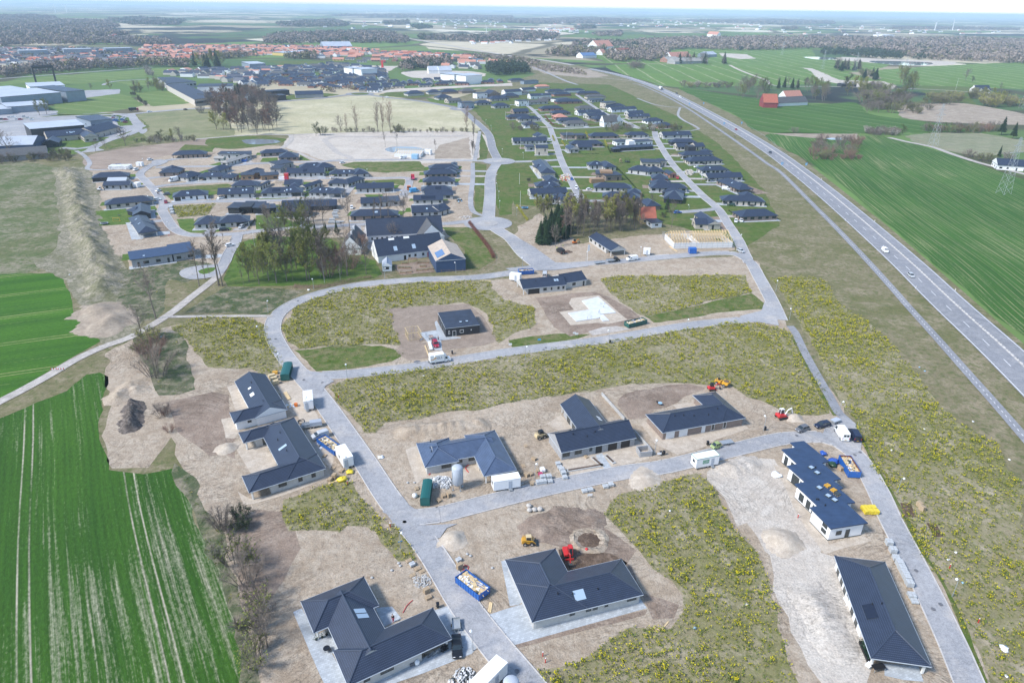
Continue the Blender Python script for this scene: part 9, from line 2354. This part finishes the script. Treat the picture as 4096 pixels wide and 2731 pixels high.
# woods too far to count, each one mass
def wood(NM,SX,area,r,h,mats,SD,per=16,mats_w=None):
 A=np.array([(p.x,p.y)for p in pts(SX)]);rs=np.random.RandomState(SD)
 a2=.5*abs(np.dot(A[:,0],np.roll(A[:,1],1))-np.dot(A[:,1],np.roll(A[:,0],1)))
 n=int(min(9000,a2/area));lo,hi=A.min(0),A.max(0)
 P=np.zeros((0,2))
 while len(P)<n:
  q=lo+rs.rand(n*2,2)*(hi-lo);b_=np.roll(A,-1,0);ins_=np.zeros(len(q),int)
  for(x0,y0),(x1,y1)in zip(A,b_):
   c_=(y0>q[:,1])!=(y1>q[:,1]);ins_+=c_&(q[:,0]<(x1-x0)*(q[:,1]-y0)/(y1-y0+1e-9)+x0)
  P=np.concatenate([P,q[ins_%2==1]])
 P=P[:n];hh=h*(.65+.6*rs.rand(n));rr=r*(.7+.6*rs.rand(n))
 per=int(per*1.7);N=n*per;i=np.repeat(np.arange(n),per);u=rs.randn(N,3);u/=np.linalg.norm(u,axis=1)[:,None];k=rs.rand(N)**.35
 c=np.stack([P[i,0]+u[:,0]*rr[i]*k,P[i,1]+u[:,1]*rr[i]*k,np.maximum(.3,hh[i]*(.55+.45*u[:,2]*k))],1)
 s=(rr[i]*.46)[:,None];a=rs.randn(N,3);a/=np.linalg.norm(a,axis=1)[:,None];b=np.cross(a,u);b/=np.linalg.norm(b,axis=1)[:,None]+1e-9
 V=np.stack([c-a*s*.6-b*s*.4,c+a*s*.6-b*s*.3,c+b*s*.8],1).reshape(-1,3);V[:,2]=np.maximum(V[:,2],0)
 o=np_mesh(NM,V,np.arange(3*N).reshape(-1,3),[MT[x]for x in mats],rs.choice(len(mats),n,p=mats_w)[i])
 return tag(o,KD='stuff')
for i,(nm,sp,ar,r,h,mt,wt,pr)in enumerate((('woodland','D -300,380 0,360 600,362 1300,372 1700,365 2351,385 2900,400 2900,600 2351,590 2100,580 1700,560 1420,560 1250,530 1220,500 480,450 100,462 -300,470',300,9,15,['woodb','woodd','woody','woodg'],[.78,.12,.06,.04],15),('woodland','C 1100,395 1500,372 2000,368 2351,362 2351,462 1900,462 1650,450 1420,470 1150,420',260,9,15,['woodb','woodd'],[.85,.15],15),('conifer_wood','D 470,505 520,480 640,490 900,500 1220,520 1222,550 1000,545 660,515 480,512',160,6,17,['woodg'],None,16),('woodland','A -300,200 0,185 400,190 1000,200 1100,250 980,290 1180,330 700,345 300,345 -300,350',420,10,14,['woodd','woodb','woodg','woody'],[.5,.35,.08,.07],14),('woodland','A -300,360 300,355 700,350 1100,370 1580,380 1580,410 1200,415 500,415 -300,430',260,8,13,['woodd','woodb','woody'],[.5,.35,.15],14),('tree_belt','A -300,690 0,670 300,640 700,610 1000,600 1260,610 1260,635 800,650 300,690 0,715 -300,735',110,6,13,['woodd','woodb','woody'],[.6,.3,.1],18),('tree_belt','A 1260,590 1500,580 1740,600 1720,620 1500,618 1260,620',130,7,14,['woodb','woody'],[.7,.3],16),('tree_belt','A 1840,545 2100,525 2351,505 2351,520 2100,545 1850,560',120,7,12,['woody','woodb'],[.5,.5],14),('tree_belt','B 270,525 540,520 560,545 280,548',110,7,14,['woody','woodb'],[.7,.3],14),('woodland','B 70,385 200,330 400,330 800,310 1200,320 1390,360 1400,405 1000,400 600,400 300,415 100,410',300,9,16,['woodd','woodb','woodg'],[.6,.3,.1],14),('woodland','B 1500,350 1820,358 2351,330 2351,385 2100,400 1820,380 1510,372',260,9,15,['woodg','woodd','woodb'],[.4,.4,.2],14),('woodland','B 1320,640 1400,590 1560,570 1790,580 1800,600 1600,640 1330,665',110,6,15,['woodg','woodb','woodd'],[.3,.45,.25],18),('conifer_wood','B 2110,690 2130,640 2351,620 C 0,620 170,660 160,680 0,690 B 2351,695 2200,705',55,4.5,15,['woodg'],None,26),('woodland','C 850,545 900,500 1000,480 1300,470 1430,500 1430,560 1200,568 1000,570',110,6.5,15,['woodb','woody','woodd'],[.7,.15,.15],18),('tree_belt','C 310,510 420,470 540,470 680,480 840,460 860,480 660,520 400,525',130,7,15,['woody','woodb','woodg'],[.45,.45,.1],16),('tree_belt','C 550,412 700,395 1300,402 1300,425 900,430 560,428',260,8,14,['woodg','woodb'],[.5,.5],14),('woodland','C -200,310 200,300 420,330 430,370 200,380 -200,372',420,10,14,['woodd','woodb','woodg'],[.4,.4,.2],14),('heath_scrub','C 150,610 300,590 620,640 700,700 500,670 300,660',60,3,3,['woodb','woody'],[.7,.3],10),('heath_scrub','B 1900,500 2351,520 C 300,580 200,600 B 2200,560 1950,530',110,5,5,['woodb','woody'],[.6,.4],10),('tree_belt','B 430,880 650,830 1000,810 1000,830 650,850',200,5,6,['woody','woodb'],[.5,.5],10),('far_wood','A -300,160 300,150 500,165 500,182 -300,190',900,16,16,['woodd'],None,12),('far_wood','B 200,225 700,190 850,225 820,250 250,250',900,16,16,['woodd','woodg'],[.7,.3],12),('far_wood','B 1180,210 1400,200 1400,228 1180,230',700,14,16,['woodd','woodg'],[.7,.3],12),('far_wood','B 1420,250 1520,240 1620,262 1500,275',400,12,15,['woodg'],None,12),('far_wood','C 580,262 750,245 760,268 600,275',500,12,15,['woodg','woodd'],[.5,.5],12),('far_wood','C 740,325 1000,305 990,340 760,335',400,12,15,['woodd','woodb'],[.5,.5],12),('far_wood','D 130,265 260,260 260,280 140,280',500,12,15,['woodd'],None,12),('far_wood','C -200,200 700,170 1300,200 1000,218 200,225',2200,26,18,['woodd'],None,10),('far_wood','B 700,150 1700,140 2351,160 2351,200 1500,170',3000,30,18,['woodd'],None,10),('far_wood','C 1600,200 2351,185 D 600,205 600,225 C 2200,222',2400,26,18,['woodd'],None,10),('far_wood','A 1000,190 1300,170 1700,200 1650,235 1200,230',1200,18,16,['woodd','woodg'],[.6,.4],12),('far_wood','D 1100,270 1300,255 2300,270 2300,282 1300,275',1200,16,14,['woodd'],None,10),('town_trees','A -100,600 -100,450 700,450 1250,470 1700,440 2351,440 B 700,450 1050,490 600,540 200,500 A 2000,545 1250,600 600,590',2600,6,10,['woodd','woodg','woody'],[.45,.25,.3],14),('garden_trees','B 0,790 0,690 700,625 1150,640 1350,760 2100,740 1250,820 700,820',1500,3,4.5,['woodb','woody','evergr'],[.4,.3,.3],12))):
 wood(nm,sp,ar,r,h,mt,50+i,pr,wt)
# flowering weeds on the building plots
def weeds(o,dens,SD,yel=.62,size=1,rows=0,bare=.35,NM='weeds'):
 me=o.data;rs=np.random.RandomState(SD)
 Vv=np.array([v.co[:]for v in me.vertices]);Tt=np.array([p.vertices[:]for p in me.polygons])
 a,b,c=Vv[Tt[:,0]],Vv[Tt[:,1]],Vv[Tt[:,2]];ar=.5*np.abs((b[:,0]-a[:,0])*(c[:,1]-a[:,1])-(b[:,1]-a[:,1])*(c[:,0]-a[:,0]))
 n=int(ar.sum()*dens)
 k=rs.choice(len(Tt),n,p=ar/ar.sum());u,v=rs.rand(n),rs.rand(n);f=u+v>1;u[f],v[f]=1-u[f],1-v[f]
 P=a[k]+(b[k]-a[k])*u[:,None]+(c[k]-a[k])*v[:,None]
 x,y=P[:,0],P[:,1]
 def nz(s,ph):return(np.sin(x*s+ph+1.7*np.sin(y*s*.7+ph))*np.sin(y*s*1.1+ph*2+1.3*np.sin(x*s*.8+ph))+.6*np.sin(x*s*2.3+ph*3+np.sin(y*s*2.1))*np.sin(y*s*2.6+ph))
 g=nz(.06,SD)*.32+nz(.22,SD+2)*.38+nz(.85,SD+5)*.5
 keep=g>-bare-.5*rs.rand(n)
 P,g=P[keep],g[keep]
 if rows:
  th=FA;ca,sa=cos(th),sin(th);q=-P[:,0]*sa+P[:,1]*ca;d=(np.round(q/rows)*rows-q)*.75;P=P+np.stack([-sa*d,ca*d,0*d],1)
 n=len(P);S=size*(.28+.42*rs.rand(n))*np.clip(.85+.35*g,.5,1.5)
 isy=rs.rand(n)<np.clip(yel+.28*g,.05,.95)
 isd=(~isy)&(rs.rand(n)<.3)
 V,M=[],[]
 def tris(sel,cnt,mi,zl,zh,rad,sz):
  idx=np.repeat(np.nonzero(sel)[0],cnt);N=len(idx)
  if not N:return
  s=S[idx];t=rs.rand(N)*6.283;r_=rs.rand(N)**.5*rad*s
  ce=P[idx]+np.stack([np.cos(t)*r_,np.sin(t)*r_,(zl+(zh-zl)*rs.rand(N))*s],1);ce[:,2]+=.03
  d1=rs.randn(N,3);d1/=np.linalg.norm(d1,axis=1)[:,None];d2=np.cross(d1,rs.randn(N,3));d2/=np.linalg.norm(d2,axis=1)[:,None]+1e-9
  w=(sz*s*(.6+.8*rs.rand(N)))[:,None]
  V.append(np.stack([ce-d1*w*.5-d2*w*.4,ce+d1*w*.5-d2*w*.4,ce+d2*w*.6],1).reshape(-1,3));M.append(np.full(N,mi))
 al=np.ones(n,bool)
 tris(al&~isd,7,0,.05,.95,.8,.46);tris(isd,5,2,.05,.6,.9,.42);tris(isy,6,1,.75,1.3,.75,.34)
 V=np.concatenate(V);M=np.concatenate(M)
 return tag(np_mesh(NM,V,np.arange(len(V)).reshape(-1,3),[MT.wgreen,MT.wyellow,MT.wdry],M),KD='stuff')
WO=[o for o in COL.objects if o.name.split('.')[0]=='weed_patch']
for i,o in enumerate(WO):
 bz=np.array([v.co[1]for v in o.data.vertices]).mean()
 weeds(o,2.2 if bz<130 else 2.1 if bz<260 else 1.7,11+i,.74,rows=.95 if bz<200 else 0,bare=.5)
for i,o in enumerate([o for o in COL.objects if o.name.split('.')[0]in('dark_weeds','scrub_ground','verge','grass_strip')and o.data.vertices[0].co[1]<420]):
 weeds(o,.8,70+i,yel=-.2,size=.7,bare=.1)
# the air
m_,nt_,b_=newmat('air_haze')
nt_.nodes.remove(b_)
pv=nt_.nodes.new('ShaderNodeVolumePrincipled')
SV(pv,'Color',(.64,.82,1,1))
SV(pv,'Density',HAZE)
SV(pv,'Anisotropy',0)
nt_.links.new(pv.outputs[0],nt_.nodes['Material Output'].inputs['Volume'])
hz=MB();hz.box((0,22000,64),(100000,46500,132))
o=hz.build('haze',m_);o['kind']='stuff'
